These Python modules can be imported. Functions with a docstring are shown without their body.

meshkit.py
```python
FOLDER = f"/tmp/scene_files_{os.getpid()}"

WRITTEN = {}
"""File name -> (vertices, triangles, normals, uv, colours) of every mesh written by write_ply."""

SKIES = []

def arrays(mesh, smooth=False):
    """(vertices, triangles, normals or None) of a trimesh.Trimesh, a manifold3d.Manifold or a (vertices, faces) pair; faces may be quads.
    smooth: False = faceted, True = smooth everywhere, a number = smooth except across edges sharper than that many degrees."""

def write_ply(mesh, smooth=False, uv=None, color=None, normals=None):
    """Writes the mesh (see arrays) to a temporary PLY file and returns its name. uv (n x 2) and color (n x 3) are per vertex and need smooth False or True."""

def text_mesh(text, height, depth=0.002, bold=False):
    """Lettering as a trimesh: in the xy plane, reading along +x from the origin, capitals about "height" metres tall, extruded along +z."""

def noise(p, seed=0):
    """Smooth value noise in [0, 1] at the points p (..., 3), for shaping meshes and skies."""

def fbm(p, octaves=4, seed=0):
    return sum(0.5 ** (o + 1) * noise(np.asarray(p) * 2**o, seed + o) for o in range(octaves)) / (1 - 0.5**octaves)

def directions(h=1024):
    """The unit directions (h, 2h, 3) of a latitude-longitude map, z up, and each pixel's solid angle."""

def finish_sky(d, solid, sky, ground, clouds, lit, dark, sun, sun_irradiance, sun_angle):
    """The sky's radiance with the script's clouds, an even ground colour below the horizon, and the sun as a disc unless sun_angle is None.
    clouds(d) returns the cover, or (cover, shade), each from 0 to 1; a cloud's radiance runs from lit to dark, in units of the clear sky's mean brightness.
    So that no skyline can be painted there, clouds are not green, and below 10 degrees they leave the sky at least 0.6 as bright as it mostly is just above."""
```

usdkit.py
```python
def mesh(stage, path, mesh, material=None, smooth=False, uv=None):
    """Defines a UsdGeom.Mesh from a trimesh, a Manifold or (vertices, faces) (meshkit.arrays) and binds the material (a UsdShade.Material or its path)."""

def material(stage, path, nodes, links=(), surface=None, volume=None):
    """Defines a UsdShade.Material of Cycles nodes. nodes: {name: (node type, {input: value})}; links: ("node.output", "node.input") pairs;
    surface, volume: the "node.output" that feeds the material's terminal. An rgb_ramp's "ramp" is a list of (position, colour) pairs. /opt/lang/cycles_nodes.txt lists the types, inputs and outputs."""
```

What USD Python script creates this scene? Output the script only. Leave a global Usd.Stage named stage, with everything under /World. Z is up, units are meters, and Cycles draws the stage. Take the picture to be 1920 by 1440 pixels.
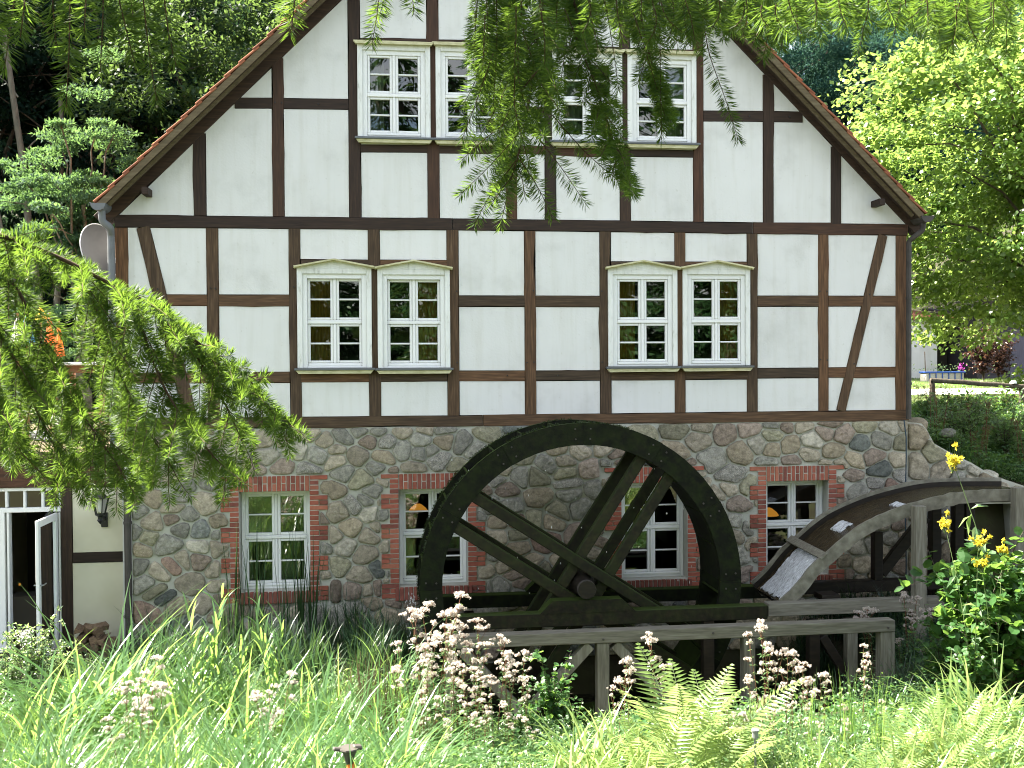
import math
import numpy as np
import trimesh
import meshkit
import usdkit
from pxr import Gf, Sdf, Usd, UsdGeom, UsdLux, UsdShade, Vt
from shapely import affinity
from shapely.geometry import LineString, MultiPoint, Point, Polygon, box as sbox
from shapely.ops import unary_union, voronoi_diagram

PI = math.pi
stage = Usd.Stage.CreateInMemory()
UsdGeom.SetStageUpAxis(stage, UsdGeom.Tokens.z)
UsdGeom.Xform.Define(stage, '/World')
UsdGeom.Scope.Define(stage, '/World/Looks')

# ------------------------------------------------------------------ camera, sky, sun, exposure
YAW, PITCH, ROLL, CAM_Y, FPX = 0.12132, -0.017702, -0.00605, -16.88, 1900.0
_f = np.array([math.sin(YAW) * math.cos(PITCH), math.cos(YAW) * math.cos(PITCH), math.sin(PITCH)])
_r0 = np.array([math.cos(YAW), -math.sin(YAW), 0])
_u0 = np.cross(_r0, _f)
CR = _r0 * math.cos(ROLL) + _u0 * math.sin(ROLL)
CU = -_r0 * math.sin(ROLL) + _u0 * math.cos(ROLL)
CF = _f
CAM = np.array([0, CAM_Y, 0.0])
cam = UsdGeom.Camera.Define(stage, '/World/camera')
cam.AddTransformOp().Set(Gf.Matrix4d(*CR, 0, *CU, 0, *(-CF), 0, *CAM, 1))
cam.CreateHorizontalApertureAttr(36.0)
cam.CreateVerticalApertureAttr(27.0)
cam.CreateFocalLengthAttr(FPX / 1920 * 36.0)
cam.CreateClippingRangeAttr((0.05, 5000))
cam.CreateExposureAttr(2.98)

SUN = np.array([-0.60, 0.30, 0.78])
SUN /= np.linalg.norm(SUN)
usdkit.material(stage, '/World/Looks/sky_light', {
    'sky': ('sky_texture', {'sky_type': 'single_scattering', 'sun_disc': False, 'sun_elevation': math.asin(SUN[2]), 'sun_rotation': math.atan2(SUN[0], SUN[1]), 'aerosol_density': 1.6}),
    'tc': ('texture_coordinate', {}),
    'mp': ('mapping', {'scale': (1.6, 1.6, 3.2)}),
    'cn': ('noise_texture', {'scale': 1.7, 'detail': 6.0, 'roughness': 0.55}),
    'cr': ('rgb_ramp', {'ramp': [(0.0, (0, 0, 0)), (0.42, (0, 0, 0)), (0.60, (0.75, 0.75, 0.75)), (1.0, (0.85, 0.85, 0.85))]}),
    'mx': ('mix_color', {'blend_type': 'mix', 'b': (6.5, 6.3, 5.9), 'use_clamp': False, 'use_clamp_result': False}),
    'bg': ('background_shader', {'strength': 0.05})},
    [('tc.generated', 'mp.vector'), ('mp.vector', 'cn.vector'), ('cn.fac', 'cr.fac'), ('cr.color', 'mx.fac'), ('sky.color', 'mx.a'), ('mx.result', 'bg.color')], surface='bg.background')
dome = UsdLux.DomeLight.Define(stage, '/World/sky')
UsdShade.MaterialBindingAPI.Apply(dome.GetPrim()).Bind(UsdShade.Material.Get(stage, '/World/Looks/sky_light'))
sun = UsdLux.DistantLight.Define(stage, '/World/sun')
sun.CreateIntensityAttr(1.25)
sun.CreateAngleAttr(0.53)
sun.CreateNormalizeAttr(True)
sun.CreateColorAttr(Gf.Vec3f(1.0, 0.93, 0.80))
_sx = np.cross([0, 0, 1.0], SUN); _sx /= np.linalg.norm(_sx)
sun.AddTransformOp().Set(Gf.Matrix4d(*_sx, 0, *np.cross(SUN, _sx), 0, *SUN, 0, 0, 0, 40, 1))


def W(px, py, y):
    """The point in the plane y = const that stands at photograph pixel (px, py)."""
    d = CF * FPX + CR * (px - 960) + CU * (720 - py)
    return CAM + d * (y - CAM_Y) / d[1]


def X(px, py, y=0.0): return W(px, py, y)[0]
def Z(px, py, y=0.0): return W(px, py, y)[2]


# ------------------------------------------------------------------ naming and authoring helpers
USED = {}


def numbered(parent, name):
    k = USED.get((parent, name), 0)
    USED[(parent, name)] = k + 1
    return f'{parent}/{name}' + (f'_{k:03d}' if k else '')


def tag(o, label=None, cat=None, group=None, kind=None):
    for k, v in (('label', label), ('category', cat), ('group', group), ('kind', kind)):
        if v:
            o.SetCustomDataByKey(k, v)
    return o


def thing(name, label, cat, loc=None, rotz=0.0, group=None, scale=None):
    x = UsdGeom.Xform.Define(stage, numbered('/World', name))
    place(x, loc, rotz, scale)
    return tag(x.GetPrim(), label, cat, group)


def place(x, loc=None, rotz=0.0, scale=None, rotx=0.0, roty=0.0):
    if loc is not None:
        x.AddTranslateOp().Set(Gf.Vec3d(*map(float, loc)))
    if rotz or rotx or roty:
        x.AddRotateXYZOp().Set(Gf.Vec3f(math.degrees(rotx), math.degrees(roty), math.degrees(rotz)))
    if scale is not None:
        s = (scale,) * 3 if np.ndim(scale) == 0 else scale
        x.AddScaleOp().Set(Gf.Vec3f(*map(float, s)))


def P(o):
    return str(o.GetPath()) if hasattr(o, 'GetPath') else o


def part(parent, name, mesh, m, smooth=False, kind=None, label=None):
    me = usdkit.mesh(stage, numbered(P(parent), name), mesh, M[m], smooth=smooth)
    return tag(me.GetPrim(), label, kind=kind)


def single(name, mesh, m, label=None, cat=None, group=None, kind=None, smooth=False):
    me = usdkit.mesh(stage, numbered('/World', name), mesh, M[m], smooth=smooth)
    return tag(me.GetPrim(), label, cat, group, kind)


KINDS = stage.CreateClassPrim('/World/kinds')


def kind_of(name):
    """A class prim that copies refer to."""
    x = UsdGeom.Xform.Define(stage, f'/World/kinds/{name}')
    return x.GetPrim()


def copy(kind, name, label, cat, loc, rotz=0.0, scale=None, group=None, rotx=0.0, roty=0.0):
    x = UsdGeom.Xform.Define(stage, numbered('/World', name))
    x.GetPrim().GetReferences().AddInternalReference(kind.GetPath())
    place(x, loc, rotz, scale, rotx, roty)
    x.GetPrim().SetInstanceable(True)
    return tag(x.GetPrim(), label, cat, group)


# ------------------------------------------------------------------ mesh helpers
def cat(ms):
    ms = [m for m in ms if m is not None and len(m[0])]
    off = np.cumsum([0] + [len(m[0]) for m in ms])
    fs = []
    for m, o in zip(ms, off):
        f = np.asarray(m[1], int)
        if f.shape[1] == 4:
            f = np.vstack([f[:, [0, 1, 2]], f[:, [0, 2, 3]]])
        fs.append(f + o)
    return np.vstack([m[0] for m in ms]), np.vstack(fs)


_s = np.array([(x, y, z) for x in (-1, 1) for y in (-1, 1) for z in (-1, 1)], float)
_cs = np.repeat(_s, 3, 0)
_cax = np.tile(np.arange(3), 8)
_proto = _cs.copy()
for _i in range(24):
    for _k in range(3):
        if _k != _cax[_i]:
            _proto[_i, _k] *= 0.8
_hull = trimesh.convex.convex_hull(_proto + 0)
_idx = np.array([np.argmin(((_proto - v) ** 2).sum(1)) for v in _hull.vertices])
CB_F = _idx[_hull.faces]


def cbox(x0, x1, y0, y1, z0, z1, c=0.004):
    """A box with chamfered edges (44 triangles)."""
    h = np.array([x1 - x0, y1 - y0, z1 - z0]) / 2
    c = min(c, h.min() * 0.6)
    v = _cs * h
    for k in range(3):
        on = _cax != k
        v[on, k] -= np.sign(_cs[on, k]) * c
    return v + np.array([x0 + x1, y0 + y1, z0 + z1]) / 2, CB_F


def box(x0, x1, y0, y1, z0, z1):
    v = np.array([(x, y, z) for x in (x0, x1) for y in (y0, y1) for z in (z0, z1)], float)
    f = np.array([(0, 1, 3), (0, 3, 2), (4, 6, 7), (4, 7, 5), (0, 4, 5), (0, 5, 1), (2, 3, 7), (2, 7, 6), (0, 2, 6), (0, 6, 4), (1, 5, 7), (1, 7, 3)])
    return v, f


def frame_of(p0, p1, up=(0, 0, 1)):
    t = np.asarray(p1, float) - p0
    L = np.linalg.norm(t); t = t / L
    a = np.cross(up, t)
    if np.linalg.norm(a) < 1e-6:
        a = np.cross((0, 1, 0), t)
    a /= np.linalg.norm(a)
    return t, a, np.cross(t, a), L


def bar(p0, p1, w, h, c=0.006, up=(0, 0, 1)):
    """A chamfered bar between two points: w across, h along up."""
    p0 = np.asarray(p0, float)
    t, a, b, L = frame_of(p0, p1, up)
    v, f = cbox(-w / 2, w / 2, 0, L, -h / 2, h / 2, c)
    return p0 + v[:, :1] * a + v[:, 1:2] * t + v[:, 2:] * b, f[:, ::-1]


def tube(pts, radii, sides=6, cap=True):
    p = np.asarray(pts, float)
    n = len(p)
    r = np.broadcast_to(np.asarray(radii, float), (n,))
    t = np.gradient(p, axis=0)
    t /= np.linalg.norm(t, axis=1, keepdims=True) + 1e-12
    ref = np.array([0.0, 0, 1]) if abs(t.mean(0)[2]) < 0.8 * np.linalg.norm(t.mean(0)) else np.array([1.0, 0, 0])
    a = np.cross(t, ref); a /= np.linalg.norm(a, axis=1, keepdims=True) + 1e-12
    b = np.cross(t, a)
    ang = np.arange(sides) * 2 * PI / sides
    v = p[:, None] + r[:, None, None] * (np.cos(ang)[None, :, None] * a[:, None] + np.sin(ang)[None, :, None] * b[:, None])
    i, j = np.meshgrid(np.arange(n - 1), np.arange(sides), indexing='ij')
    q = np.stack([i * sides + j, i * sides + (j + 1) % sides, (i + 1) * sides + (j + 1) % sides, (i + 1) * sides + j], -1).reshape(-1, 4)
    f = np.vstack([q[:, [0, 1, 2]], q[:, [0, 2, 3]]])
    v = v.reshape(-1, 3)
    if cap:
        m = len(v)
        v = np.vstack([v, p[:1], p[-1:]])
        js = np.arange(sides); jn = (js + 1) % sides
        f = np.vstack([f, np.stack([np.full(sides, m), jn, js], 1), np.stack([np.full(sides, m + 1), (n - 1) * sides + js, (n - 1) * sides + jn], 1)])
    return v, f


def lathe(profile, sides=20, axis='z'):
    pr = np.asarray(profile, float)
    ang = np.arange(sides) * 2 * PI / sides
    v = np.stack([pr[:, None, 0] * np.cos(ang), pr[:, None, 0] * np.sin(ang), np.repeat(pr[:, 1:], sides, 1)], -1).reshape(-1, 3)
    n = len(pr)
    i, j = np.meshgrid(np.arange(n - 1), np.arange(sides), indexing='ij')
    q = np.stack([i * sides + j, i * sides + (j + 1) % sides, (i + 1) * sides + (j + 1) % sides, (i + 1) * sides + j], -1).reshape(-1, 4)
    return v, q


def slab(poly, y0, y1):
    """A shapely polygon in (x, z) given thickness from y0 to y1."""
    m = trimesh.creation.extrude_polygon(poly, y1 - y0, engine='earcut')
    v = np.array(m.vertices)
    return np.stack([v[:, 0], y0 + v[:, 2], v[:, 1]], 1), np.array(m.faces)[:, ::-1]


def unit(v):
    return v / (np.linalg.norm(v, axis=-1, keepdims=True) + 1e-12)


def leaf_quads(pos, d, n, L, w):
    """Far leaves: a lozenge of two triangles each."""
    d = unit(d); s = unit(np.cross(d, n))
    L = np.broadcast_to(L, len(pos))[:, None]; w = np.broadcast_to(w, len(pos))[:, None]
    v = np.stack([pos, pos + d * L * 0.5 - s * w / 2, pos + d * L, pos + d * L * 0.5 + s * w / 2], 1).reshape(-1, 3)
    k = np.arange(len(pos))[:, None] * 4
    return v, np.vstack([k + [0, 1, 2], k + [0, 2, 3]])


def leaf_folded(pos, d, n, L, w, fold=0.18, droop=0.15, wide=0.42):
    """Near leaves: four triangles, folded along the midrib and drooping at the tip."""
    d = unit(d); s = unit(np.cross(d, n)); u = np.cross(s, d)
    L = np.broadcast_to(L, len(pos))[:, None]; w = np.broadcast_to(w, len(pos))[:, None]
    m = pos + d * L * wide
    v = np.stack([pos, m - s * w / 2 + u * w * fold, m, m + s * w / 2 + u * w * fold, pos + d * L - u * L * droop], 1).reshape(-1, 3)
    k = np.arange(len(pos))[:, None] * 5
    return v, np.vstack([k + [0, 1, 2], k + [0, 2, 3], k + [1, 4, 2], k + [2, 4, 3]])


def leaf_round(pos, d, n, L, w, cup=0.12, k=7):
    """Round alder-like leaves: a fan with a slightly wavy rim."""
    d = unit(d); s = unit(np.cross(d, n)); u = np.cross(s, d)
    L = np.broadcast_to(L, len(pos))[:, None]; w = np.broadcast_to(w, len(pos))[:, None]
    ang = np.linspace(0, 2 * PI, k, endpoint=False) + PI
    pts = [pos + d * L * 0.5]
    for j, a in enumerate(ang):
        lift = cup * (1 if j % 2 else 0.55)
        pts.append(pos + d * L * (0.5 + 0.5 * math.cos(a)) + s * w * 0.5 * math.sin(a) + u * w * lift * abs(math.sin(a)))
    v = np.stack(pts, 1).reshape(-1, 3)
    b = np.arange(len(pos))[:, None] * (k + 1)
    return v, np.vstack([b + [0, 1 + j, 1 + (j + 1) % k] for j in range(k)])


def blades(base, az, L, lean, curve, width, segs=6, twist=None, bend=1.4):
    """Grass blades as tapering, arching ribbons."""
    n = len(base)
    t = np.linspace(0, 1, segs + 1)
    th = lean[:, None] + curve[:, None] * t[None] ** bend
    ds = L[:, None] / segs
    out = np.stack([np.sin(th), np.cos(th)], -1) * ds[..., None]
    acc = np.concatenate([np.zeros((n, 1, 2)), np.cumsum(out[:, :-1], 1)], 1)
    h = np.stack([np.cos(az), np.sin(az), 0 * az], -1)
    c = base[:, None] + acc[..., :1] * h[:, None] + acc[..., 1:] * np.array([0, 0, 1.0])
    sa = az + PI / 2 + (0 if twist is None else twist)
    s = np.stack([np.cos(sa), np.sin(sa), 0 * az], -1)[:, None]
    wd = (width[:, None] * np.clip(np.minimum(0.55 + 2.2 * t, 1) * (1 - t ** 2.2), 0.02, 1)[None])[..., None] / 2
    v = np.stack([c - s * wd, c + s * wd], 2).reshape(-1, 3)
    k = (np.arange(n) * (segs + 1) * 2)[:, None, None] + (np.arange(segs) * 2)[None, :, None]
    f = np.concatenate([k + [0, 1, 3], k + [0, 3, 2]], 1).reshape(-1, 3)
    return v, f


def move(m, loc=(0, 0, 0), rz=0.0, s=1.0):
    v, f = m
    c, sn = math.cos(rz), math.sin(rz)
    return (v * s) @ np.array([[c, sn, 0], [-sn, c, 0], [0, 0, 1]]) + np.asarray(loc, float), f


# ------------------------------------------------------------------ materials
M = {}
GEO = {'g': ('geometry', {}), 'oi': ('object_info', {})}


def noisy(name, ramp, scale=6.0, stretch=(1, 1, 1), rough=0.8, bump=0.2, bscale=None, rand=0.0, detail=5.0, spec=0.3, dist=0.01, rot=(0, 0, 0), rnd_ramp=None, extra=None):
    nodes = dict(GEO)
    nodes.update({
        'mp': ('mapping', {'scale': stretch, 'rotation': rot}), 'n': ('noise_texture', {'scale': scale, 'detail': detail, 'roughness': 0.6}),
        'r': ('rgb_ramp', {'ramp': ramp}), 'n2': ('noise_texture', {'scale': bscale or scale * 3, 'detail': 4.0, 'roughness': 0.6}),
        'v': ('map_range', {'from_min': 0.0, 'from_max': 1.0, 'to_min': 1 - rand, 'to_max': 1 + rand}), 'h': ('hsv', {}),
        'b': ('bump', {'strength': bump, 'distance': dist}), 'p': ('principled_bsdf', {'roughness': rough, 'specular_ior_level': spec})})
    links = [('g.position', 'mp.vector'), ('mp.vector', 'n.vector'), ('mp.vector', 'n2.vector'), ('n.fac', 'r.fac'), ('oi.random', 'v.value'), ('v.result', 'h.value'),
             ('r.color', 'h.color'), ('n2.fac', 'b.height'), ('b.normal', 'p.normal')]
    if rnd_ramp:
        nodes['rr'] = ('rgb_ramp', {'ramp': rnd_ramp}); nodes['mm'] = ('mix_color', {'blend_type': 'multiply', 'fac': 1.0})
        links += [('oi.random', 'rr.fac'), ('h.color', 'mm.a'), ('rr.color', 'mm.b'), ('mm.result', 'p.base_color')]
    else:
        links += [('h.color', 'p.base_color')]
    if extra:
        extra(nodes, links)
    M[name] = usdkit.material(stage, f'/World/Looks/{name}', nodes, links, surface='p.BSDF')


def plain(name, col, rough=0.5, metallic=0.0, **kw):
    M[name] = usdkit.material(stage, f'/World/Looks/{name}', {'p': ('principled_bsdf', {'base_color': col, 'roughness': rough, 'metallic': metallic, **kw})}, surface='p.BSDF')


def leafy(name, dark, light, trans, fac=0.38, rough=0.45, spec=0.35, odd=None, big=0.0):
    """Leaf colours run from dark to light leaf by leaf; light passes through."""
    ramp = [(0.0, dark), (0.85, light)] + ([(0.93, odd), (1.0, odd)] if odd else [(1.0, light)])
    tr = [(0.0, tuple(np.array(trans) * 0.75)), (1.0, tuple(np.array(trans) * 1.1))]
    nodes = {'g': ('geometry', {}), 'r': ('rgb_ramp', {'ramp': ramp}), 't': ('rgb_ramp', {'ramp': tr}),
             'p': ('principled_bsdf', {'roughness': rough, 'specular_ior_level': spec}), 'tl': ('translucent_bsdf', {}), 'm': ('mix_closure', {'fac': fac})}
    links = [('g.random_per_island', 'r.fac'), ('g.random_per_island', 't.fac'), ('r.color', 'p.base_color'), ('t.color', 'tl.color'), ('p.BSDF', 'm.closure1'), ('tl.BSDF', 'm.closure2')]
    M[name] = usdkit.material(stage, f'/World/Looks/{name}', nodes, links, surface='m.closure')


def stone_mat(name, a, b, c, scale=22.0, speck=0.55):
    """Granite and fieldstone: broad tone, fine speckle, rough relief."""
    nodes = {'g': ('geometry', {}), 'oi': ('object_info', {}), 'n1': ('noise_texture', {'scale': 13.0, 'detail': 6.0, 'roughness': 0.68}), 'n2': ('noise_texture', {'scale': scale * 3.2, 'detail': 3.0, 'roughness': 0.7}),
             'r1': ('rgb_ramp', {'ramp': [(0.36, tuple(0.72 * np.array(a))), (0.5, tuple(0.5 * (np.array(a) + np.array(b)))), (0.64, tuple(1.12 * np.array(b)))]}), 'r2': ('rgb_ramp', {'ramp': [(0.44, (0, 0, 0)), (0.60, (1, 1, 1))]}), 'ml': ('math', {'math_type': 'multiply', 'value2': speck}),
             'mx': ('mix_color', {'b': c}), 'v': ('map_range', {'to_min': 0.72, 'to_max': 1.22}), 'h': ('hsv', {}),
             'n3': ('noise_texture', {'scale': scale * 0.6, 'detail': 6.0, 'roughness': 0.7}), 'b': ('bump', {'strength': 1.0, 'distance': 0.035}), 'p': ('principled_bsdf', {'roughness': 0.85, 'specular_ior_level': 0.25})}
    links = [('g.position', 'n1.vector'), ('g.position', 'n2.vector'), ('g.position', 'n3.vector'), ('n1.fac', 'r1.fac'), ('n2.fac', 'r2.fac'), ('r2.color', 'ml.value1'), ('ml.value', 'mx.fac'), ('r1.color', 'mx.a'), ('oi.random', 'v.value'), ('v.result', 'h.value'),
             ('mx.result', 'h.color'), ('h.color', 'p.base_color'), ('n3.fac', 'b.height'), ('b.normal', 'p.normal')]
    M[name] = usdkit.material(stage, f'/World/Looks/{name}', nodes, links, surface='p.BSDF')


def _streaks(nodes, links):
    nodes.update({'ms': ('mapping', {'scale': (7.0, 7.0, 0.5)}), 'ns': ('noise_texture', {'scale': 1.0, 'detail': 5.0, 'roughness': 0.6}), 'rs': ('rgb_ramp', {'ramp': [(0.30, (0.935, 0.93, 0.905)), (0.52, (1, 1, 1))]}),
                  'nf': ('noise_texture', {'scale': 16.0, 'detail': 3.0}), 'rf': ('rgb_ramp', {'ramp': [(0.66, (1, 1, 1)), (0.78, (0.80, 0.79, 0.74))]}), 'k1': ('mix_color', {'blend_type': 'multiply', 'fac': 1.0}), 'k2': ('mix_color', {'blend_type': 'multiply', 'fac': 0.6})})
    links[:] = [l for l in links if l[1] != 'p.base_color']
    links += [('g.position', 'ms.vector'), ('ms.vector', 'ns.vector'), ('ns.fac', 'rs.fac'), ('g.position', 'nf.vector'), ('nf.fac', 'rf.fac'), ('h.color', 'k1.a'), ('rs.color', 'k1.b'), ('k1.result', 'k2.a'), ('rf.color', 'k2.b'), ('k2.result', 'p.base_color')]


noisy('plaster', [(0.28, (0.57, 0.57, 0.54)), (0.48, (0.68, 0.68, 0.655)), (0.75, (0.71, 0.71, 0.69))], scale=1.1, rough=0.9, bump=0.35, bscale=30.0, rand=0.025, dist=0.008, detail=7, extra=_streaks)
noisy('cream_plaster', [(0.3, (0.60, 0.56, 0.42)), (0.7, (0.68, 0.64, 0.50))], scale=1.6, rough=0.9, bump=0.2, bscale=45.0, dist=0.005)
for _n, _st, _ro in (('timber_mid_upright', (14, 14, 0.9), (0, 0, 0)), ('timber_mid_level', (0.9, 14, 14), (0, 0, 0))):
    noisy(_n, [(0.25, (0.036, 0.023, 0.013)), (0.46, (0.068, 0.041, 0.023)), (0.60, (0.105, 0.064, 0.036)), (0.80, (0.17, 0.12, 0.078))], scale=2.6, stretch=_st, rough=0.75, bump=0.5, bscale=5.0, rand=0.28, dist=0.006, detail=7, rot=_ro,
          rnd_ramp=[(0.0, (0.85, 0.95, 1.0)), (0.5, (1.0, 0.98, 0.92)), (1.0, (1.25, 1.0, 0.80))])
for _n, _st, _ro in (('timber_upright', (14, 14, 0.9), (0, 0, 0)), ('timber_level', (0.9, 14, 14), (0, 0, 0)), ('timber_slope_left', (0.9, 14, 14), (0, 0.79, 0)), ('timber_slope_right', (0.9, 14, 14), (0, -0.79, 0))):
    noisy(_n, [(0.25, (0.024, 0.016, 0.011)), (0.5, (0.044, 0.027, 0.018)), (0.68, (0.064, 0.038, 0.024)), (0.9, (0.10, 0.068, 0.046))], scale=2.6, stretch=_st, rough=0.75, bump=0.5, bscale=5.0, rand=0.30, dist=0.006, detail=7, rot=_ro,
          rnd_ramp=[(0.0, (0.92, 0.95, 1.0)), (0.45, (1.0, 0.98, 0.95)), (0.75, (1.12, 0.95, 0.86)), (1.0, (1.35, 1.02, 0.84))])
for _n, _st in (('grey_wood_curved', (2.6, 12, 2.6)), ('grey_wood_level', (1.0, 12, 12)), ('grey_wood_upright', (12, 12, 1.0))):
    noisy(_n, [(0.25, (0.075, 0.068, 0.050)), (0.5, (0.15, 0.14, 0.108)), (0.72, (0.23, 0.22, 0.175)), (0.9, (0.32, 0.305, 0.25))], scale=2.4, stretch=_st, rough=0.8, bump=0.5, bscale=5.0, rand=0.14, dist=0.005, detail=7)
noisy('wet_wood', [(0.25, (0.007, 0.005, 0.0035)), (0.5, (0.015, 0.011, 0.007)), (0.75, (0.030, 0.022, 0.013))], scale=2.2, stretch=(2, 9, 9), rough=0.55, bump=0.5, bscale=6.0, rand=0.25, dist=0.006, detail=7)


def _mossy(nodes, links):
    nodes.update({'sx': ('separate_xyz', {}), 'mr': ('map_range', {'from_min': 0.15, 'from_max': 0.75, 'clamp': True}), 'mn': ('noise_texture', {'scale': 5.0, 'detail': 6.0, 'roughness': 0.7}), 'mr2': ('map_range', {'from_min': 0.42, 'from_max': 0.6, 'clamp': True}),
                  'mu': ('math', {'math_type': 'multiply_add', 'value2': 0.75}), 'm3': ('math', {'math_type': 'multiply', 'value2': 0.20, 'use_clamp': True}), 'mc': ('mix_color', {'b': (0.030, 0.050, 0.007)})})
    links[:] = [l for l in links if l[1] != 'p.base_color']
    links += [('g.normal', 'sx.vector'), ('sx.z', 'mr.value'), ('g.position', 'mn.vector'), ('mn.fac', 'mr2.value'), ('mr2.result', 'm3.value1'), ('mr.result', 'mu.value1'), ('m3.value', 'mu.value3'), ('mu.value', 'mc.fac'), ('h.color', 'mc.a'), ('mc.result', 'p.base_color')]


noisy('mossy_wood', [(0.25, (0.003, 0.0035, 0.002)), (0.5, (0.006, 0.007, 0.004)), (0.75, (0.012, 0.012, 0.006))], scale=3.0, stretch=(4, 8, 4), spec=0.12, rough=0.75, bump=0.6, bscale=7.0, rand=0.2, dist=0.01, detail=7, extra=_mossy)
noisy('spoke_wood', [(0.25, (0.005, 0.0045, 0.0025)), (0.5, (0.011, 0.0095, 0.005)), (0.75, (0.026, 0.021, 0.010))], scale=3.0, stretch=(4, 8, 4), spec=0.2, rough=0.6, bump=0.5, bscale=7.0, rand=0.25, dist=0.008, detail=7, extra=_mossy)
leafy('moss', (0.020, 0.038, 0.006), (0.060, 0.090, 0.014), (0.08, 0.12, 0.02), fac=0.2)
noisy('brick_joint', [(0.3, (0.40, 0.38, 0.32)), (0.7, (0.52, 0.50, 0.44))], scale=5.0, rough=0.95, bump=0.3, bscale=35.0, dist=0.006)
noisy('mortar', [(0.3, (0.37, 0.365, 0.31)), (0.7, (0.49, 0.485, 0.42))], scale=2.2, rough=0.95, bump=0.5, bscale=35.0, dist=0.012)
STONES = ['beige_stone', 'tan_stone', 'grey_stone', 'pink_stone', 'red_granite', 'dark_slate', 'speckled_granite', 'olive_stone', 'blue_stone', 'pale_stone', 'brown_stone']
stone_mat('beige_stone', (0.356, 0.310, 0.229), (0.461, 0.400, 0.303), (0.251, 0.215, 0.159))
stone_mat('tan_stone', (0.325, 0.270, 0.187), (0.419, 0.355, 0.252), (0.220, 0.180, 0.130))
stone_mat('grey_stone', (0.283, 0.270, 0.224), (0.388, 0.370, 0.307), (0.178, 0.170, 0.144))
stone_mat('pink_stone', (0.336, 0.265, 0.206), (0.430, 0.345, 0.276), (0.220, 0.175, 0.140))
stone_mat('red_granite', (0.273, 0.185, 0.140), (0.367, 0.255, 0.196), (0.178, 0.130, 0.103))
stone_mat('dark_slate', (0.089, 0.100, 0.093), (0.157, 0.170, 0.154), (0.241, 0.230, 0.187), speck=0.35)
stone_mat('speckled_granite', (0.398, 0.370, 0.313), (0.482, 0.450, 0.383), (0.105, 0.100, 0.093), scale=30, speck=0.9)
stone_mat('olive_stone', (0.262, 0.245, 0.163), (0.356, 0.330, 0.229), (0.178, 0.165, 0.117))
stone_mat('blue_stone', (0.210, 0.220, 0.200), (0.304, 0.310, 0.280), (0.142, 0.145, 0.130))
stone_mat('pale_stone', (0.440, 0.405, 0.317), (0.545, 0.500, 0.410), (0.314, 0.280, 0.224), speck=0.4)
stone_mat('brown_stone', (0.199, 0.155, 0.117), (0.283, 0.225, 0.173), (0.131, 0.105, 0.084))
for _n, _a, _b in (('brick_red', (0.24, 0.070, 0.045), (0.33, 0.105, 0.068)), ('brick_dark', (0.17, 0.055, 0.040), (0.25, 0.085, 0.060)), ('brick_orange', (0.29, 0.10, 0.060), (0.37, 0.135, 0.085))):
    noisy(_n, [(0.3, _a), (0.7, _b)], scale=14, rough=0.9, bump=0.5, bscale=45, rand=0.16, dist=0.006)
noisy('white_paint', [(0.2, (0.73, 0.735, 0.72)), (0.42, (0.79, 0.795, 0.78)), (0.7, (0.82, 0.825, 0.81))], scale=4.0, stretch=(1, 1, 0.5), rough=0.4, bump=0.08, bscale=30, dist=0.003, spec=0.45)
noisy('old_white_paint', [(0.22, (0.42, 0.42, 0.36)), (0.40, (0.70, 0.71, 0.67)), (0.7, (0.79, 0.80, 0.77))], scale=5.0, stretch=(3, 3, 0.8), rough=0.55, bump=0.25, bscale=20, dist=0.004)
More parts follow.
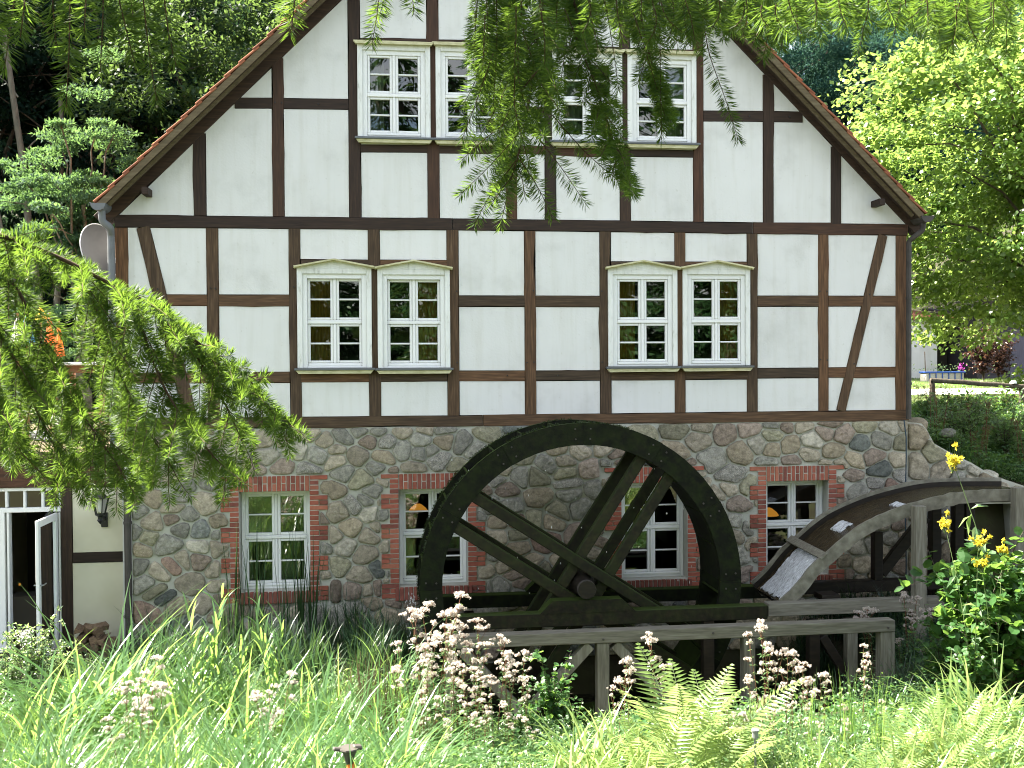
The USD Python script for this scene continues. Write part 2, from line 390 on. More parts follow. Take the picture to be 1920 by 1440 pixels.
noisy('cream_hood', [(0.3, (0.38, 0.36, 0.19)), (0.6, (0.60, 0.57, 0.36)), (0.8, (0.66, 0.63, 0.44))], scale=7.0, stretch=(1, 2, 4), rough=0.7, bump=0.3, bscale=20, dist=0.004)
plain('zinc_sill', (0.16, 0.17, 0.18), 0.45, 0.6)
noisy('zinc', [(0.3, (0.12, 0.127, 0.135)), (0.7, (0.18, 0.187, 0.195))], scale=5, rough=0.45, bump=0.05, spec=0.5)
noisy('iron_pipe', [(0.3, (0.045, 0.040, 0.036)), (0.7, (0.075, 0.066, 0.058))], scale=6, rough=0.6, bump=0.15)
plain('black_iron', (0.012, 0.012, 0.012), 0.45)
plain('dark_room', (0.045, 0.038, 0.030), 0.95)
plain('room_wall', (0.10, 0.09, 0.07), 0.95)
noisy('ochre_cloth', [(0.3, (0.36, 0.26, 0.045)), (0.7, (0.52, 0.38, 0.075))], scale=3, stretch=(12, 12, 0.6), rough=0.95, bump=0.2)
noisy('sage_cloth', [(0.3, (0.26, 0.33, 0.22)), (0.7, (0.38, 0.46, 0.32))], scale=3, stretch=(12, 12, 0.6), rough=0.95, bump=0.2)
M['glass'] = usdkit.material(stage, '/World/Looks/glass', {'fr': ('fresnel', {'IOR': 2.1}), 't': ('transparent_bsdf', {'color': (0.90, 0.93, 0.91)}), 'g': ('glossy_bsdf', {'roughness': 0.0, 'color': (0.95, 0.97, 0.97), 'normal': (0, 0, 0)}),
                             'ge': ('geometry', {}), 'n': ('noise_texture', {'scale': 1.6, 'detail': 1.0}), 'b': ('bump', {'strength': 0.10, 'distance': 0.02}), 'm': ('mix_closure', {})},
                            [('ge.position', 'n.vector'), ('n.fac', 'b.height'), ('b.normal', 'g.normal'), ('fr.fac', 'm.fac'), ('t.BSDF', 'm.closure1'), ('g.BSDF', 'm.closure2')], surface='m.closure')
plain('lamp_shade', (0.70, 0.30, 0.03), 0.6, emission_color=(1.0, 0.42, 0.05), emission_strength=0.06)
noisy('roof_tile', [(0.25, (0.17, 0.062, 0.035)), (0.5, (0.27, 0.095, 0.048)), (0.75, (0.33, 0.14, 0.075)), (0.9, (0.20, 0.16, 0.10))], scale=7, rough=0.85, bump=0.3, bscale=30, rand=0.22, dist=0.006)
noisy('barge_wood', [(0.25, (0.075, 0.058, 0.030)), (0.55, (0.13, 0.10, 0.055)), (0.8, (0.18, 0.15, 0.09))], scale=2.5, stretch=(1, 12, 12), rough=0.8, bump=0.4, bscale=6, rot=(0, 0.79, 0))
noisy('dish_grey', [(0.3, (0.13, 0.127, 0.137)), (0.7, (0.17, 0.167, 0.177))], scale=3, rough=0.5, bump=0.02)
plain('white_plastic', (0.75, 0.75, 0.76), 0.4)
plain('steel', (0.55, 0.55, 0.56), 0.25, 1.0)
plain('parasol_white', (0.78, 0.77, 0.74), 0.9); plain('parasol_blue', (0.05, 0.20, 0.50), 0.9); plain('parasol_orange', (0.62, 0.13, 0.02), 0.9); plain('parasol_yellow', (0.70, 0.45, 0.04), 0.9)
noisy('red_wood', [(0.3, (0.16, 0.065, 0.035)), (0.7, (0.24, 0.11, 0.06))], scale=3, stretch=(10, 10, 1), rough=0.7, bump=0.2)
noisy('firewood', [(0.3, (0.10, 0.065, 0.04)), (0.7, (0.24, 0.16, 0.10))], scale=5, stretch=(4, 4, 10), rough=0.9, bump=0.5, rand=0.35)
noisy('soil', [(0.3, (0.030, 0.024, 0.015)), (0.55, (0.045, 0.045, 0.020)), (0.75, (0.055, 0.075, 0.022))], scale=1.1, rough=0.95, bump=0.6, bscale=14, dist=0.03, detail=8)
noisy('gravel', [(0.3, (0.42, 0.40, 0.35)), (0.7, (0.60, 0.58, 0.52))], scale=12, rough=0.95, bump=0.5, bscale=40)
noisy('bark', [(0.3, (0.045, 0.036, 0.026)), (0.7, (0.12, 0.10, 0.075))], scale=4, stretch=(5, 5, 1), rough=0.95, bump=0.8, bscale=9, dist=0.02)
noisy('pale_bark', [(0.3, (0.07, 0.066, 0.05)), (0.7, (0.15, 0.145, 0.11))], scale=3, stretch=(4, 4, 1), rough=0.95, bump=0.6, bscale=9, dist=0.02)
noisy('twig_bark', [(0.3, (0.040, 0.026, 0.014)), (0.7, (0.095, 0.062, 0.034))], scale=60, rough=0.9, bump=0.5, dist=0.001)
noisy('shed_wood', [(0.3, (0.040, 0.036, 0.042)), (0.7, (0.065, 0.060, 0.068))], scale=3, stretch=(1, 10, 10), rough=0.85, bump=0.3)
noisy('shed_door', [(0.3, (0.075, 0.070, 0.095)), (0.7, (0.10, 0.095, 0.125))], scale=3, stretch=(10, 10, 1), rough=0.8, bump=0.2)
plain('blue_paint', (0.03, 0.10, 0.40), 0.5)
plain('cable_grey', (0.03, 0.055, 0.075), 0.6)
plain('magenta_flower', (0.45, 0.05, 0.35), 0.7)
M['water'] = usdkit.material(stage, '/World/Looks/water', {'ge': ('geometry', {}), 'n': ('noise_texture', {'scale': 9.0, 'detail': 3.0}), 'b': ('bump', {'strength': 0.5, 'distance': 0.04}), 'p': ('principled_bsdf', {'base_color': (0.020, 0.020, 0.012), 'roughness': 0.06, 'ior': 1.33})},
                             [('ge.position', 'n.vector'), ('n.fac', 'b.height'), ('b.normal', 'p.normal')], surface='p.BSDF')
M['flume_water'] = usdkit.material(stage, '/World/Looks/flume_water', {'ge': ('geometry', {}), 'mp': ('mapping', {'scale': (2.5, 14.0, 2.5)}), 'n': ('noise_texture', {'scale': 3.0, 'detail': 4.0}), 'r': ('rgb_ramp', {'ramp': [(0.3, (0.014, 0.010, 0.006)), (0.55, (0.040, 0.029, 0.014)), (0.75, (0.085, 0.066, 0.034))]}),
                                                                       'b': ('bump', {'strength': 0.7, 'distance': 0.03}), 'p': ('principled_bsdf', {'roughness': 0.12, 'ior': 1.33})},
                                   [('ge.position', 'mp.vector'), ('mp.vector', 'n.vector'), ('n.fac', 'r.fac'), ('r.color', 'p.base_color'), ('n.fac', 'b.height'), ('b.normal', 'p.normal')], surface='p.BSDF')
M['foam'] = usdkit.material(stage, '/World/Looks/foam', {'ge': ('geometry', {}), 'mp': ('mapping', {'scale': (3.0, 22.0, 3.0)}), 'n': ('noise_texture', {'scale': 4.0, 'detail': 6.0, 'roughness': 0.7}), 'r': ('rgb_ramp', {'ramp': [(0.34, (0.16, 0.15, 0.13)), (0.46, (0.50, 0.52, 0.54)), (0.60, (0.86, 0.88, 0.90))]}),
                                                         'b': ('bump', {'strength': 0.8, 'distance': 0.03}), 'p': ('principled_bsdf', {'roughness': 0.25, 'ior': 1.33})},
                            [('ge.position', 'mp.vector'), ('mp.vector', 'n.vector'), ('n.fac', 'r.fac'), ('r.color', 'p.base_color'), ('n.fac', 'b.height'), ('b.normal', 'p.normal')], surface='p.BSDF')
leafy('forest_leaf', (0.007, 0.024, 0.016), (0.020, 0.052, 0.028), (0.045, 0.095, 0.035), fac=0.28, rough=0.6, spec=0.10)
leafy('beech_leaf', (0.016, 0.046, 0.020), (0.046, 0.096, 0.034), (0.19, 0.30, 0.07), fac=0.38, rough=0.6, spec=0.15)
leafy('robinia_leaf', (0.038, 0.092, 0.062), (0.075, 0.150, 0.090), (0.24, 0.42, 0.12), fac=0.38, rough=0.7, spec=0.08)
leafy('teal_leaf', (0.020, 0.066, 0.058), (0.045, 0.110, 0.090), (0.10, 0.22, 0.13), fac=0.32, rough=0.7, spec=0.08)
leafy('maple_leaf', (0.055, 0.115, 0.022), (0.110, 0.180, 0.045), (0.43, 0.62, 0.13), fac=0.46, rough=0.32, spec=0.6, odd=(0.20, 0.18, 0.03))
leafy('needle', (0.015, 0.048, 0.009), (0.046, 0.105, 0.019), (0.27, 0.45, 0.055), fac=0.38, rough=0.5, spec=0.22)
leafy('far_needle', (0.030, 0.085, 0.026), (0.085, 0.175, 0.050), (0.14, 0.25, 0.06), fac=0.28)
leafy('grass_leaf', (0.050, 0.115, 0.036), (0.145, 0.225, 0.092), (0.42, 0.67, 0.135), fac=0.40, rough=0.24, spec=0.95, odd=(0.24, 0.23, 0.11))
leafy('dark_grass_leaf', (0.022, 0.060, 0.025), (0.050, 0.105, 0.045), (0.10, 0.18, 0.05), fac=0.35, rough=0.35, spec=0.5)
leafy('herb_leaf', (0.060, 0.125, 0.045), (0.165, 0.235, 0.115), (0.48, 0.68, 0.22), fac=0.42, rough=0.34, spec=0.75)
leafy('alder_leaf', (0.036, 0.100, 0.026), (0.075, 0.150, 0.042), (0.26, 0.46, 0.08), fac=0.40, spec=0.5)
leafy('fern_leaf', (0.130, 0.200, 0.055), (0.220, 0.290, 0.110), (0.64, 0.80, 0.26), fac=0.46, rough=0.4, spec=0.5)
leafy('copper_leaf', (0.055, 0.022, 0.020), (0.13, 0.07, 0.055), (0.20, 0.10, 0.05), fac=0.3, spec=0.6, rough=0.3)
leafy('dry_leaf', (0.16, 0.085, 0.035), (0.28, 0.18, 0.08), (0.25, 0.15, 0.06), fac=0.25)
leafy('pink_bloom', (0.72, 0.64, 0.58), (0.88, 0.83, 0.77), (0.72, 0.66, 0.6), fac=0.35, rough=0.9, spec=0.1)
leafy('yellow_bloom', (0.70, 0.58, 0.05), (0.84, 0.76, 0.20), (0.65, 0.56, 0.08), fac=0.3, rough=0.8, spec=0.2)
leafy('white_bloom', (0.60, 0.60, 0.56), (0.80, 0.80, 0.76), (0.55, 0.55, 0.5), fac=0.3, rough=0.8, spec=0.2)
plain('stem_green', (0.075, 0.120, 0.035), 0.6)
noisy('stem_red', [(0.3, (0.12, 0.045, 0.030)), (0.7, (0.17, 0.09, 0.04))], scale=8, rough=0.6, bump=0.1)
plain('orange_band', (0.75, 0.18, 0.03), 0.5)

# ------------------------------------------------------------------ the ground
HOUSE_L, HOUSE_R = X(217, 500), X(1700, 500)
SILL_Z = Z(960, 797)


def smooth(a, b, x):
    t = np.clip((np.asarray(x, float) - a) / (b - a), 0, 1)
    return t * t * (3 - 2 * t)


def ground(x, y):
    x = np.asarray(x, float); y = np.asarray(y, float)
    low = -4.55 + 0.12 * (meshkit.noise(np.stack([x * 0.5, y * 0.5, x * 0 + 3], -1)) - 0.5)
    low = low + (1 - smooth(-9.5, -4.2, y)) * 0.75            # the bank rises towards the camera
    low = low + (1 - smooth(-15.5, -9.5, y)) * 2.2
    pit = smooth(0.2, 1.4, x) * (1 - smooth(6.2, 7.6, x)) * smooth(-4.4, -2.9, y) * (1 - smooth(-0.1, 0.1, y))
    z = low - 1.35 * pit
    # the lawn to the right of the house; a bank falls from it to the top of the wing wall
    lawn = -1.32 + 0.026 * np.clip(y, 0, 60)
    top = np.interp(x, [9.0, 9.35, 10.0, 11.2, 12.5], [-1.05, -1.1, -1.5, -2.15, -2.3]) - 0.06
    shelf = top + (lawn - top) * smooth(0.2, 2.6, y)
    right = smooth(8.95, 9.15, x) * smooth(0.05, 0.38, y)
    z = z * (1 - right) + shelf * right
    rb = smooth(9.6, 13.0, x) * (1 - smooth(-1.6, -0.6, y)) * smooth(-9.0, -3.0, y)
    z = z + rb * 1.2
    # the wooded slope behind, and the yard left of the annex
    back = smooth(12, 16, y) * (1 - smooth(7, 10, x)) + smooth(-0.1, 0.3, y) * (1 - smooth(-10.6, -9.4, x))
    back = np.clip(back, 0, 1)
    hill = -1.3 + 0.30 * np.clip(y - 14, 0, 60) + 0.12 * np.clip(-x - 8, 0, 40)
    z = z * (1 - back) + hill * back
    far_r = smooth(26, 32, y) * smooth(7, 10, x)
    z = z + far_r * 0.30 * np.clip(y - 28, 0, 50)
    return z


gx = np.unique(np.concatenate([np.linspace(-320, -20, 24), np.arange(-20, 20.01, 0.35), np.linspace(20, 320, 24)]))
gy = np.unique(np.concatenate([np.linspace(-320, -20, 20), np.arange(-20, 8.01, 0.30), np.arange(8, 40, 1.2), np.linspace(40, 400, 24)]))
GX, GY = np.meshgrid(gx, gy, indexing='ij')
gz = ground(GX, GY)
inside = (GX > HOUSE_L - 4.0) & (GX < HOUSE_R - 0.3) & (GY > 0.75) & (GY < 11.5)
gz = np.where(inside, -4.62, gz)
i, j = np.meshgrid(np.arange(len(gx) - 1), np.arange(len(gy) - 1), indexing='ij')
q = np.stack([i * len(gy) + j, (i + 1) * len(gy) + j, (i + 1) * len(gy) + j + 1, i * len(gy) + j + 1], -1).reshape(-1, 4)
single('ground', (np.stack([GX, GY, gz], -1).reshape(-1, 3), q), 'soil', kind='structure', smooth=True)


def sheet(x0, x1, y0, y1, nx, ny, lift, wob=0.0):
    a, b = np.meshgrid(np.linspace(x0, x1, nx), np.linspace(y0, y1, ny), indexing='ij')
    b = b + wob * np.sin(a * 0.7)
    z = ground(a, b) + lift
    i, j = np.meshgrid(np.arange(nx - 1), np.arange(ny - 1), indexing='ij')
    q = np.stack([i * ny + j, (i + 1) * ny + j, (i + 1) * ny + j + 1, i * ny + j + 1], -1).reshape(-1, 4)
    return np.stack([a, b, z], -1).reshape(-1, 3), q


single('path', sheet(9.4, 40, 12.8, 16.2, 40, 6, 0.02, 0.15), 'gravel', kind='structure', smooth=True)

# water of the stream in the wheel pit
wv, wf = sheet(0.0, 7.9, -4.6, -0.05, 30, 20, 0)
wv[:, 2] = -5.55
single('stream_water', (wv, wf), 'water', kind='structure', smooth=True)

# ------------------------------------------------------------------ the timber-framed mill house
house = thing('mill_house', 'large half-timbered mill house with white plaster gable on a fieldstone basement', 'house')
HL, HR = HOUSE_L, HOUSE_R


def xz(px, py, y=0.0):
    p = W(px, py, y)
    return np.array([p[0], p[2]])


OV = -0.36                                    # how far the verge stands out in front of the wall
inL = (xz(222, 403), xz(640, 0)); inR = (xz(1697, 418), xz(1330, 28))
outL = (xz(183.3, 373, OV), xz(566.7, 6.7, OV)); outR = (xz(1731.7, 395, OV), xz(1446.7, 93, OV))


def meet(a, b):
    (p, p2), (q, q2) = a, b
    d, e = p2 - p, q2 - q
    t = np.linalg.solve(np.stack([d, -e], 1), q - p)[0]
    return p + d * t


apex_in, apex_out = meet(inL, inR), meet(outL, outR)
rng = np.random.default_rng(11)
timber_polys = []


def rail_mesh(p0, p1, w, front, depth=0.18, wob=0.0085):
    """A timber in the wall from p0 to p1 (x, z): chamfered, slightly crooked."""
    p0, p1 = np.asarray(p0, float), np.asarray(p1, float)
    L = np.linalg.norm(p1 - p0); t = (p1 - p0) / L; nrm = np.array([-t[1], t[0]])
    n = max(2, int(L / 0.45) + 1)
    s = np.linspace(0, L, n)
    a = rng.normal(0, wob, n); b = rng.normal(0, wob, n); f = front + rng.normal(0, 0.0012, n)
    a[[0, -1]] *= 0.2; b[[0, -1]] *= 0.2
    c = 0.007
    rings = []
    for k in range(n):
        lo, hi = -w / 2 + b[k], w / 2 + a[k]
        sec = [(lo, f[k] + c), (lo + c, f[k]), (hi - c, f[k]), (hi, f[k] + c), (hi, depth), (lo, depth)]
        rings.append([np.array([*(p0 + t * s[k] + nrm * u)[:1], y, (p0 + t * s[k] + nrm * u)[1]]) for u, y in sec])
    v = np.array(rings).reshape(-1, 3); m = 6
    i, j = np.meshgrid(np.arange(n - 1), np.arange(m), indexing='ij')
    q = np.stack([i * m + j, i * m + (j + 1) % m, (i + 1) * m + (j + 1) % m, (i + 1) * m + j], -1).reshape(-1, 4)
    f3 = np.vstack([q[:, [0, 1, 2]], q[:, [0, 2, 3]], [(0, k + 1, k) for k in range(1, m - 1)], [((n - 1) * m, (n - 1) * m + k, (n - 1) * m + k + 1) for k in range(1, m - 1)]])
    timber_polys.append(LineString([p0, p1]).buffer(w / 2, cap_style=2))
    return v, f3[:, ::-1]


def post_px(xl, xr, y0, y1, front=-0.002, m='timber_mid_upright'):
    """An upright whose edges stand at photograph columns xl..xr between rows y0 and y1."""
    ym = (y0 + y1) / 2
    a, b = X(xl, ym), X(xr, ym)
    part(house, 'post', rail_mesh(((a + b) / 2, Z((xl + xr) / 2, y1)), ((a + b) / 2, Z((xl + xr) / 2, y0)), b - a, front), m)


def rail_px(x0, x1, y0l, y1l, y0r, y1r, front=0.0, name='rail', m='timber_mid_level'):
    a0, a1, b0, b1 = Z(x0, y0l), Z(x0, y1l), Z(x1, y0r), Z(x1, y1r)
    part(house, name, rail_mesh((X(x0, (y0l + y1l) / 2), (a0 + a1) / 2), (X(x1, (y0r + y1r) / 2), (b0 + b1) / 2), ((a0 - a1) + (b0 - b1)) / 2, front), m if y0l > 420 else 'timber_level')


# eave beam in three lengths with visible joints, sill beam in two
for a, b in ((215, 848), (849.5, 1411), (1412.5, 1702)):
    yl = np.interp([a, b], [217, 640, 1280, 1697], [403, 407, 415.3, 420.7]); yb = np.interp([a, b], [240, 640, 1280, 1697], [426, 429.1, 436, 441.7])
    rail_px(a, b, yl[0], yb[0], yl[1], yb[1], -0.004, 'eave_beam')
for a, b in ((215, 905), (906.5, 1704)):
    yl = np.interp([a, b], [217, 640, 983, 1280, 1697], [785, 781.7, 778, 773.7, 768.3]); yb = np.interp([a, b], [217, 640, 1280, 1697], [806, 801.7, 794.2, 788.3])
    rail_px(a, b, yl[0], yb[0], yl[1], yb[1], -0.006, 'sill_beam')
# storey posts
for xl, xr, ex in ((217, 241, 427), (388.5, 410.5, 428), (543, 564, 429), (691.5, 713, 430), (838.5, 860.5, 431), (984, 1004.5, 433), (1125, 1146, 434), (1265.5, 1285, 436), (1401, 1420.5, 438), (1535, 1553.5, 440), (1680, 1700, 442)):
    post_px(xl, xr, ex, np.interp((xl + xr) / 2, [217, 640, 983, 1280, 1697], [785, 781.7, 778, 773.7, 768.3]))
# storey rails
for x0, x1, a, b, c, d in ((306, 388.5, 552, 573, 552.5, 573), (410.5, 543, 552.7, 573.5, 552.3, 574.3), (860.5, 984, 554, 575, 554.3, 575), (1004.5, 1125, 554.5, 575, 555, 575.7), (1420.5, 1535, 554.3, 575, 554.6, 574.6), (1553.5, 1680, 554.6, 574.6, 555, 574.3),
                           (564, 691.5, 486, 501, 487, 502), (713, 838.5, 487, 502, 488, 503), (1146, 1265.5, 490, 504, 490.5, 504), (1285, 1401, 490.5, 504, 491, 504),
                           (241, 388.5, 699.5, 719, 698.5, 718.5), (410.5, 543, 698, 718, 697.5, 717.5), (564, 691.5, 697, 716.5, 696.5, 716), (713, 838.5, 696.5, 715.5, 695.5, 715), (860.5, 984, 695, 714.5, 695, 714), (1004.5, 1125, 695, 714, 694.5, 713.5),
                           (1146, 1265.5, 694, 713, 693.5, 712.5), (1285, 1401, 693, 712, 692, 711.5), (1420.5, 1535, 690.5, 709.5, 689.5, 708.5), (1553.5, 1680, 689, 708, 688.3, 707)):
    rail_px(x0, x1, a, b, c, d)
# storey braces
part(house, 'brace', rail_mesh(xz(268, 426), xz(357, 785), 0.205, -0.008), 'timber_mid_upright')
part(house, 'brace', rail_mesh(xz(1656, 441), xz(1577, 770), 0.165, -0.008), 'timber_mid_upright')


def roof_row(px, y_guess):
    """Photograph row of the rafter's inner edge above column px."""
    x = X(px, y_guess)
    (p, p2) = inL if x < apex_in[0] else inR
    return p[1] + (p2 - p)[1] * (x - p[0]) / (p2 - p)[0]


# gable posts: their tops run into the rafters
for xl, xr, y0, y1 in ((363, 386, 240, 404), (510.5, 532, 120, 405.5), (653.5, 676, -110, 407), (801, 823, -240, 409), (949, 968, -330, 411), (1021, 1042, -330, 412), (1162, 1182, -230, 414), (1300, 1319, -110, 416), (1431, 1450.5, 120, 418), (1558.5, 1577, 240, 420)):
    top = Z((xl + xr) / 2, y0)
    lim = roof_row((xl + xr) / 2, y0) + 0.05
    a, b = X(xl, (max(y0, 20) + y1) / 2), X(xr, (max(y0, 20) + y1) / 2)
    part(house, 'post', rail_mesh(((a + b) / 2, Z((xl + xr) / 2, y1)), ((a + b) / 2, lim), b - a, -0.002), 'timber_upright')
# gable rails
for x0, x1, a, b, c, d in ((440, 510.5, 183, 203, 183.5, 203), (532, 653.5, 184, 203.5, 185.5, 205.5), (1319, 1431, 207.5, 227, 208, 228), (1450.5, 1505, 208.5, 228, 209, 229.5),
                           (676, 801, 71.5, 84, 72.5, 85.5), (823, 949, 74, 87, 76, 89), (1042, 1162, 85, 98, 88, 101), (1182, 1300, 90, 103, 93.5, 106), (968, 1021, 200, 215, 201, 216),
                           (676, 801, 271, 285, 271.5, 286), (823, 949, 273, 287, 274, 288.5), (968, 1021, 273, 288, 274, 289), (1042, 1162, 277, 291, 279, 292.5), (1182, 1300, 280, 293.5, 282, 295)):
    rail_px(x0, x1, a, b, c, d)
zc = 5.98 + 1.35
part(house, 'collar_beam', rail_mesh((roof_row, zc) if False else (np.interp(zc, [inL[0][1], apex_in[1]], [inL[0][0], apex_in[0]]), zc), (np.interp(zc, [inR[0][1], apex_in[1]], [inR[0][0], apex_in[0]]), zc), 0.2, 0.0), 'timber_level')
# rafters in the wall plane, wide enough to run up under the soffit
for (p, p2), mt, sg in ((inL, 'timber_slope_left', 1), (inR, 'timber_slope_right', -1)):
    d = (apex_in - p) / np.linalg.norm(apex_in - p); nrm = np.array([-d[1], d[0]]) * sg
    w = 0.26
    part(house, 'rafter', rail_mesh(p - d * 0.28 + nrm * w / 2, apex_in + d * 0.10 + nrm * w / 2, w, -0.010), mt)
for (px0, px1, py0, py1) in ((265, 277, 350, 364), (1649, 1660, 372, 384)):
    a, b = xz(px0, py1, -0.30), xz(px1, py0, -0.30)
    part(house, 'purlin_end', cbox(a[0], b[0], -0.30, 0.05, a[1], b[1], 0.008), 'timber_level')
# carpenters' peg holes, dark, where posts take rails
pegs = []
for px, py in ((395, 540), (404, 541), (551, 538), (856, 546), (857, 680), (1000, 545), (988, 680), (1001, 679), (1128, 546), (1129, 679), (1537, 546), (1550, 546), (1538, 674), (1551, 675), (296, 542), (597, 195), (1405, 218), (1480, 219), (516, 192), (528, 193), (951, 704), (1046, 704), (1630, 552), (1601, 682)):
    x, z = xz(px, py)
    pegs.append(move(lathe([(0.0, -0.0145), (0.014, -0.0145), (0.014, 0.02)], 6), (0, 0, 0)))
    v, f = pegs[-1]
    pegs[-1] = (np.stack([x + v[:, 0], v[:, 2], z + v[:, 1]], 1), f[:, ::-1])
part(house, 'peg_holes', cat(pegs), 'black_iron', kind='stuff')

# --- windows of the two upper floors: openings first, then plaster cut round them
WINDOWS = []
for lab, x0, x1, yt, yb, hood, open_ in (('a', 557, 697, 503, 691, True, 1), ('b', 708, 844, 505, 691, True, 1), ('c', 1140.5, 1270.5, 505, 688, True, 0), ('d', 1280.5, 1407, 505, 686.5, True, 0),
                                         ('e', 670, 807, 84, 259, False, 0), ('f', 817, 952, 87, 262, False, 0), ('g', 1035, 1167, 97, 266, False, 0), ('h', 1177, 1306, 101, 269, False, 0)):
    ym = (yt + yb) / 2
    WINDOWS.append((lab, X(x0, ym, -0.03), X(x1, ym, -0.03), Z((x0 + x1) / 2, yb, -0.03), Z((x0 + x1) / 2, yt, -0.03), hood, open_))

facade = Polygon([(HL, SILL_Z), (HR, SILL_Z), (HR, inR[0][1]), tuple(apex_in), (HL, inL[0][1])])
holes = unary_union([sbox(a + 0.05, c + 0.03, b - 0.05, d - 0.05) for _, a, b, c, d, _, _ in WINDOWS])
cells = facade.difference(unary_union([t.buffer(0.002, join_style=2) for t in timber_polys])).difference(holes)
cells = [g for g in getattr(cells, 'geoms', [cells]) if g.area > 0.02]
for g in cells:
    g2 = g.buffer(-0.004, join_style=2)
    for h in getattr(g2, 'geoms', [g2]):
        if h.area > 0.015:
            part(house, 'plaster_panel', slab(h, 0.010, 0.14), 'plaster')


def window(label_side, x0, x1, z0, z1, hood, opened, y=-0.03):
    """A casing with an inner frame, two sashes of four panes each, sill and hood."""
    u = (x1 - x0) / 1.24; hgt = z1 - z0
    w = UsdGeom.Xform.Define(stage, numbered(P(house), 'window')).GetPrim()
    cw = 0.088 * u
    part(w, 'casing', cat([cbox(x0, x0 + cw, y, 0.03, z0 + 0.01, z1, 0.006), cbox(x1 - cw, x1, y, 0.03, z0 + 0.01, z1, 0.006), cbox(x0 + cw - 0.002, x1 - cw + 0.002, y + 0.002, 0.03, z1 - cw * 1.05, z1 - 0.001, 0.006)]), 'old_white_paint')
    a0, a1, b0, b1 = x0 + cw, x1 - cw, z0 + 0.012, z1 - cw * 1.05
    fw = 0.078 * u; yf = y + 0.028
    part(w, 'frame', cat([cbox(a0, a0 + fw, yf, 0.12, b0, b1, 0.004), cbox(a1 - fw, a1, yf, 0.12, b0, b1, 0.004), cbox(a0 + fw, a1 - fw, yf + 0.002, 0.12, b1 - 0.075, b1, 0.004), cbox(a0 + fw, a1 - fw, yf + 0.002, 0.12, b0, b0 + 0.03, 0.004)]), 'white_paint')
    s0, s1, t0, t1 = a0 + fw, a1 - fw, b0 + 0.03, b1 - 0.075
    xm, zt = (s0 + s1) / 2, t0 + (t1 - t0) * 0.505
    ys = yf + (0.05 if opened else 0.014)
    sw = 0.045 * u
    part(w, 'transom', cbox(s0, s1, ys - 0.018, 0.10, zt - 0.032, zt + 0.032, 0.010), 'white_paint')
    part(w, 'mullion', cat([cbox(xm - 0.026, xm + 0.026, ys - 0.012, 0.10, zt + 0.033, t1, 0.010), cbox(xm - 0.026, xm + 0.026, ys - 0.012, 0.10, t0 + 0.05, zt - 0.033, 0.010)]), 'white_paint')
    part(w, 'weather_bar', cat([cbox(s0 + 0.002, s1 - 0.002, ys - 0.026, 0.06, t0, t0 + 0.05, 0.012)]), 'white_paint')
    for sx0, sx1 in ((s0 + 0.002, xm - 0.027), (xm + 0.027, s1 - 0.002)):
        for q0, q1 in ((t0 + 0.052, zt - 0.034), (zt + 0.034, t1 - 0.002)):
            h = q1 - q0
            part(w, 'sash', cat([cbox(sx0, sx0 + sw, ys, ys + 0.05, q0, q1, 0.008), cbox(sx1 - sw, sx1, ys, ys + 0.05, q0, q1, 0.008), cbox(sx0 + sw, sx1 - sw, ys + 0.001, ys + 0.05, q0, q0 + sw * 0.9, 0.008),
                                 cbox(sx0 + sw, sx1 - sw, ys + 0.001, ys + 0.05, q1 - sw * 0.9, q1, 0.008), cbox(sx0 + sw, sx1 - sw, ys + 0.002, ys + 0.045, (q0 + q1) / 2 - 0.014, (q0 + q1) / 2 + 0.014, 0.008)]), 'white_paint')
            for r0, r1 in ((q0 + sw * 0.9, (q0 + q1) / 2 - 0.014), ((q0 + q1) / 2 + 0.014, q1 - sw * 0.9)):
                yy = ys + 0.030
                tl = rng.normal(0, 0.0022, 2)
                c = [(sx0 + sw - 0.004, yy + tl[0], r0 - 0.004), (sx1 - sw + 0.004, yy - tl[0], r0 - 0.004), (sx1 - sw + 0.004, yy - tl[0] + tl[1], r1 + 0.004), (sx0 + sw - 0.004, yy + tl[0] + tl[1], r1 + 0.004)]
                part(w, 'pane', (np.array(c), np.array([(0, 1, 2, 3)])), 'glass')
    # zinc sheet and moulded board under it
    part(w, 'sill_sheet', cbox(x0 - 0.045, x1 + 0.045, y - 0.075, 0.02, z0 - 0.028, z0 + 0.008, 0.004), 'zinc_sill')
    pl = Polygon([(x0 - 0.025, z0 - 0.030), (x1 + 0.025, z0 - 0.030), (x1 - 0.02, z0 - 0.085), (x0 + 0.02, z0 - 0.085)])
    part(w, 'sill_board', slab(pl, y - 0.055, 0.02), 'cream_hood')
    xc = (x0 + x1) / 2
    if hood:
        pk = 0.105
        part(w, 'pediment', slab(Polygon([(x0 + 0.001, z1 - 0.004), (x1 - 0.001, z1 - 0.004), (x1 + 0.02, z1 + 0.03), (xc, z1 + 0.03 + pk), (x0 - 0.02, z1 + 0.03)]), y + 0.004, 0.03), 'old_white_paint')
        ov = 0.05
        for k, (tk, yy) in enumerate(((0.026, y - 0.075), (0.020, y - 0.045))):
            off = 0.03 if k == 0 else 0.008
            part(w, 'hood_moulding', slab(Polygon([(x0 - ov, z1 + off + 0.004), (xc, z1 + off + pk + 0.02), (x1 + ov, z1 + off + 0.004), (x1 + ov - 0.012, z1 + off - tk + 0.006), (xc, z1 + off + pk + 0.02 - tk), (x0 - ov + 0.012, z1 + off - tk + 0.006)]), yy, 0.02 - 0.003 * k), 'cream_hood')
    else:
        part(w, 'hood_moulding', slab(Polygon([(x0 - 0.06, z1 + 0.045), (x1 + 0.06, z1 + 0.045), (x1 + 0.02, z1 - 0.005), (x0 - 0.02, z1 - 0.005)]), y - 0.06, 0.02), 'cream_hood')
    return w


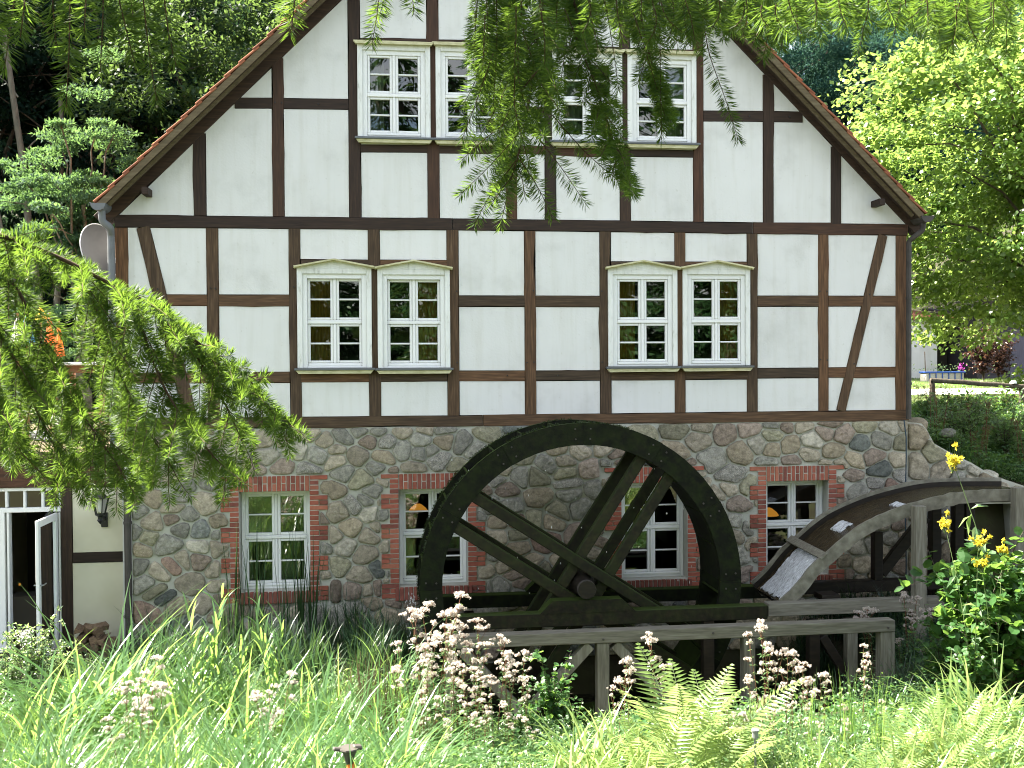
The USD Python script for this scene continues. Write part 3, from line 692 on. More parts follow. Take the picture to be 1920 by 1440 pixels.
for wdw in WINDOWS:
    window(*wdw)

# --- curtains hang inside
def curtain(x0, x1, z0, z1, y, mat_, label, seed):
    n = 40
    x = np.linspace(x0, x1, n)
    yy = y + 0.03 * np.sin(x * 60 + seed) + 0.015 * np.sin(x * 23 + seed)
    v = np.concatenate([np.stack([x, yy, np.full(n, z0)], 1), np.stack([x, yy * 1.0, np.full(n, z1)], 1)])
    k = np.arange(n - 1)
    single('curtain', (v, np.stack([k, k + 1, k + 1 + n, k + n], 1)), mat_, label, 'curtain', 'curtains behind the upper windows', smooth=True)


WD = {w[0]: w for w in WINDOWS}


def cur(k, f0, f1, mat_, label, seed):
    _, x0, x1, z0, z1, _, _ = WD[k]
    curtain(x0 + (x1 - x0) * f0, x0 + (x1 - x0) * f1, z0, z1 + 0.05, 0.17, mat_, label, seed)


cur('a', 0.08, 0.46, 'ochre_cloth', 'ochre curtain in the left half of the leftmost middle-floor window', 0)
cur('b', 0.56, 0.95, 'ochre_cloth', 'ochre curtain in the right half of the second middle-floor window from the left', 1)
cur('c', 0.10, 0.42, 'ochre_cloth', 'ochre curtain in the left half of the middle-floor window right of the plaster centre', 2)
cur('d', 0.55, 0.95, 'ochre_cloth', 'ochre curtain in the right half of the rightmost middle-floor window', 3)
cur('e', 0.12, 0.36, 'sage_cloth', 'pale green curtain at the left of the leftmost gable window', 4)
cur('g', 0.18, 0.46, 'sage_cloth', 'pale green curtain behind the gable window half hidden by fir twigs', 5)
cur('h', 0.60, 0.92, 'sage_cloth', 'pale green curtain in the right half of the rightmost gable window', 6)

# --- inside: floors and walls, so that rooms are dark and closed
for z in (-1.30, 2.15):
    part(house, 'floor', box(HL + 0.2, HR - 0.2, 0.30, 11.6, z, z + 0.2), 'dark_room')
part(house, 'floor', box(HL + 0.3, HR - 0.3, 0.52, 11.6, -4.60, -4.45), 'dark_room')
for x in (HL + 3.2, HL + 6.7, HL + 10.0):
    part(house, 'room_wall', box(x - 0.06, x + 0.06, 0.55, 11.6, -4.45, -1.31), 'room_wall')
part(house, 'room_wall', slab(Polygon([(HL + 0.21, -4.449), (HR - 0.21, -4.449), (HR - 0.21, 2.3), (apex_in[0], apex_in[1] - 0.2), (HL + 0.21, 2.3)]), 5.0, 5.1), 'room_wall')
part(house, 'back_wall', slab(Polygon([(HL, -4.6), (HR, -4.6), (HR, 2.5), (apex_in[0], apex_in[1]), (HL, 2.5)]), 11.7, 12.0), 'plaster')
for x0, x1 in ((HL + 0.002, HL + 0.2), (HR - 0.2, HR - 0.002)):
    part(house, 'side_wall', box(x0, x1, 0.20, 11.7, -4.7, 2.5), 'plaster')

# --- roof: boards, verge tiles one by one, courses behind them
LEN = 12.35
for (p, p2), sg, mt in ((outL, 1, 'barge_wood'), (outR, -1, 'barge_wood')):
    d = (apex_out - p) / np.linalg.norm(apex_out - p); nrm = np.array([-d[1], d[0]]) * sg
    L = np.linalg.norm(apex_out - p)
    eave = p - d * 0.06

    def quad(s0, s1, n0, n1):
        return Polygon([tuple(eave + d * s0 + nrm * n0), tuple(eave + d * s1 + nrm * n0), tuple(eave + d * s1 + nrm * n1), tuple(eave + d * s0 + nrm * n1)])
    part(house, 'barge_board', slab(quad(0, L + 0.05, -0.125, -0.03), OV + 0.012, OV + 0.04), mt)
    part(house, 'soffit', slab(quad(0.02, L + 0.05, -0.118, -0.10), OV + 0.04, LEN - 0.1), 'timber_slope_left' if sg > 0 else 'timber_slope_right')
    part(house, 'roof_deck', slab(quad(0.02, L + 0.07, -0.098, -0.032), OV + 0.045, LEN), 'barge_wood')
    part(house, 'rafter_trim', slab(quad(0.10, L + 0.02, -0.165, -0.119), OV + 0.10, OV + 0.16), mt)
    n = int(L / 0.315)
    for k in range(n):
        s = k * 0.315
        a = eave + d * (s - 0.02) + nrm * (-0.004 + 0.024); b = eave + d * (s + 0.40) + nrm * (-0.028 + 0.010)
        ww = 0.17 + rng.normal(0, 0.004)
        part(house, 'verge_tile', bar((a[0], OV + ww / 2 + rng.normal(0, 0.005), a[1]), (b[0], OV + ww / 2, b[1]), ww, 0.034, 0.007, up=(nrm[0], 0, nrm[1])), 'roof_tile')
    courses = []
    for k in range(n):
        s = k * 0.315
        a = eave + d * (s - 0.02) + nrm * 0.016; b = eave + d * (s + 0.40) + nrm * -0.016
        courses.append(bar((a[0], (OV + 0.18 + LEN) / 2, a[1]), (b[0], (OV + 0.18 + LEN) / 2, b[1]), LEN - OV - 0.18, 0.02, 0.004, up=(nrm[0], 0, nrm[1])))
    part(house, 'tile_courses', cat(courses), 'roof_tile', kind='stuff')
part(house, 'ridge_tiles', tube([(apex_out[0], OV, apex_out[1] - 0.02), (apex_out[0], LEN, apex_out[1] - 0.02)], 0.11, 10), 'roof_tile')

# --- fieldstone basement with its brick-framed windows
SX0 = X(247, 1000)
wall_poly = sbox(SX0, -5.9, HR + 0.03, SILL_Z - 0.004)
# (opening left, right, lintel top, lintel bottom, window bottom, sill bottom) in the photograph
BASE = [(449, 581, 892, 922, 1108, 1131), (748.5, 877, 887, 917, 1098, 1124), (1166, 1289, 875, 905.5, 1086, 1106), (1437, 1553, 873, 902, 1078, 1098)]
brick_zone, openings, BW = [], [], []
for l, r, lt, lb, wb, sb in BASE:
    ym, xm = (lb + wb) / 2, (l + r) / 2
    b = dict(x0=X(l, ym), x1=X(r, ym), zl=Z(xm, lt), zb=Z(xm, lb), zw=Z(xm, wb), zs=Z(xm, sb))
    BW.append(b)
    openings.append(sbox(b['x0'], b['zw'], b['x1'], b['zb']))
C = 0.083
bricks_done = 0
zone_rects = []
for b in BW:
    n = int(round((b['zl'] - b['zs']) / C))
    b['n'] = n
    for k in range(n):
        wide = (k % 6) in (0, 5, 4) if k else True
        wide = k == 0 or (k - 4) % 6 in (0, 1, 2)
        z1 = b['zl'] - k * C; z0 = z1 - C
        wl = 0.30 if wide else 0.155
        for sx in (-1, 1):
            e = b['x0'] if sx < 0 else b['x1']
            zone_rects.append(sbox(min(e, e + sx * wl), z0, max(e, e + sx * wl), z1))
    zone_rects.append(sbox(b['x0'], b['zb'], b['x1'], b['zl']))
    zone_rects.append(sbox(b['x0'], b['zs'], b['x1'], b['zw']))
zone = unary_union([z.buffer(0.003, join_style=2) for z in zone_rects])
open_u = unary_union(openings)
part(house, 'mortar_wall', slab(wall_poly.difference(open_u.buffer(0.002)), 0.012, 0.55), 'mortar')
BR = ['brick_red', 'brick_dark', 'brick_orange']


def brick(parent, x0, x1, z0, z1, y0=-0.006, y1=0.24, store=None):
    g = 0.0068
    j = rng.normal(0, 0.0025, 5)
    m = cbox(x0 + g + j[0] * .5, x1 - g + j[1] * .5, y0 - 0.002 + j[2] * .7, y1, z0 + g + j[3] * .4, z1 - g + j[4] * .4, 0.004)
    if store is not None:
        store.append(m)
    else:
        part(parent, 'brick', m, BR[rng.choice(3, p=[.55, .22, .23])])


for wi, b in enumerate(BW):
    sur = UsdGeom.Xform.Define(stage, numbered(P(house), 'brick_surround')).GetPrim()
    st = [] if wi == 2 else None                    # behind the wheel: too little of it shows to pick bricks apart
    for k in range(b['n']):
        wide = k == 0 or (k - 4) % 6 in (0, 1, 2)
        z1 = b['zl'] - k * C; z0 = z1 - C
        for sx in (-1, 1):
            e = b['x0'] if sx < 0 else b['x1']
            cut = [0.0, 0.30] if wide and (k == 0 or (k - 4) % 6 in (0, 2)) else [0.0, 0.155, 0.30] if wide else [0.0, 0.155]
            for a, c in zip(cut[:-1], cut[1:]):
                xa, xb = sorted((e + sx * a, e + sx * c))
                brick(sur, xa, xb, z0, z1, y1=0.25 if a == 0 else 0.12, store=st)
    nl = 2 * int(round((b['x1'] - b['x0']) / 0.0805) // 2) + 1
    ww = (b['x1'] - b['x0']) / nl
    hz = b['zl'] - b['zb']
    for k in range(nl):
        xa, xb = b['x0'] + k * ww, b['x0'] + (k + 1) * ww
        if k % 2 == 0:
            brick(sur, xa, xb, b['zb'], b['zl'], y1=0.25, store=st)
        else:
            brick(sur, xa, xb, b['zb'], b['zb'] + hz / 2, y1=0.25, store=st)
            brick(sur, xa, xb, b['zb'] + hz / 2, b['zl'], y1=0.25, store=st)
    if st:
        part(sur, 'bricks', cat(st), 'brick_red', kind='stuff')
    # rowlock sill, slightly mossy, one part; mortar bed shows between the bricks
    sl = []
    for k in range(nl + 2):
        xa = b['x0'] - ww + k * ww
        sl.append(cbox(xa + .006, xa + ww - .006, -0.035 + rng.normal(0, .003), 0.26, b['zs'], b['zw'] - 0.012 + rng.normal(0, .003), 0.007))
    part(sur, 'sill_bricks', cat(sl), 'brick_dark', kind='stuff')
    part(sur, 'sill_bed', box(b['x0'] + 0.002, b['x1'] - 0.002, -0.022, 0.25, b['zs'] + 0.01, b['zw'] - 0.022), 'mortar')
    part(sur, 'joints', cat([box(b['x0'] - 0.15, b['x0'] - 0.003, -0.001, 0.245, b['zs'], b['zl']), box(b['x1'] + 0.003, b['x1'] + 0.15, -0.001, 0.245, b['zs'], b['zl']), box(b['x0'] - 0.01, b['x1'] + 0.01, -0.001, 0.245, b['zb'] + 0.007, b['zl'])]), 'brick_joint')
    # the window itself, set back in the reveal
    w = UsdGeom.Xform.Define(stage, numbered(P(house), 'basement_window')).GetPrim()
    x0, x1, z0, z1, y = b['x0'] + 0.004, b['x1'] - 0.004, b['zw'] - 0.01, b['zb'] - 0.004, 0.225
    fw = 0.062
    part(w, 'frame', cat([cbox(x0, x0 + fw, y, y + 0.09, z0, z1, 0.005), cbox(x1 - fw, x1, y, y + 0.09, z0, z1, 0.005), cbox(x0 + fw, x1 - fw, y + 0.002, y + 0.09, z1 - 0.06, z1, 0.005), cbox(x0 + fw, x1 - fw, y + 0.002, y + 0.09, z0, z0 + 0.05, 0.005)]), 'white_paint')
    s0, s1, t0, t1 = x0 + fw, x1 - fw, z0 + 0.05, z1 - 0.06
    xm, zt = (s0 + s1) / 2, t0 + (t1 - t0) * 0.53
    ys, sw = y + 0.016, 0.048
    part(w, 'transom', cbox(s0, s1, ys - 0.016, y + 0.08, zt - 0.030, zt + 0.030, 0.010), 'white_paint')
    part(w, 'mullion', cat([cbox(xm - 0.022, xm + 0.022, ys - 0.012, y + 0.08, zt + 0.031, t1, 0.010), cbox(xm - 0.022, xm + 0.022, ys - 0.012, y + 0.08, t0 + 0.04, zt - 0.031, 0.010)]), 'white_paint')
    part(w, 'weather_bar', cbox(s0, s1, ys - 0.03, y + 0.05, t0, t0 + 0.04, 0.012), 'white_paint')
    for sx0, sx1 in ((s0, xm - 0.023), (xm + 0.023, s1)):
        for q0, q1 in ((t0 + 0.042, zt - 0.032), (zt + 0.032, t1)):
            zm = (q0 + q1) / 2
            part(w, 'sash', cat([cbox(sx0, sx0 + sw, ys, ys + 0.05, q0, q1, 0.008), cbox(sx1 - sw, sx1, ys, ys + 0.05, q0, q1, 0.008), cbox(sx0 + sw, sx1 - sw, ys + 0.001, ys + 0.05, q0, q0 + 0.042, 0.008), cbox(sx0 + sw, sx1 - sw, ys + 0.001, ys + 0.05, q1 - 0.042, q1, 0.008), cbox(sx0 + sw, sx1 - sw, ys + 0.002, ys + 0.045, zm - 0.012, zm + 0.012, 0.007)]), 'white_paint')
            for r0, r1 in ((q0 + 0.042, zm - 0.012), (zm + 0.012, q1 - 0.042)):
                yy = ys + 0.03; tl = rng.normal(0, 0.0022, 2)
                c = [(sx0 + sw - 0.004, yy + tl[0], r0 - 0.004), (sx1 - sw + 0.004, yy - tl[0], r0 - 0.004), (sx1 - sw + 0.004, yy - tl[0] + tl[1], r1 + 0.004), (sx0 + sw - 0.004, yy + tl[0] + tl[1], r1 + 0.004)]
                part(w, 'pane', (np.array(c), np.array([(0, 1, 2, 3)])), 'glass')


# --- the stones
def stone_mesh(poly, y, rise, rg, n=17):
    """A fieldstone: rounded outline, domed face with a little lumpiness, sides running back into the mortar."""
    ext = np.array(poly.exterior.coords)[:-1]
    ring = LineString(list(ext) + [ext[0]])
    pts = np.array([ring.interpolate(t, normalized=True).coords[0] for t in np.linspace(0, 1, n, endpoint=False)])
    if Polygon(pts).exterior.is_ccw:
        pts = pts[::-1]
    c = pts.mean(0)
    rings = [(1.0, 0.03), (0.985, -0.35 * rise), (0.90, -0.80 * rise), (0.66, -1.0 * rise), (0.33, -1.02 * rise)]
    sk = rg.normal(0, 0.16, 2) * rise / 0.2
    vs = []
    for k, (s, h) in enumerate(rings):
        q = c + (pts - c) * s * (1 + rg.normal(0, 0.022, (n, 1)))
        yy = y + h + (q - c) @ sk * (k > 1) + (rg.normal(0, 0.13 * rise, n) if k > 1 else 0)
        vs.append(np.stack([q[:, 0], yy, q[:, 1]], 1))
    v = np.vstack(vs + [[[c[0], y - rise * (1 + rg.normal(0, .04)), c[1]]]])
    m = len(rings)
    i, j = np.meshgrid(np.arange(m - 1), np.arange(n), indexing='ij')
    q = np.stack([i * n + j, i * n + (j + 1) % n, (i + 1) * n + (j + 1) % n, (i + 1) * n + j], -1).reshape(-1, 4)
    f = np.vstack([q[:, [0, 1, 2]], q[:, [0, 2, 3]], [(m * n, (m - 1) * n + k, (m - 1) * n + (k + 1) % n) for k in range(n)]])
    return v, f


def stone_cells(region, seed, mean=0.30, aspect=1.28, big=0.6):
    """Variable-sized cells: points thrown with varying distances, Voronoi cells cut to the region and rounded."""
    rg = np.random.default_rng(seed)
    x0, z0, x1, z1 = region.bounds
    pts, rad = [], []
    for want, tries in ((mean * 2.05, 130), (mean * 1.4, 420), (mean * 0.95, 1700), (mean * 0.55, 4200)):
        for _ in range(int(tries * (x1 - x0) * (z1 - z0) / 45) + 40):
            p = np.array([rg.uniform(x0, x1) / aspect, rg.uniform(z0, z1)])
            r = want * rg.uniform(0.82, 1.18)
            if not pts or (np.hypot(*(np.array(pts) - p).T) > (np.array(rad) + r) / 2).all():
                pts.append(p); rad.append(r)
    vor = voronoi_diagram(MultiPoint([tuple(p) for p in pts]), envelope=sbox(x0 / aspect - 1, z0 - 1, x1 / aspect + 1, z1 + 1))
    out = []
    for cell in vor.geoms:
        c = affinity.scale(cell, aspect, 1.0, origin=(0, 0)).intersection(region)
        for g in getattr(c, 'geoms', [c]):
            if g.geom_type != 'Polygon' or g.area < 0.006:
                continue
            s = math.sqrt(g.area)
            k = g.buffer(-rg.uniform(0.004, 0.012) - 0.010 * s)
            if k.is_empty:
                continue
            rr = s * rg.uniform(0.05, 0.25)
            k = k.buffer(-rr).buffer(rr * 0.97)
            k = max(getattr(k, 'geoms', [k]), key=lambda a: a.area) if not k.is_empty else k
            if k.is_empty or k.area < 0.004:
                continue
            out.append(k)
    return out, rg


visible = wall_poly.intersection(sbox(SX0, -4.95, HR + 0.03, SILL_Z)).difference(zone).difference(open_u)
cells, rg = stone_cells(visible, 5, mean=0.235)
cells.sort(key=lambda g: -g.area)
prob = np.array([.27, .18, .20, .07, .02, .05, .06, .09, .04, .05, .02]); prob /= prob.sum()
small = []
for k, g in enumerate(cells):
    m = stone_mesh(g, 0.006, 0.014 + 0.085 * math.sqrt(g.area) * rg.uniform(0.4, 1.1), rg)
    if k < 300:
        part(house, 'stone', m, STONES[rg.choice(11, p=prob)], smooth=True)
    else:
        small.append(m)
if small:
    for k in range(3):
        part(house, 'small_stones', cat(small[k::3]), ('beige_stone', 'grey_stone', 'brown_stone')[k], smooth=True, kind='stuff')


# ------------------------------------------------------------------ wing wall and mill-race opening right of the house
wt = [W(px, py, 0.03) for px, py in ((1700, 791), (1728, 794), (1738, 806), (1752, 832), (1788, 852), (1822, 868), (1858, 890), (1990, 935))]
wing_poly = Polygon([(HR + 0.036, -4.9)] + [(p[0], p[2]) for p in wt] + [(wt[-1][0], -4.9)])
mouth = sbox(X(1806, 1000, 0.03), Z(1850, 1115, 0.03), X(1900, 1000, 0.03), Z(1850, 945, 0.03))
wing = thing('wing_wall', 'fieldstone wing wall with sloping top at the right corner of the mill', 'wall')
part(wing, 'mortar_wall', slab(wing_poly.difference(mouth), 0.03, 0.42), 'mortar')
mb = mouth.bounds
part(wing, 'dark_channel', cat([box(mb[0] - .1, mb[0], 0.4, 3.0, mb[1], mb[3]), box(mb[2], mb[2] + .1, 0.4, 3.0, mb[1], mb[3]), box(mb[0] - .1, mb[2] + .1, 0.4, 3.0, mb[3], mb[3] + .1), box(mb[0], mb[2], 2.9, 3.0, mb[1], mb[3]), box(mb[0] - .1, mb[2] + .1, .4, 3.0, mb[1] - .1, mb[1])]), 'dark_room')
cells2, rg = stone_cells(wing_poly.buffer(-0.01).difference(mouth.buffer(0.03)), 8, mean=0.34, aspect=0.95)
for g in cells2:
    part(wing, 'stone', stone_mesh(g, 0.026, 0.03 + 0.11 * math.sqrt(g.area) * rg.uniform(.5, 1.1), rg), STONES[rg.choice(11, p=prob)], smooth=True)


def boulder(seed, r):
    m = trimesh.creation.icosphere(2, 1.0)
    v = np.array(m.vertices)
    v = v * (0.75 + 0.5 * meshkit.fbm(v * 1.3 + seed * 7.3, 3, seed)[:, None]) * np.array([1.15, 0.9, 0.75]) * r
    return v, np.array(m.faces)


for k, (px, py, y, r, mt, lb) in enumerate(((1853, 893, 0.25, 0.16, 'pale_stone', 'pale boulder on the bank above the flume'), (1778, 812, 0.6, 0.13, 'grey_stone', 'grey stone lying at the foot of the lawn bank behind the wing wall'),
                                            (1717, 797, 0.3, 0.20, 'tan_stone', 'rounded tan capstone at the top of the wing wall by the house corner'))):
    p = W(px, py, y)
    v, f = boulder(k + 2, r)
    single('boulder', (v + p, f), mt, lb, 'stone', smooth=True)

# ------------------------------------------------------------------ the water wheel
WC, WR, WI, YF, YB = np.array([2.916, -3.345]), 2.48, 2.145, -1.80, -0.78
wheel = thing('water_wheel', 'big dark mossy wooden water wheel in front of the stone basement', 'water wheel')
wrg = np.random.default_rng(21)


def ring_board(a0, a1, r0, r1, y0, y1, n=7):
    """One curved felloe of a rim."""
    a = np.linspace(a0, a1, n)
    poly = Polygon([(WC[0] + r1 * math.cos(t), WC[1] + r1 * math.sin(t)) for t in a] + [(WC[0] + r0 * math.cos(t), WC[1] + r0 * math.sin(t)) for t in a[::-1]])
    return slab(poly, y0, y1)


for y0, y1 in ((YF, YF + 0.085), (YB - 0.085, YB)):
    for k in range(12):
        a0, a1 = 2 * PI * k / 12 + 0.0008, 2 * PI * (k + 1) / 12 - 0.0008
        dr = wrg.normal(0, 0.003)
        part(wheel, 'rim_board', ring_board(a0, a1, WI + dr, WR + dr, y0 + wrg.normal(0, .003), y1), 'mossy_wood')
NB = 30
for k in range(NB):                                            # floats between the rims
    a = 2 * PI * k / NB + 0.05
    ra, rb = WR - 0.015, WI + 0.01
    p0 = WC + ra * np.array([math.cos(a), math.sin(a)]); p1 = WC + rb * np.array([math.cos(a + 0.07), math.sin(a + 0.07)])
    part(wheel, 'paddle', bar((p0[0], (YF + YB) / 2, p0[1]), (p1[0], (YF + YB) / 2, p1[1]), YB - YF - 0.175, 0.035, 0.006, up=(-(p1 - p0)[1], 0, (p1 - p0)[0])), 'mossy_wood')
for k in range(24):                                            # sole boards close the inside of the rims
    a0, a1 = 2 * PI * k / 24 + 0.004, 2 * PI * (k + 1) / 24 - 0.004
    if k % 4 != 3:
        part(wheel, 'sole_board', ring_board(a0, a1, WI - 0.002, WI + 0.028, YF + 0.087, YB - 0.087, 4), 'mossy_wood')
wb = []
for k in range(12):
    for da in (-0.05, 0.05):
        for rr_ in (WI + 0.09, WR - 0.09):
            a = 2 * PI * k / 12 + da
            v, f = lathe([(0, -.012), (0.013, -.010), (0.015, .01)], 7)
            wb.append((np.stack([WC[0] + rr_ * math.cos(a) + v[:, 0], YF - 0.004 + v[:, 2], WC[1] + rr_ * math.sin(a) + v[:, 1]], 1), f[:, ::-1]))
part(wheel, 'bolts', cat(wb), 'iron_pipe', kind='stuff')
AA = math.radians(-33.0)
for ysec, off in ((YF + 0.05, 0), (YB - 0.17, 1)):
    for kk, base in enumerate((AA, AA + PI / 2)):
        d = np.array([math.cos(base), math.sin(base)]); n = np.array([-d[1], d[0]])
        for sgn in (-1, 1):
            h = math.sqrt(WI ** 2 - 0.26 ** 2) + 0.10
            p0 = WC - d * h + n * sgn * 0.265; p1 = WC + d * h + n * sgn * 0.265
            yy = ysec + 0.02 + (0.055 if kk else 0.0) * (1 if off == 0 else -1)
            part(wheel, 'spoke', bar((p0[0], yy, p0[1]), (p1[0], yy, p1[1]), 0.12, 0.165, 0.012, up=(n[0], 0, n[1])), 'spoke_wood')
part(wheel, 'axle', tube([(WC[0], y, WC[1]) for y in np.linspace(YF - 0.27, YB + 0.42, 8)], [0.135, 0.135, 0.21, 0.21, 0.21, 0.21, 0.135, 0.135], 16), 'wet_wood', smooth=50)
part(wheel, 'axle_band', tube([(WC[0], y, WC[1]) for y in (YF - 0.255, YF - 0.20)], 0.142, 16), 'iron_pipe', smooth=50)
mv = []
for yy in (YF + 0.04, YB - 0.04):                              # moss fringe along the rims
    n = 1500
    a = wrg.uniform(0.35 * PI, 1.12 * PI, n) if yy < -1 else wrg.uniform(0.3 * PI, 1.1 * PI, n)
    r = np.where(wrg.random(n) < 0.85, WR - 0.004, WR - wrg.uniform(0, .02, n))
    pos = np.stack([WC[0] + r * np.cos(a), yy + wrg.uniform(-0.05, 0.05, n), WC[1] + r * np.sin(a)], 1)
    d = np.stack([np.cos(a), wrg.normal(0, .6, n) - 0.3 * np.sign(yy + 1.3), np.sin(a) - 0.35], 1) + wrg.normal(0, .4, (n, 3))
    dens = meshkit.noise(np.stack([a * 6, a * 0, a * 0 + yy], -1)) > 0.3
    mv.append(leaf_quads(pos[dens], d[dens], wrg.normal(0, 1, (dens.sum(), 3)), wrg.uniform(0.02, 0.055, dens.sum()), 0.012))
part(wheel, 'moss', cat(mv), 'moss', kind='stuff')
dr_ = np.random.default_rng(4)
pts = np.concatenate([np.stack([X(772, 1150, -1.3) + dr_.normal(0, .05, 70), dr_.uniform(-1.7, -.8, 70), dr_.uniform(-4.3, -3.55, 70)], 1),
                      np.stack([dr_.uniform(0.8, 4.9, 60), dr_.uniform(-1.8, -.8, 60), dr_.uniform(-3.6, -1.4, 60)], 1)])
ic = trimesh.creation.icosphere(0, 1.0)
drops = cat([(np.array(ic.vertices) * (0.006, 0.006, dr_.uniform(.01, .028)) + p, np.array(ic.faces)) for p in pts])
single('water_drops', drops, 'white_plastic', 'water drops falling off the wheel', 'water', kind='stuff')

# ------------------------------------------------------------------ trestle that carries the wheel
trestle = thing('wheel_trestle', 'dark timber trestle with bearing block carrying the water wheel axle', 'trestle')
YTF, YTB = -2.03, -0.50


def beam_px(parent, name, p, q, y, w, h, m, c=0.01):
    """A level beam whose upper front edge runs from pixel p to pixel q in the plane y."""
    a, b = W(*p, y), W(*q, y)
    z = (a[2] + b[2]) / 2
    return part(parent, name, bar((a[0], y + w / 2, z - h / 2), (b[0], y + w / 2, z - h / 2), w, h, c), m)


beam_px(trestle, 'front_beam', (836, 1156), (1440, 1136), YTF, 0.20, 0.21, 'spoke_wood')
beam_px(trestle, 'front_beam', (1441, 1136), (1772, 1117), YTF, 0.20, 0.20, 'grey_wood_level')
beam_px(trestle, 'back_beam', (818, 1115), (1440, 1102), YTB, 0.20, 0.21, 'mossy_wood')
hb = [W(px, py, YTF - 0.004) for px, py in ((1012, 1150), (1036, 1127), (1166, 1123), (1192, 1145))]
zt_ = (hb[1][2] + hb[2][2]) / 2
zl_ = Z(1100, 1149, YTF) + 0.003
part(trestle, 'bearing_block', slab(Polygon([(hb[0][0], zl_), (hb[1][0], zt_), (hb[2][0], zt_), (hb[3][0], zl_)]), YTF - 0.006, YTF + 0.21), 'spoke_wood')
part(trestle, 'bearing_block', slab(Polygon([(hb[0][0], zl_), (hb[1][0], zt_), (hb[2][0], zt_), (hb[3][0], zl_)]), YTB - 0.006, YTB + 0.21), 'mossy_wood')
for px, py, y in ((1529, 1165, YTF), (1600, 1162, YTF), (880, 1180, YTF), (1330, 1165, YTF)):
    a = W(px, py, y)
    part(trestle, 'post', bar((a[0], y + 0.10, -5.9), (a[0], y + 0.10, a[2] + 0.004), 0.17, 0.16, 0.01, up=(0, 1, 0)), 'wet_wood' if px < 1590 else 'grey_wood_upright')
a, b = W(1545, 1195, YTF), W(1605, 1290, YTF)
part(trestle, 'strut', bar((a[0], YTF + .09, a[2]), (b[0], YTF + .09, b[2]), 0.12, 0.14, 0.01), 'wet_wood')
for px, py, y in ((880, 1150, YTB), (1330, 1120, YTB)):
    a = W(px, py, y)
    part(trestle, 'post', bar((a[0], y + 0.10, -5.9), (a[0], y + 0.10, a[2]), 0.17, 0.16, 0.01, up=(0, 1, 0)), 'wet_wood')

# ------------------------------------------------------------------ flume
flume = thing('water_flume', 'curved grey wooden flume pouring water down to the wheel from the right', 'flume')
FY, BY = -1.87, -0.66
fp = [(1462, 1126), (1478, 1112), (1493, 1097), (1513, 1070), (1533, 1047), (1547, 1038), (1580, 1008), (1613, 983), (1647, 967), (1680, 953), (1713, 942), (1747, 933), (1780, 925), (1813, 920), (1847, 918), (1893, 917), (1960, 917)]
fc = np.array([[W(*p, FY)[0], W(*p, FY)[2]] for p in fp])
s_ = np.concatenate([[0], np.cumsum(np.linalg.norm(np.diff(fc, axis=0), axis=1))])
ss = np.linspace(0, s_[-1], 44)
k7 = np.array([1, 2, 3, 2, 1]) / 9.0
cx, cz = np.interp(ss, s_, fc[:, 0]), np.interp(ss, s_, fc[:, 1])
cz = np.concatenate([cz[:2], np.convolve(cz, k7, 'valid'), cz[-2:]])
fcv = np.stack([cx, cz], 1)
ftg = unit(np.gradient(fcv, axis=0)); fnm = np.stack([-ftg[:, 1], ftg[:, 0]], 1)


def along(u0, u1, y0, y1, a=0, b=None, wob=0.0, seed=0):
    """A strip that follows the flume's curve between the offsets u0..u1 under its upper edge."""
    rgx = np.random.default_rng(seed)
    c, nn = fcv[a:b], fnm[a:b]
    e0 = c + nn * (u0 + rgx.normal(0, wob, (len(c), 1))); e1 = c + nn * (u1 + rgx.normal(0, wob, (len(c), 1)))
    poly = np.concatenate([e0, e1[::-1]])
    v = np.concatenate([np.stack([e0[:, 0], np.full(len(c), y0), e0[:, 1]], 1), np.stack([e1[:, 0], np.full(len(c), y0), e1[:, 1]], 1), np.stack([e0[:, 0], np.full(len(c), y1), e0[:, 1]], 1), np.stack([e1[:, 0], np.full(len(c), y1), e1[:, 1]], 1)])
    n = len(c); i = np.arange(n - 1)
    f = np.concatenate([np.stack([i, i + 1, n + i + 1, n + i], 1), np.stack([2 * n + i, 3 * n + i, 3 * n + i + 1, 2 * n + i + 1], 1), np.stack([i, 2 * n + i, 2 * n + i + 1, i + 1], 1), np.stack([n + i, n + i + 1, 3 * n + i + 1, 3 * n + i], 1), [[0, n, 3 * n, 2 * n], [n - 1, 3 * n - 1, 4 * n - 1, 2 * n - 1]]])
    return v, f


for a, b in ((0, 18), (17, 32), (31, 44)):
    part(flume, 'side_board', along(-0.195, 0.0, FY, FY + 0.04, a, b, 0.005, a), 'grey_wood_curved')
    part(flume, 'side_board', along(-0.25, 0.055, BY - 0.04, BY, a, b, 0.005, a + 5), 'grey_wood_curved')
part(flume, 'floor', along(-0.21, -0.17, FY + 0.052, BY - 0.052), 'wet_wood')
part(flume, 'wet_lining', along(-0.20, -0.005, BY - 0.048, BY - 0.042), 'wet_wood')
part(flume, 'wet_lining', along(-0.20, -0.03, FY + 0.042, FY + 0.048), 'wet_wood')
fl = along(-0.085, -0.083, FY + 0.055, BY - 0.055)
part(flume, 'water', fl, 'flume_water', smooth=40)


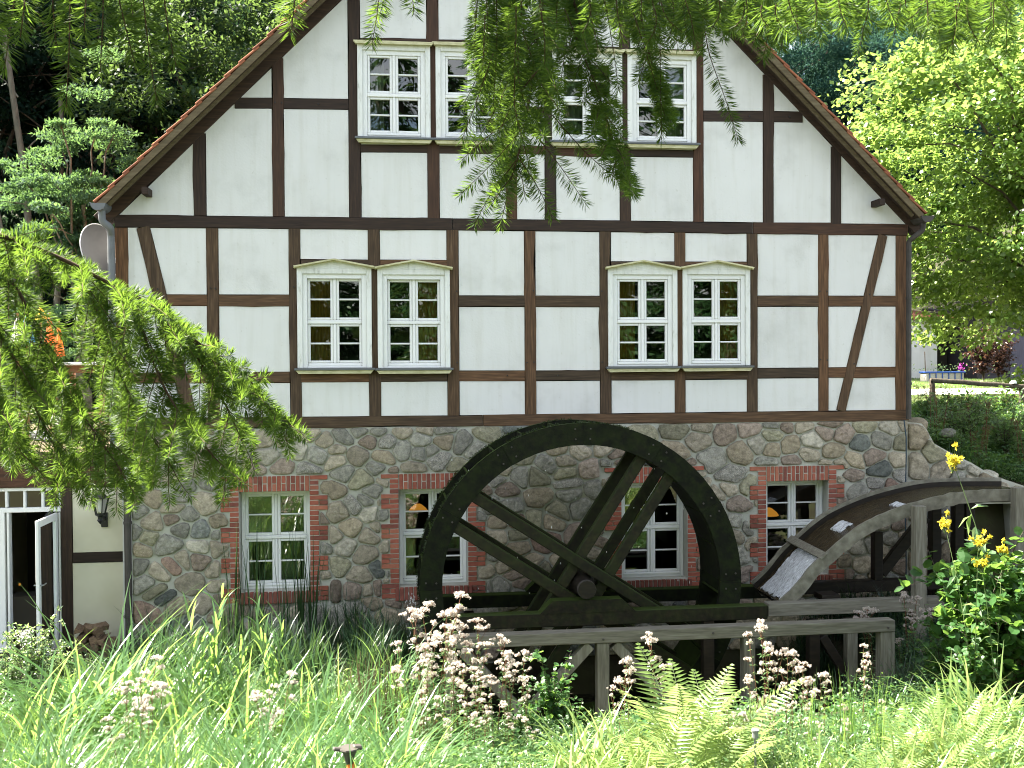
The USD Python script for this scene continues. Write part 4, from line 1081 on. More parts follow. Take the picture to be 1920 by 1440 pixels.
def foam(i0, i1, y0, y1, seed):
    rgx = np.random.default_rng(seed)
    n, m = (i1 - i0) * 6, 34
    t = np.linspace(i0, i1, n); w_ = np.linspace(y0, y1, m)
    cxs = np.interp(t, np.arange(44), fcv[:, 0]); czs = np.interp(t, np.arange(44), fcv[:, 1]); nx = np.interp(t, np.arange(44), fnm[:, 0]); nz = np.interp(t, np.arange(44), fnm[:, 1])
    hh = 0.035 * meshkit.fbm(np.stack(np.broadcast_arrays(t[:, None] * 1.2, w_[None] * 22, np.full((n, m), seed)), -1), 3)
    edge = np.minimum(np.minimum(np.arange(n)[:, None], np.arange(n)[::-1][:, None]) / 3.0, np.minimum(np.arange(m)[None], np.arange(m)[::-1][None]) / 3.0)
    hh = -0.083 + hh * np.clip(edge, 0, 1) - 0.02 * (edge < 0.4)
    v = np.stack([cxs[:, None] + nx[:, None] * hh, np.broadcast_to(w_, (n, m)), czs[:, None] + nz[:, None] * hh], -1).reshape(-1, 3)
    i, j = np.meshgrid(np.arange(n - 1), np.arange(m - 1), indexing='ij')
    q = np.stack([i * m + j, (i + 1) * m + j, (i + 1) * m + j + 1, i * m + j + 1], -1).reshape(-1, 4)
    rim = np.minimum(np.minimum(i, n - 2 - i) / 5.0, np.minimum(j, m - 2 - j) / 4.0).reshape(-1)
    keep = np.clip(rim, 0, 1) * 0.55 + meshkit.fbm(np.stack([i * 0.22, j * 0.55, i * 0 + seed], -1), 3, seed).reshape(-1) > 0.62
    q = q[keep]
    used, inv = np.unique(q, return_inverse=True)
    return v[used], inv.reshape(q.shape)


part(flume, 'foam', foam(0, 9, FY + 0.07, BY - 0.12, 1), 'foam', smooth=True)
part(flume, 'foam', foam(13, 16, FY + 0.40, BY - 0.40, 2), 'foam', smooth=True)
part(flume, 'foam', foam(22, 24, FY + 0.15, BY - 0.60, 3), 'foam', smooth=True)
a, b = W(1478, 1013, BY), W(1542, 1047, FY)
part(flume, 'cross_batten', bar((a[0] + .02, BY + 0.02, a[2] + 0.03), (b[0] + .02, FY - 0.02, b[2] + 0.035), 0.14, 0.035, 0.006, up=(-0.6, 0, 0.8)), 'grey_wood_level')
a = W(1632, 955, BY + .08)
part(flume, 'bracket', cbox(a[0] - 0.13, a[0] + 0.13, BY + 0.002, BY + 0.16, a[2] - .10, a[2] - 0.02, 0.005), 'grey_wood_level')
# posts and beams under the flume
for px0, px1, pyt, y, m, nm in ((1717, 1738, 950, FY - 0.178, 'grey_wood_upright', 'post'), (1905, 1930, 915, FY - 0.178, 'grey_wood_upright', 'post')):
    a, b = X(px0, 1050, y), X(px1, 1050, y)
    part(flume, nm, cbox(a, b, y, y + 0.155, -4.9, Z(px0, pyt, y), 0.008), m)
for px0, px1, pyt, pyb, y in ((1640, 1653, 998, 1092, BY - 0.05), ):
    a, b = X(px0, 1050, y), X(px1 + 3, 1050, y)
    part(flume, 'back_post', cbox(a, b, y, y + 0.15, Z(px0, pyb, y), Z(px0, pyt, y), 0.008), 'wet_wood')
a, b = W(1655, 1076, BY), W(1712, 1000, BY)
part(flume, 'brace', bar((a[0], BY + 0.07, a[2]), (b[0] + .25, BY + 0.07, b[2] + .27), 0.10, 0.19, 0.008), 'wet_wood')
beam_px(flume, 'back_sill', (1500, 1094), (1800, 1083), BY - 0.10, 0.20, 0.19, 'wet_wood')
for px in (1738, 1780, 1800):
    a = W(px, 1100, BY + .3)
    part(flume, 'back_post', cbox(a[0], a[0] + 0.17, BY + 0.12, BY + 0.28, -4.9, Z(px, 930, BY + .2), 0.008), 'wet_wood')
a = W(1537, 1114, FY + 0.2)
single('short_plank', cbox(a[0], a[0] + 0.30, FY + 0.12, FY + 0.42, a[2] - 0.09, a[2], 0.006), 'wet_wood', 'short plank end lying on the trestle beam under the flume', 'plank')

# ------------------------------------------------------------------ the rail in front
RY = -2.92
fence = thing('timber_rail', 'weathered grey timber rail frame with posts and diagonal struts before the wheel', 'railing')
a, b = W(835, 1191, RY), W(1679, 1167, RY)
zr = (a[2] + b[2]) / 2
part(fence, 'top_rail', bar((a[0], RY + 0.10, zr - 0.085), (b[0], RY + 0.10, zr - 0.085), 0.20, 0.17, 0.010), 'grey_wood_level')
for px0, px1 in ((836, 852), (1120, 1143), (1395, 1417), (1652, 1679)):
    x0, x1 = X(px0, 1240, RY), X(px1, 1240, RY)
    part(fence, 'post', cbox(x0, x1, RY + 0.012, RY + 0.175, -5.3, zr - 0.172, 0.008), 'grey_wood_upright')
for p, q in (((1108, 1207), (1030, 1296)), ((1154, 1207), (1232, 1290)), ((866, 1210), (935, 1290))):
    a, b = W(*p, RY), W(*q, RY)
    d = (b - a) / np.linalg.norm(b - a)
    part(fence, 'strut', bar((a[0], RY + 0.09, min(a[2], zr - 0.20)), (b[0] + d[0] * .5, RY + 0.09, b[2] + d[2] * .5), 0.13, 0.15, 0.008), 'grey_wood_upright')
bolts = []
for px, py in ((1131, 1199), (1405, 1190), (1337, 1187), (1665, 1177)):
    p = W(px, py, RY)
    v, f = lathe([(0, -.02), (0.016, -.02), (0.016, .02)], 8)
    bolts.append((np.stack([p[0] + v[:, 0], RY - 0.004 + v[:, 2] * .6, p[2] + v[:, 1]], 1), f[:, ::-1]))
part(fence, 'bolts', cat(bolts), 'iron_pipe', kind='stuff')

# ------------------------------------------------------------------ gutters, downpipes, dish
def gutter(name, px, py, side, label, m='zinc'):
    g = thing(name, label, 'gutter')
    c = W(px, py, OV)
    ang = np.linspace(PI, 2 * PI, 9)
    pr = np.array([(0.115 * math.cos(t), 0.115 * math.sin(t)) for t in ang])
    inn = pr * 0.95
    sec = np.concatenate([pr, inn[::-1]])
    vs = [np.stack([c[0] + sec[:, 0], np.full(len(sec), y), c[2] + sec[:, 1]], 1) for y in (OV - 0.02, 12.3)]
    n = len(sec); k = np.arange(n)
    part(g, 'trough', (np.vstack(vs), np.stack([k, (k + 1) % n, (k + 1) % n + n, k + n], 1)), m)
    part(g, 'end_cap', slab(Polygon([(c[0] + x, c[2] + z) for x, z in pr]), OV - 0.03, OV - 0.022), m)
    part(g, 'rim_bead', tube([(c[0] - side * 0.12, OV - 0.03, c[2] + 0.004), (c[0] - side * 0.12, 12.3, c[2] + 0.004)], 0.010, 6), m)
    return c


cL = gutter('gutter', 184, 381, 1, 'grey half-round gutter end at the left eave')
cR = gutter('gutter', 1738, 405, -1, 'dark half-round gutter end at the right eave', 'iron_pipe')


def pipe(name, pts, r, m, label):
    p = np.array(pts, float)
    t = np.linspace(0, len(p) - 1, len(p) * 5)
    sm = np.stack([np.interp(t, np.arange(len(p)), p[:, k]) for k in range(3)], 1)
    for _ in range(3):
        sm[1:-1] = (sm[:-2] + 2 * sm[1:-1] + sm[2:]) / 4
    th = thing(name, label, 'downpipe')
    part(th, 'pipe', tube(sm, r, 12), m, smooth=50)
    for z in np.arange(p[-1][2] + 0.6, p[-2][2], 1.5):
        part(th, 'bracket', tube([(p[-1][0], p[-1][1], z), (p[-1][0], p[-1][1], z + 0.04)], r * 1.2, 12), m)
    return th


yp = -0.10
pL = X(209, 520, yp); pR = X(1704, 600, yp)
pipe('downpipe', [(cL[0] + .02, OV + 0.12, cL[2] - 0.08), (cL[0] + .02, OV + .12, cL[2] - 0.26), (cL[0] + 0.14, -0.2, cL[2] - 0.36), (pL, yp, cL[2] - 0.46), (pL, yp, cL[2] - 0.62), (pL, yp, -1.3)], 0.058, 'zinc', 'zinc downpipe with an elbow at the left corner of the house')
pipe('downpipe', [(cR[0], OV + 0.12, cR[2] - 0.08), (cR[0], OV + .12, cR[2] - 0.22), (cR[0] - 0.12, -0.2, cR[2] - 0.32), (pR, yp, cR[2] - 0.40), (pR, yp, cR[2] - 0.55), (pR, yp, SILL_Z + 0.02)], 0.045, 'iron_pipe', 'thin dark brown downpipe on the right corner post')
xp = X(239, 1050, -0.06)
pipe('downpipe', [(xp, -0.02, -1.9), (xp, -0.02, -2.2), (xp, -0.02, -4.6)], 0.058, 'iron_pipe', 'dark iron downpipe where the annex wall meets the stones')
xc_ = X(1695, 950, -0.05)
cb_pts = [(xc_ + 0.01 * math.sin(k), -0.05 - 0.06 * (k > 0), z) for k, z in enumerate(np.linspace(SILL_Z, -4.5, 12))]
single('cable', tube(cb_pts, 0.011, 6), 'cable_grey', 'thin dark blue-grey cable running down the stones at the right corner', 'cable', smooth=True)

dish = thing('satellite_dish', 'grey satellite dish mounted beside the left corner post', 'satellite dish')
dc = W(190, 470, 0.28)
fwd = unit(np.array([0.80, -0.55, 0.22])); rt = unit(np.cross((0, 0, 1), fwd)); upv = np.cross(fwd, rt)
rr = np.linspace(0, 1, 9); an = np.linspace(0, 2 * PI, 36, endpoint=False)
vv = []
for r in rr:
    for a in an:
        vv.append(dc + rt * r * 0.40 * math.cos(a) + upv * r * 0.45 * math.sin(a) + fwd * (0.10 * r * r - 0.10))
vv = np.array(vv); n = 36
i, j = np.meshgrid(np.arange(8), np.arange(n), indexing='ij')
q = np.stack([i * n + j, i * n + (j + 1) % n, (i + 1) * n + (j + 1) % n, (i + 1) * n + j], -1).reshape(-1, 4)
part(dish, 'reflector', cat([(vv, q), (vv - fwd * 0.008, q[:, ::-1])]), 'dish_grey', smooth=True)
part(dish, 'rim', tube(np.array([dc + rt * 0.40 * math.cos(a) + upv * 0.45 * math.sin(a) for a in np.linspace(0, 2 * PI, 40)]), 0.008, 6), 'white_plastic')
tip = dc + fwd * 0.20 - upv * 0.24
part(dish, 'feed_arm', tube([dc - upv * 0.44 - fwd * .01, dc - upv * 0.40 + fwd * 0.12, tip - upv * .05], 0.014, 6), 'dish_grey')
part(dish, 'receiver', bar(tip - fwd * 0.04, tip + fwd * 0.10, 0.055, 0.075, 0.012), 'white_plastic')
part(dish, 'wall_bracket', tube([dc - fwd * 0.10, dc - fwd * 0.2, dc - fwd * .2 - upv * 0.35, (HL + .02, 0.5, dc[2] - 0.4)], 0.022, 8), 'zinc')

# ------------------------------------------------------------------ annex on the left with the terrace on top
AY = 0.22
annex = thing('annex', 'low half-timbered annex with open glazed door under the terrace', 'annex')


def apart(name, px0, px1, py0, py1, y0, y1, m, c=0.006):
    xm, ym = (px0 + px1) / 2, (py0 + py1) / 2
    return part(annex, name, cbox(X(px0, ym, y0), X(px1, ym, y0), y0, y1, Z(xm, py1, y0), Z(xm, py0, y0), c), m)


apart('top_beam', -150, 234, 872, 914, AY - 0.02, AY + 0.16, 'timber_level')
apart('post', 115, 136, 914, 1230, AY - 0.015, AY + 0.16, 'timber_upright')
apart('rail', 136.3, 250, 1035, 1054, AY - 0.01, AY + 0.15, 'timber_level')
apart('plaster_panel', 136.3, 262, 914.5, 1034.5, AY, AY + 0.14, 'cream_plaster', 0.003)
apart('plaster_panel', 136.3, 262, 1054.5, 1240, AY, AY + 0.14, 'cream_plaster', 0.003)
apart('transom_bar', -40, 115, 952, 961, AY + 0.01, AY + 0.14, 'white_paint')
apart('transom_bar', -40, 115, 914.5, 921, AY + 0.012, AY + 0.14, 'white_paint')
for px in (9, 43, 77, 110):
    apart('transom_post', px, px + 5, 921, 952, AY + 0.012, AY + 0.14, 'white_paint')
for a_, b_ in ((14, 43), (48, 77), (82, 110), (-25, 9)):
    part(annex, 'transom_pane', (np.array([(X(a_, 935, AY), AY + 0.06, Z(a_, 952, AY)), (X(b_, 935, AY), AY + 0.06, Z(b_, 952, AY)), (X(b_, 935, AY), AY + 0.063, Z(b_, 921, AY)), (X(a_, 935, AY), AY + 0.063, Z(a_, 921, AY))]), np.array([(0, 1, 2, 3)])), 'glass')
apart('door_frame', 111, 115, 961, 1240, AY + 0.011, AY + 0.14, 'white_paint')
apart('door_frame', 14, 18.5, 961, 1240, AY + 0.011, AY + 0.14, 'white_paint')
apart('fixed_leaf', -40, 10, 958, 1250, AY + 0.008, AY + 0.10, 'white_paint')
zdb, zdt = Z(60, 1238, AY), Z(60, 962, AY)
hx = X(112, 1050, AY)
leaf = UsdGeom.Xform.Define(stage, P(annex) + '/door').GetPrim()


def lbox(s0, s1, z0, z1, t=0.05, c=0.005, off=0.0):
    """In the open leaf: s runs from the hinge towards the camera."""
    return cbox(hx - t + off - 0.02, hx + off - 0.02, AY - s1, AY - s0, z0, z1, c)


lw = 0.92
part(leaf, 'stiles', cat([lbox(0.0, 0.10, zdb, zdt), lbox(lw - 0.10, lw, zdb, zdt), lbox(0.10, lw - 0.10, zdt - 0.11, zdt - .001), lbox(0.10, lw - 0.10, zdb, zdb + 0.35)]), 'white_paint')
part(leaf, 'pane', (np.array([(hx - 0.045, AY - 0.10, zdb + 0.34), (hx - 0.045, AY - lw + 0.1, zdb + 0.34), (hx - 0.045, AY - lw + 0.1, zdt - 0.10), (hx - 0.045, AY - 0.10, zdt - 0.10)]), np.array([(0, 1, 2, 3)])), 'glass')
hz_ = Z(72, 1099, AY - lw)
for sx in (-1, 1):
    x_ = hx - 0.045 + sx * 0.03
    part(leaf, 'handle', tube([(x_ - sx * .03, AY - lw + 0.05, hz_), (x_ + sx * 0.035, AY - lw + 0.05, hz_), (x_ + sx * 0.04, AY - lw + 0.09, hz_), (x_ + sx * 0.04, AY - lw + 0.18, hz_ + .004)], 0.011, 8), 'steel')
part(leaf, 'closer', bar((hx - 0.11, AY - 0.02, zdt + 0.02), (hx - 0.10, AY - 0.34, zdt - 0.03), 0.05, 0.055, 0.005), 'black_iron')
xL = X(-150, 1000, AY)
zd = Z(100, 870, AY)
part(annex, 'terrace_slab', cbox(xL - 3, HL - 0.01, AY - 0.05, 9.0, zd + 0.001, zd + 0.20, 0.01), 'barge_wood')
part(annex, 'side_wall', box(xL - 0.2, xL, AY + 0.2, 9.0, -4.7, zd), 'cream_plaster')
part(annex, 'inner_wall', cat([box(xL, HL - 0.02, 5.0, 5.1, -4.7, zd), box(HL - 0.2, HL - 0.02, AY + 0.2, 5.0, -4.7, zd), box(xL, HL - .02, AY + 0.15, 5.0, -4.75, -4.62)]), 'dark_room')
part(annex, 'inner_step', cbox(X(16, 1130, 1.6), X(76, 1130, 1.6), 1.6, 2.0, -4.62, Z(50, 1118, 1.6), 0.01), 'room_wall')
deck_z = zd + 0.20
single('candle_light', tube([W(37, 1094, 2.6), W(37, 1097.5, 2.6)], 0.018, 8), 'lamp_shade', 'tiny orange candle light glowing inside the dark open door', 'light')

lant = thing('wall_lantern', 'black iron six-sided wall lantern on the cream annex wall', 'lantern')
lc = W(188, 945, AY - 0.19)
part(lant, 'roof', move(lathe([(0.0, 0.235), (0.018, 0.225), (0.022, 0.20), (0.10, 0.135), (0.155, 0.105), (0.150, 0.095), (0.0, 0.095)], 6), lc), 'black_iron')
for k in range(6):
    a = k * PI / 3
    part(lant, 'rib', tube([lc + (0.135 * math.cos(a), 0.135 * math.sin(a), 0.097), lc + (0.075 * math.cos(a), 0.075 * math.sin(a), -0.16)], 0.009, 5), 'black_iron')
gl = [lc + (r * math.cos(k * PI / 3), r * math.sin(k * PI / 3), z) for r, z in ((0.125, 0.095), (0.068, -0.155)) for k in range(6)]
part(lant, 'glass_panes', (np.array(gl), np.array([(k, (k + 1) % 6, (k + 1) % 6 + 6, k + 6) for k in range(6)])), 'glass')
part(lant, 'bulb', move(lathe([(0.0, 0.09), (0.035, 0.08), (0.042, 0.0), (0.03, -0.12), (0.0, -0.13)], 10), lc), 'white_plastic', smooth=True)
part(lant, 'base', move(lathe([(0.085, -0.155), (0.085, -0.175), (0.045, -0.20), (0.04, -0.24), (0.055, -0.26), (0.02, -0.31), (0.0, -0.33)], 8), lc), 'black_iron')
part(lant, 'arm', tube([lc + (0, 0, -0.23), lc + (0.0, 0.06, -0.30), lc + (0.01, 0.13, -0.26), lc + (0.012, 0.185, -0.26)], 0.022, 8), 'black_iron')
part(lant, 'wall_plate', cbox(lc[0] - 0.04, lc[0] + 0.065, AY - 0.02, AY + 0.002, lc[2] - 0.40, lc[2] - 0.16, 0.012), 'black_iron')

# firewood stacked under the lantern
frg = np.random.default_rng(3)
fx0, fx1 = X(145, 1180, -0.1), X(236, 1180, -0.1)
gz0 = -4.6
k = 0
for row in range(4):
    n = 7 - row
    for c in range(n):
        x = fx0 + (c + 0.5 + 0.25 * (row % 2)) * (fx1 - fx0) / 7 + frg.normal(0, 0.02)
        z = gz0 + 0.09 + row * 0.125 + frg.normal(0, 0.012)
        a = frg.uniform(0, 2 * PI); pts = [(0.075 * math.cos(t + a), 0.075 * math.sin(t + a)) for t in (0, 1.2, 2.3, 3.4, 4.6)]
        if frg.random() < 0.45:
            pts = [(0.10 * math.cos(t + a), 0.10 * math.sin(t + a)) for t in (0, 0.5, 1.0)] + [(-.03 * math.cos(a + .5), -.03 * math.sin(a + .5))]
        m = slab(Polygon([(p, q_) for p, q_ in pts]).convex_hull, -0.33 + frg.normal(0, .02), 0.05)
        v, f = m
        ang = frg.normal(0, 0.10)
        if row == 3 and c % 2:
            ang = frg.normal(0, 0.7)
        v = v @ np.array([[math.cos(ang), math.sin(ang), 0], [-math.sin(ang), math.cos(ang), 0], [0, 0, 1]]) + (x, -0.05, z)
        single('firewood_log', (v, f), 'firewood', ('split log in the firewood pile against the cream annex wall' if row < 3 else f'split log lying loose on top of the firewood pile, {("leftmost", "second from left", "third from left", "rightmost")[c]}'), 'log', 'firewood pile under the wall lantern')

# ------------------------------------------------------------------ things seen through the windows
def pendant(px, py, y, r, label):
    p = W(px, py, y)
    t = thing('pendant_lamp', label, 'lamp')
    part(t, 'shade', move(lathe([(0.03, 0.42 * r), (0.35 * r, 0.36 * r), (0.8 * r, 0.0), (r, -0.30 * r), (0.97 * r, -0.31 * r), (0.76 * r, -0.02 * r), (0.33 * r, 0.33 * r)], 18), p), 'lamp_shade', smooth=True)
    part(t, 'cord', tube([p + (0, 0, 0.4 * r), p + (0, 0, 0.9)], 0.006, 5), 'black_iron')


pendant(784, 952, 1.3, 0.17, 'orange pendant lamp shade inside the second basement window from the left')
pendant(628, 965, 1.6, 0.22, 'orange pendant lamp shade high in the leftmost basement window')
pendant(1440, 960, 1.4, 0.20, 'orange pendant lamp shade at the left edge of the rightmost basement window')

# ------------------------------------------------------------------ trees
def crown_points(rg, n, c, R, shell=0.55, lump=0.35, seed=0):
    u = unit(rg.normal(0, 1, (n, 3)))
    r = (shell + (1 - shell) * rg.random(n) ** 0.6)
    r = np.where(rg.random(n) < 0.22, rg.random(n) * shell, r)
    lum = 1 + lump * (meshkit.fbm(u * 1.9 + seed * 5.1, 3, seed) - 0.5) * 2
    return c + u * np.asarray(R) * (r * lum)[:, None]


def limb(p0, p1, r0, r1, rg, sag=0.12, n=6):
    t = np.linspace(0, 1, n)[:, None]
    L = np.linalg.norm(p1 - p0)
    p = p0 + (p1 - p0) * t + np.array([0, 0, 1.0]) * (np.sin(t * PI) * sag * L) + np.concatenate([np.zeros((1, 3)), rg.normal(0, 0.02 * L, (n - 2, 3)), np.zeros((1, 3))])
    return tube(p, np.linspace(r0, r1, n), 6)


def broadleaf(seed, H, th, R, nc, per, ll, lw, leafm, barkm, name, tr=0.22, flat=0.55, spread=0.20, lump=0.35, limbs=26, clump=1.0, droop=0.25, sprig=False, shell=0.55):
    """A class prim: trunk with limbs, and a crown of leaf clumps."""
    rg = np.random.default_rng(seed)
    R = np.asarray(R, float)
    c = np.array([0, 0, th + (H - th) / 2]); Rz = (H - th) / 2
    cen = crown_points(rg, nc, c, (R[0], R[1], Rz), shell=shell, lump=lump, seed=seed)
    cr = R.mean() * spread * rg.uniform(0.6, 1.4, nc) * clump
    k = np.repeat(np.arange(nc), per)
    off = rg.normal(0, 1, (len(k), 3)); off = unit(off) * rg.random((len(k), 1)) ** 0.5
    pos = cen[k] + off * cr[k][:, None] * np.array([1, 1, flat])
    out = unit(pos - c)
    d = out * 0.6 + rg.normal(0, 0.6, (len(k), 3)) + np.array([0, 0, -droop])
    nrm = np.array([0, 0, 1.0]) + out * 0.5 + rg.normal(0, 0.45, (len(k), 3))
    L = ll * rg.uniform(0.7, 1.3, len(k))
    kd = kind_of(name)
    trunk_top = np.array([rg.normal(0, .3), rg.normal(0, .3), th + (H - th) * 0.55])
    ms = [limb(np.array([0, 0, -0.4]), trunk_top, tr, tr * 0.35, rg, 0.0, 9)]
    for q in rg.choice(nc, min(limbs, nc), replace=False):
        t = rg.uniform(0.35, 0.95)
        s = np.array([0, 0, -0.4]) + (trunk_top - np.array([0, 0, -0.4])) * t
        if cen[q][2] > s[2] - 0.5:
            ms.append(limb(s, cen[q], tr * 0.38 * (1.1 - t), 0.015, rg, 0.10, 6))
    part(kd, 'trunk', cat(ms), barkm, smooth=True)
    part(kd, 'crown', leaf_quads(pos, d, nrm, L, L * lw / ll), leafm)
    return kd


def conifer(seed, H, R, name, leafm='far_needle'):
    rg = np.random.default_rng(seed)
    kd = kind_of(name)
    part(kd, 'trunk', tube([(0, 0, -0.5), (0, 0, H * 0.5), (0, 0, H)], [H * 0.018, H * 0.011, 0.02], 8), 'bark')
    ps, ds, ns, Ls = [], [], [], []
    nt = int(H / 0.42)
    for k in range(nt):
        z = H * (0.08 + 0.91 * k / nt); rad = R * (1 - (k / nt)) ** 0.85 + 0.12
        for b in range(7):
            a = rg.uniform(0, 2 * PI); L = rad * rg.uniform(0.7, 1.15); n = int(26 * L + 12)
            t = rg.random(n) ** 0.7
            side = rg.normal(0, 0.22, n) * L * (1 - t * 0.6)
            h = np.stack([np.cos(a) * t * L - np.sin(a) * side, np.sin(a) * t * L + np.cos(a) * side, z - 0.32 * L * t ** 1.4 - 0.12 * np.abs(side) * 2 + rg.normal(0, .04, n)], 1)
            ps.append(h); ds.append(np.stack([np.cos(a) + rg.normal(0, .5, n), np.sin(a) + rg.normal(0, .5, n), np.full(n, -0.55)], 1)); ns.append(rg.normal(0, .5, (n, 3)) + [0, 0, 1]); Ls.append(np.full(n, 0.28) * rg.uniform(.7, 1.4, n))
    L = np.concatenate(Ls)
    part(kd, 'crown', leaf_quads(np.concatenate(ps), np.concatenate(ds), np.concatenate(ns), L, L * 0.30), leafm)
    return kd


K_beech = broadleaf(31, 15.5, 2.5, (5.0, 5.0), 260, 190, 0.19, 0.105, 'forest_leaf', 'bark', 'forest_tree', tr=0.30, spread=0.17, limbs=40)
K_beech2 = broadleaf(32, 13.0, 2.0, (4.4, 4.4), 230, 190, 0.17, 0.10, 'beech_leaf', 'bark', 'beech_tree', tr=0.25, spread=0.17, limbs=36)
K_teal = broadleaf(33, 15.0, 2.2, (5.0, 5.0), 240, 300, 0.17, 0.055, 'teal_leaf', 'bark', 'feathery_tree', tr=0.28, flat=0.30, spread=0.20, limbs=30)
K_rob = broadleaf(34, 7.6, 1.4, (1.75, 1.6), 110, 430, 0.095, 0.034, 'robinia_leaf', 'pale_bark', 'robinia', tr=0.11, flat=0.22, spread=0.24, lump=0.55, limbs=36, shell=0.35)
K_maple = broadleaf(35, 10.6, 0.9, (5.0, 4.8), 560, 190, 0.125, 0.105, 'maple_leaf', 'bark', 'maple', tr=0.24, flat=0.42, spread=0.15, lump=0.42, limbs=60)
K_fir = conifer(36, 17.0, 3.4, 'fir')


def base_at(px, y):
    """World x of photograph column px in the plane y, on the ground there."""
    x = X(px, 680, y)
    return np.array([x, y, float(ground(x, y)) - 0.1])


FT = 'trees of the dark wooded slope behind the house'
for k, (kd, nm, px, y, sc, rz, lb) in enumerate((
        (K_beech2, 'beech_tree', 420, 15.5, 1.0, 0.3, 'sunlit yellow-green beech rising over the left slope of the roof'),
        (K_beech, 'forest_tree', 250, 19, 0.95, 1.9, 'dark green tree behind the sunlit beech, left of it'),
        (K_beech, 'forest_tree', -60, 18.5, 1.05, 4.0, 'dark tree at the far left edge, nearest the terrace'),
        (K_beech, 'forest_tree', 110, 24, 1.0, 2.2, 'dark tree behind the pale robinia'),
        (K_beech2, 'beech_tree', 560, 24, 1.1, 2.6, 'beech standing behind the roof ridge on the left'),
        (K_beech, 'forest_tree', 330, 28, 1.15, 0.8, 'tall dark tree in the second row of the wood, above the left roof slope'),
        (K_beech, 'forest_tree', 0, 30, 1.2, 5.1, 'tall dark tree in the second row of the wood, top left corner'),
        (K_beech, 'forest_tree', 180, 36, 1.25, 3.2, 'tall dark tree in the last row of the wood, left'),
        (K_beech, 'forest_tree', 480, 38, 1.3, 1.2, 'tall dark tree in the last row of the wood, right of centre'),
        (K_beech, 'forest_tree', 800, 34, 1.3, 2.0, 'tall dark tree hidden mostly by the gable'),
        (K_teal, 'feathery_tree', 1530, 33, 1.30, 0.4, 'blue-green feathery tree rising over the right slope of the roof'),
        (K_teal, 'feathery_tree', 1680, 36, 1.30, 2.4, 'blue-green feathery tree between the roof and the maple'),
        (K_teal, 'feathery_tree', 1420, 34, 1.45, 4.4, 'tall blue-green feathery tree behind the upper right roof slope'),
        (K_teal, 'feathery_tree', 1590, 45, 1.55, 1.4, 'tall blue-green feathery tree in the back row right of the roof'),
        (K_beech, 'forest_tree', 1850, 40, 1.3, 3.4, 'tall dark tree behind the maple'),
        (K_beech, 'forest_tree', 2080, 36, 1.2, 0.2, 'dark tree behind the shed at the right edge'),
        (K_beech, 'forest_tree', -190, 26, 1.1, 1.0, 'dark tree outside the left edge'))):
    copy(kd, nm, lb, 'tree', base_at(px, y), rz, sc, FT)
copy(K_rob, 'robinia', 'pale feathery robinia left of the roof eave, tips lit by the sun', 'tree', np.array([X(150, 680, 8.6), 8.6, -1.7]), 1.0, 1.16)
copy(K_maple, 'maple', 'bright yellow-green maple right of the house, its leaves shining in the sun', 'tree', base_at(1985, 8.5), 2.0, 1.12)
# bare leaning trunks in the shade of the wood
tg = np.random.default_rng(6)
for k, (pa, pb, y, r, lb) in enumerate((((88, 470), (28, 150), 14.0, 0.13, 'pale leaning bare trunk in the dark wood at the left edge'), ((72, 460), (0, 335), 13.0, 0.05, 'thin bare stem slanting to the left edge in the dark wood'),
                                        ((98, 520), (112, 260), 15.0, 0.11, 'upright bare trunk just behind the robinia'))):
    a, b = W(*pa, y), W(*pb, y)
    t = thing('bare_trunk', lb, 'tree', group='bare trunks in the wood')
    part(t, 'trunk', tube(np.array([np.array([a[0] + .1, y, -1.6]) + (b + (b - a) * .3 - np.array([a[0] + .1, y, -1.6])) * q + tg.normal(0, .03, 3) for q in np.linspace(0, 1, 9)]), np.linspace(r, r * .6, 9), 8), 'pale_bark', smooth=True)
    part(t, 'branch', cat([limb(a + (b - a) * q, a + (b - a) * q + np.array([s * 0.7, 0.2, 0.7]), r * .2, 0.008, tg, .05) for q, s in ((.6, 1), (.9, -1))]), 'pale_bark', smooth=True)
# firs on the camera's side of the stream: the panes mirror them
for k, (x, y, s, rz) in enumerate(((-9, -27, 1.25, 0.3), (-3.0, -31, 1.3, 1.3), (2.5, -28, 0.95, 2.1), (8.5, -30, 1.4, 3.0), (14, -27, 1.15, 4.2), (-16, -29, 1.1, 5.2), (20, -31, 1.45, 0.9), (-6, -36, 1.5, 0.1), (0, -38, 1.55, 2.2), (6, -36, 1.4, 3.3), (12, -37, 1.6, 0.6), (-12, -34, 1.5, 1.7), (-21, -32, 1.4, 2.9), (17, -36, 1.5, 5.0), (27, -33, 1.5, 4.1), (-27, -30, 1.4, 0.2))):
    copy(K_fir, 'fir', 'dark fir on the camera side of the stream, mirrored in the panes', 'tree', (x, y, float(ground(x, y)) - .3), rz, s, 'firs mirrored in the window panes')

# ------------------------------------------------------------------ hanging conifer branches close to the camera
NR = np.random.default_rng(77)


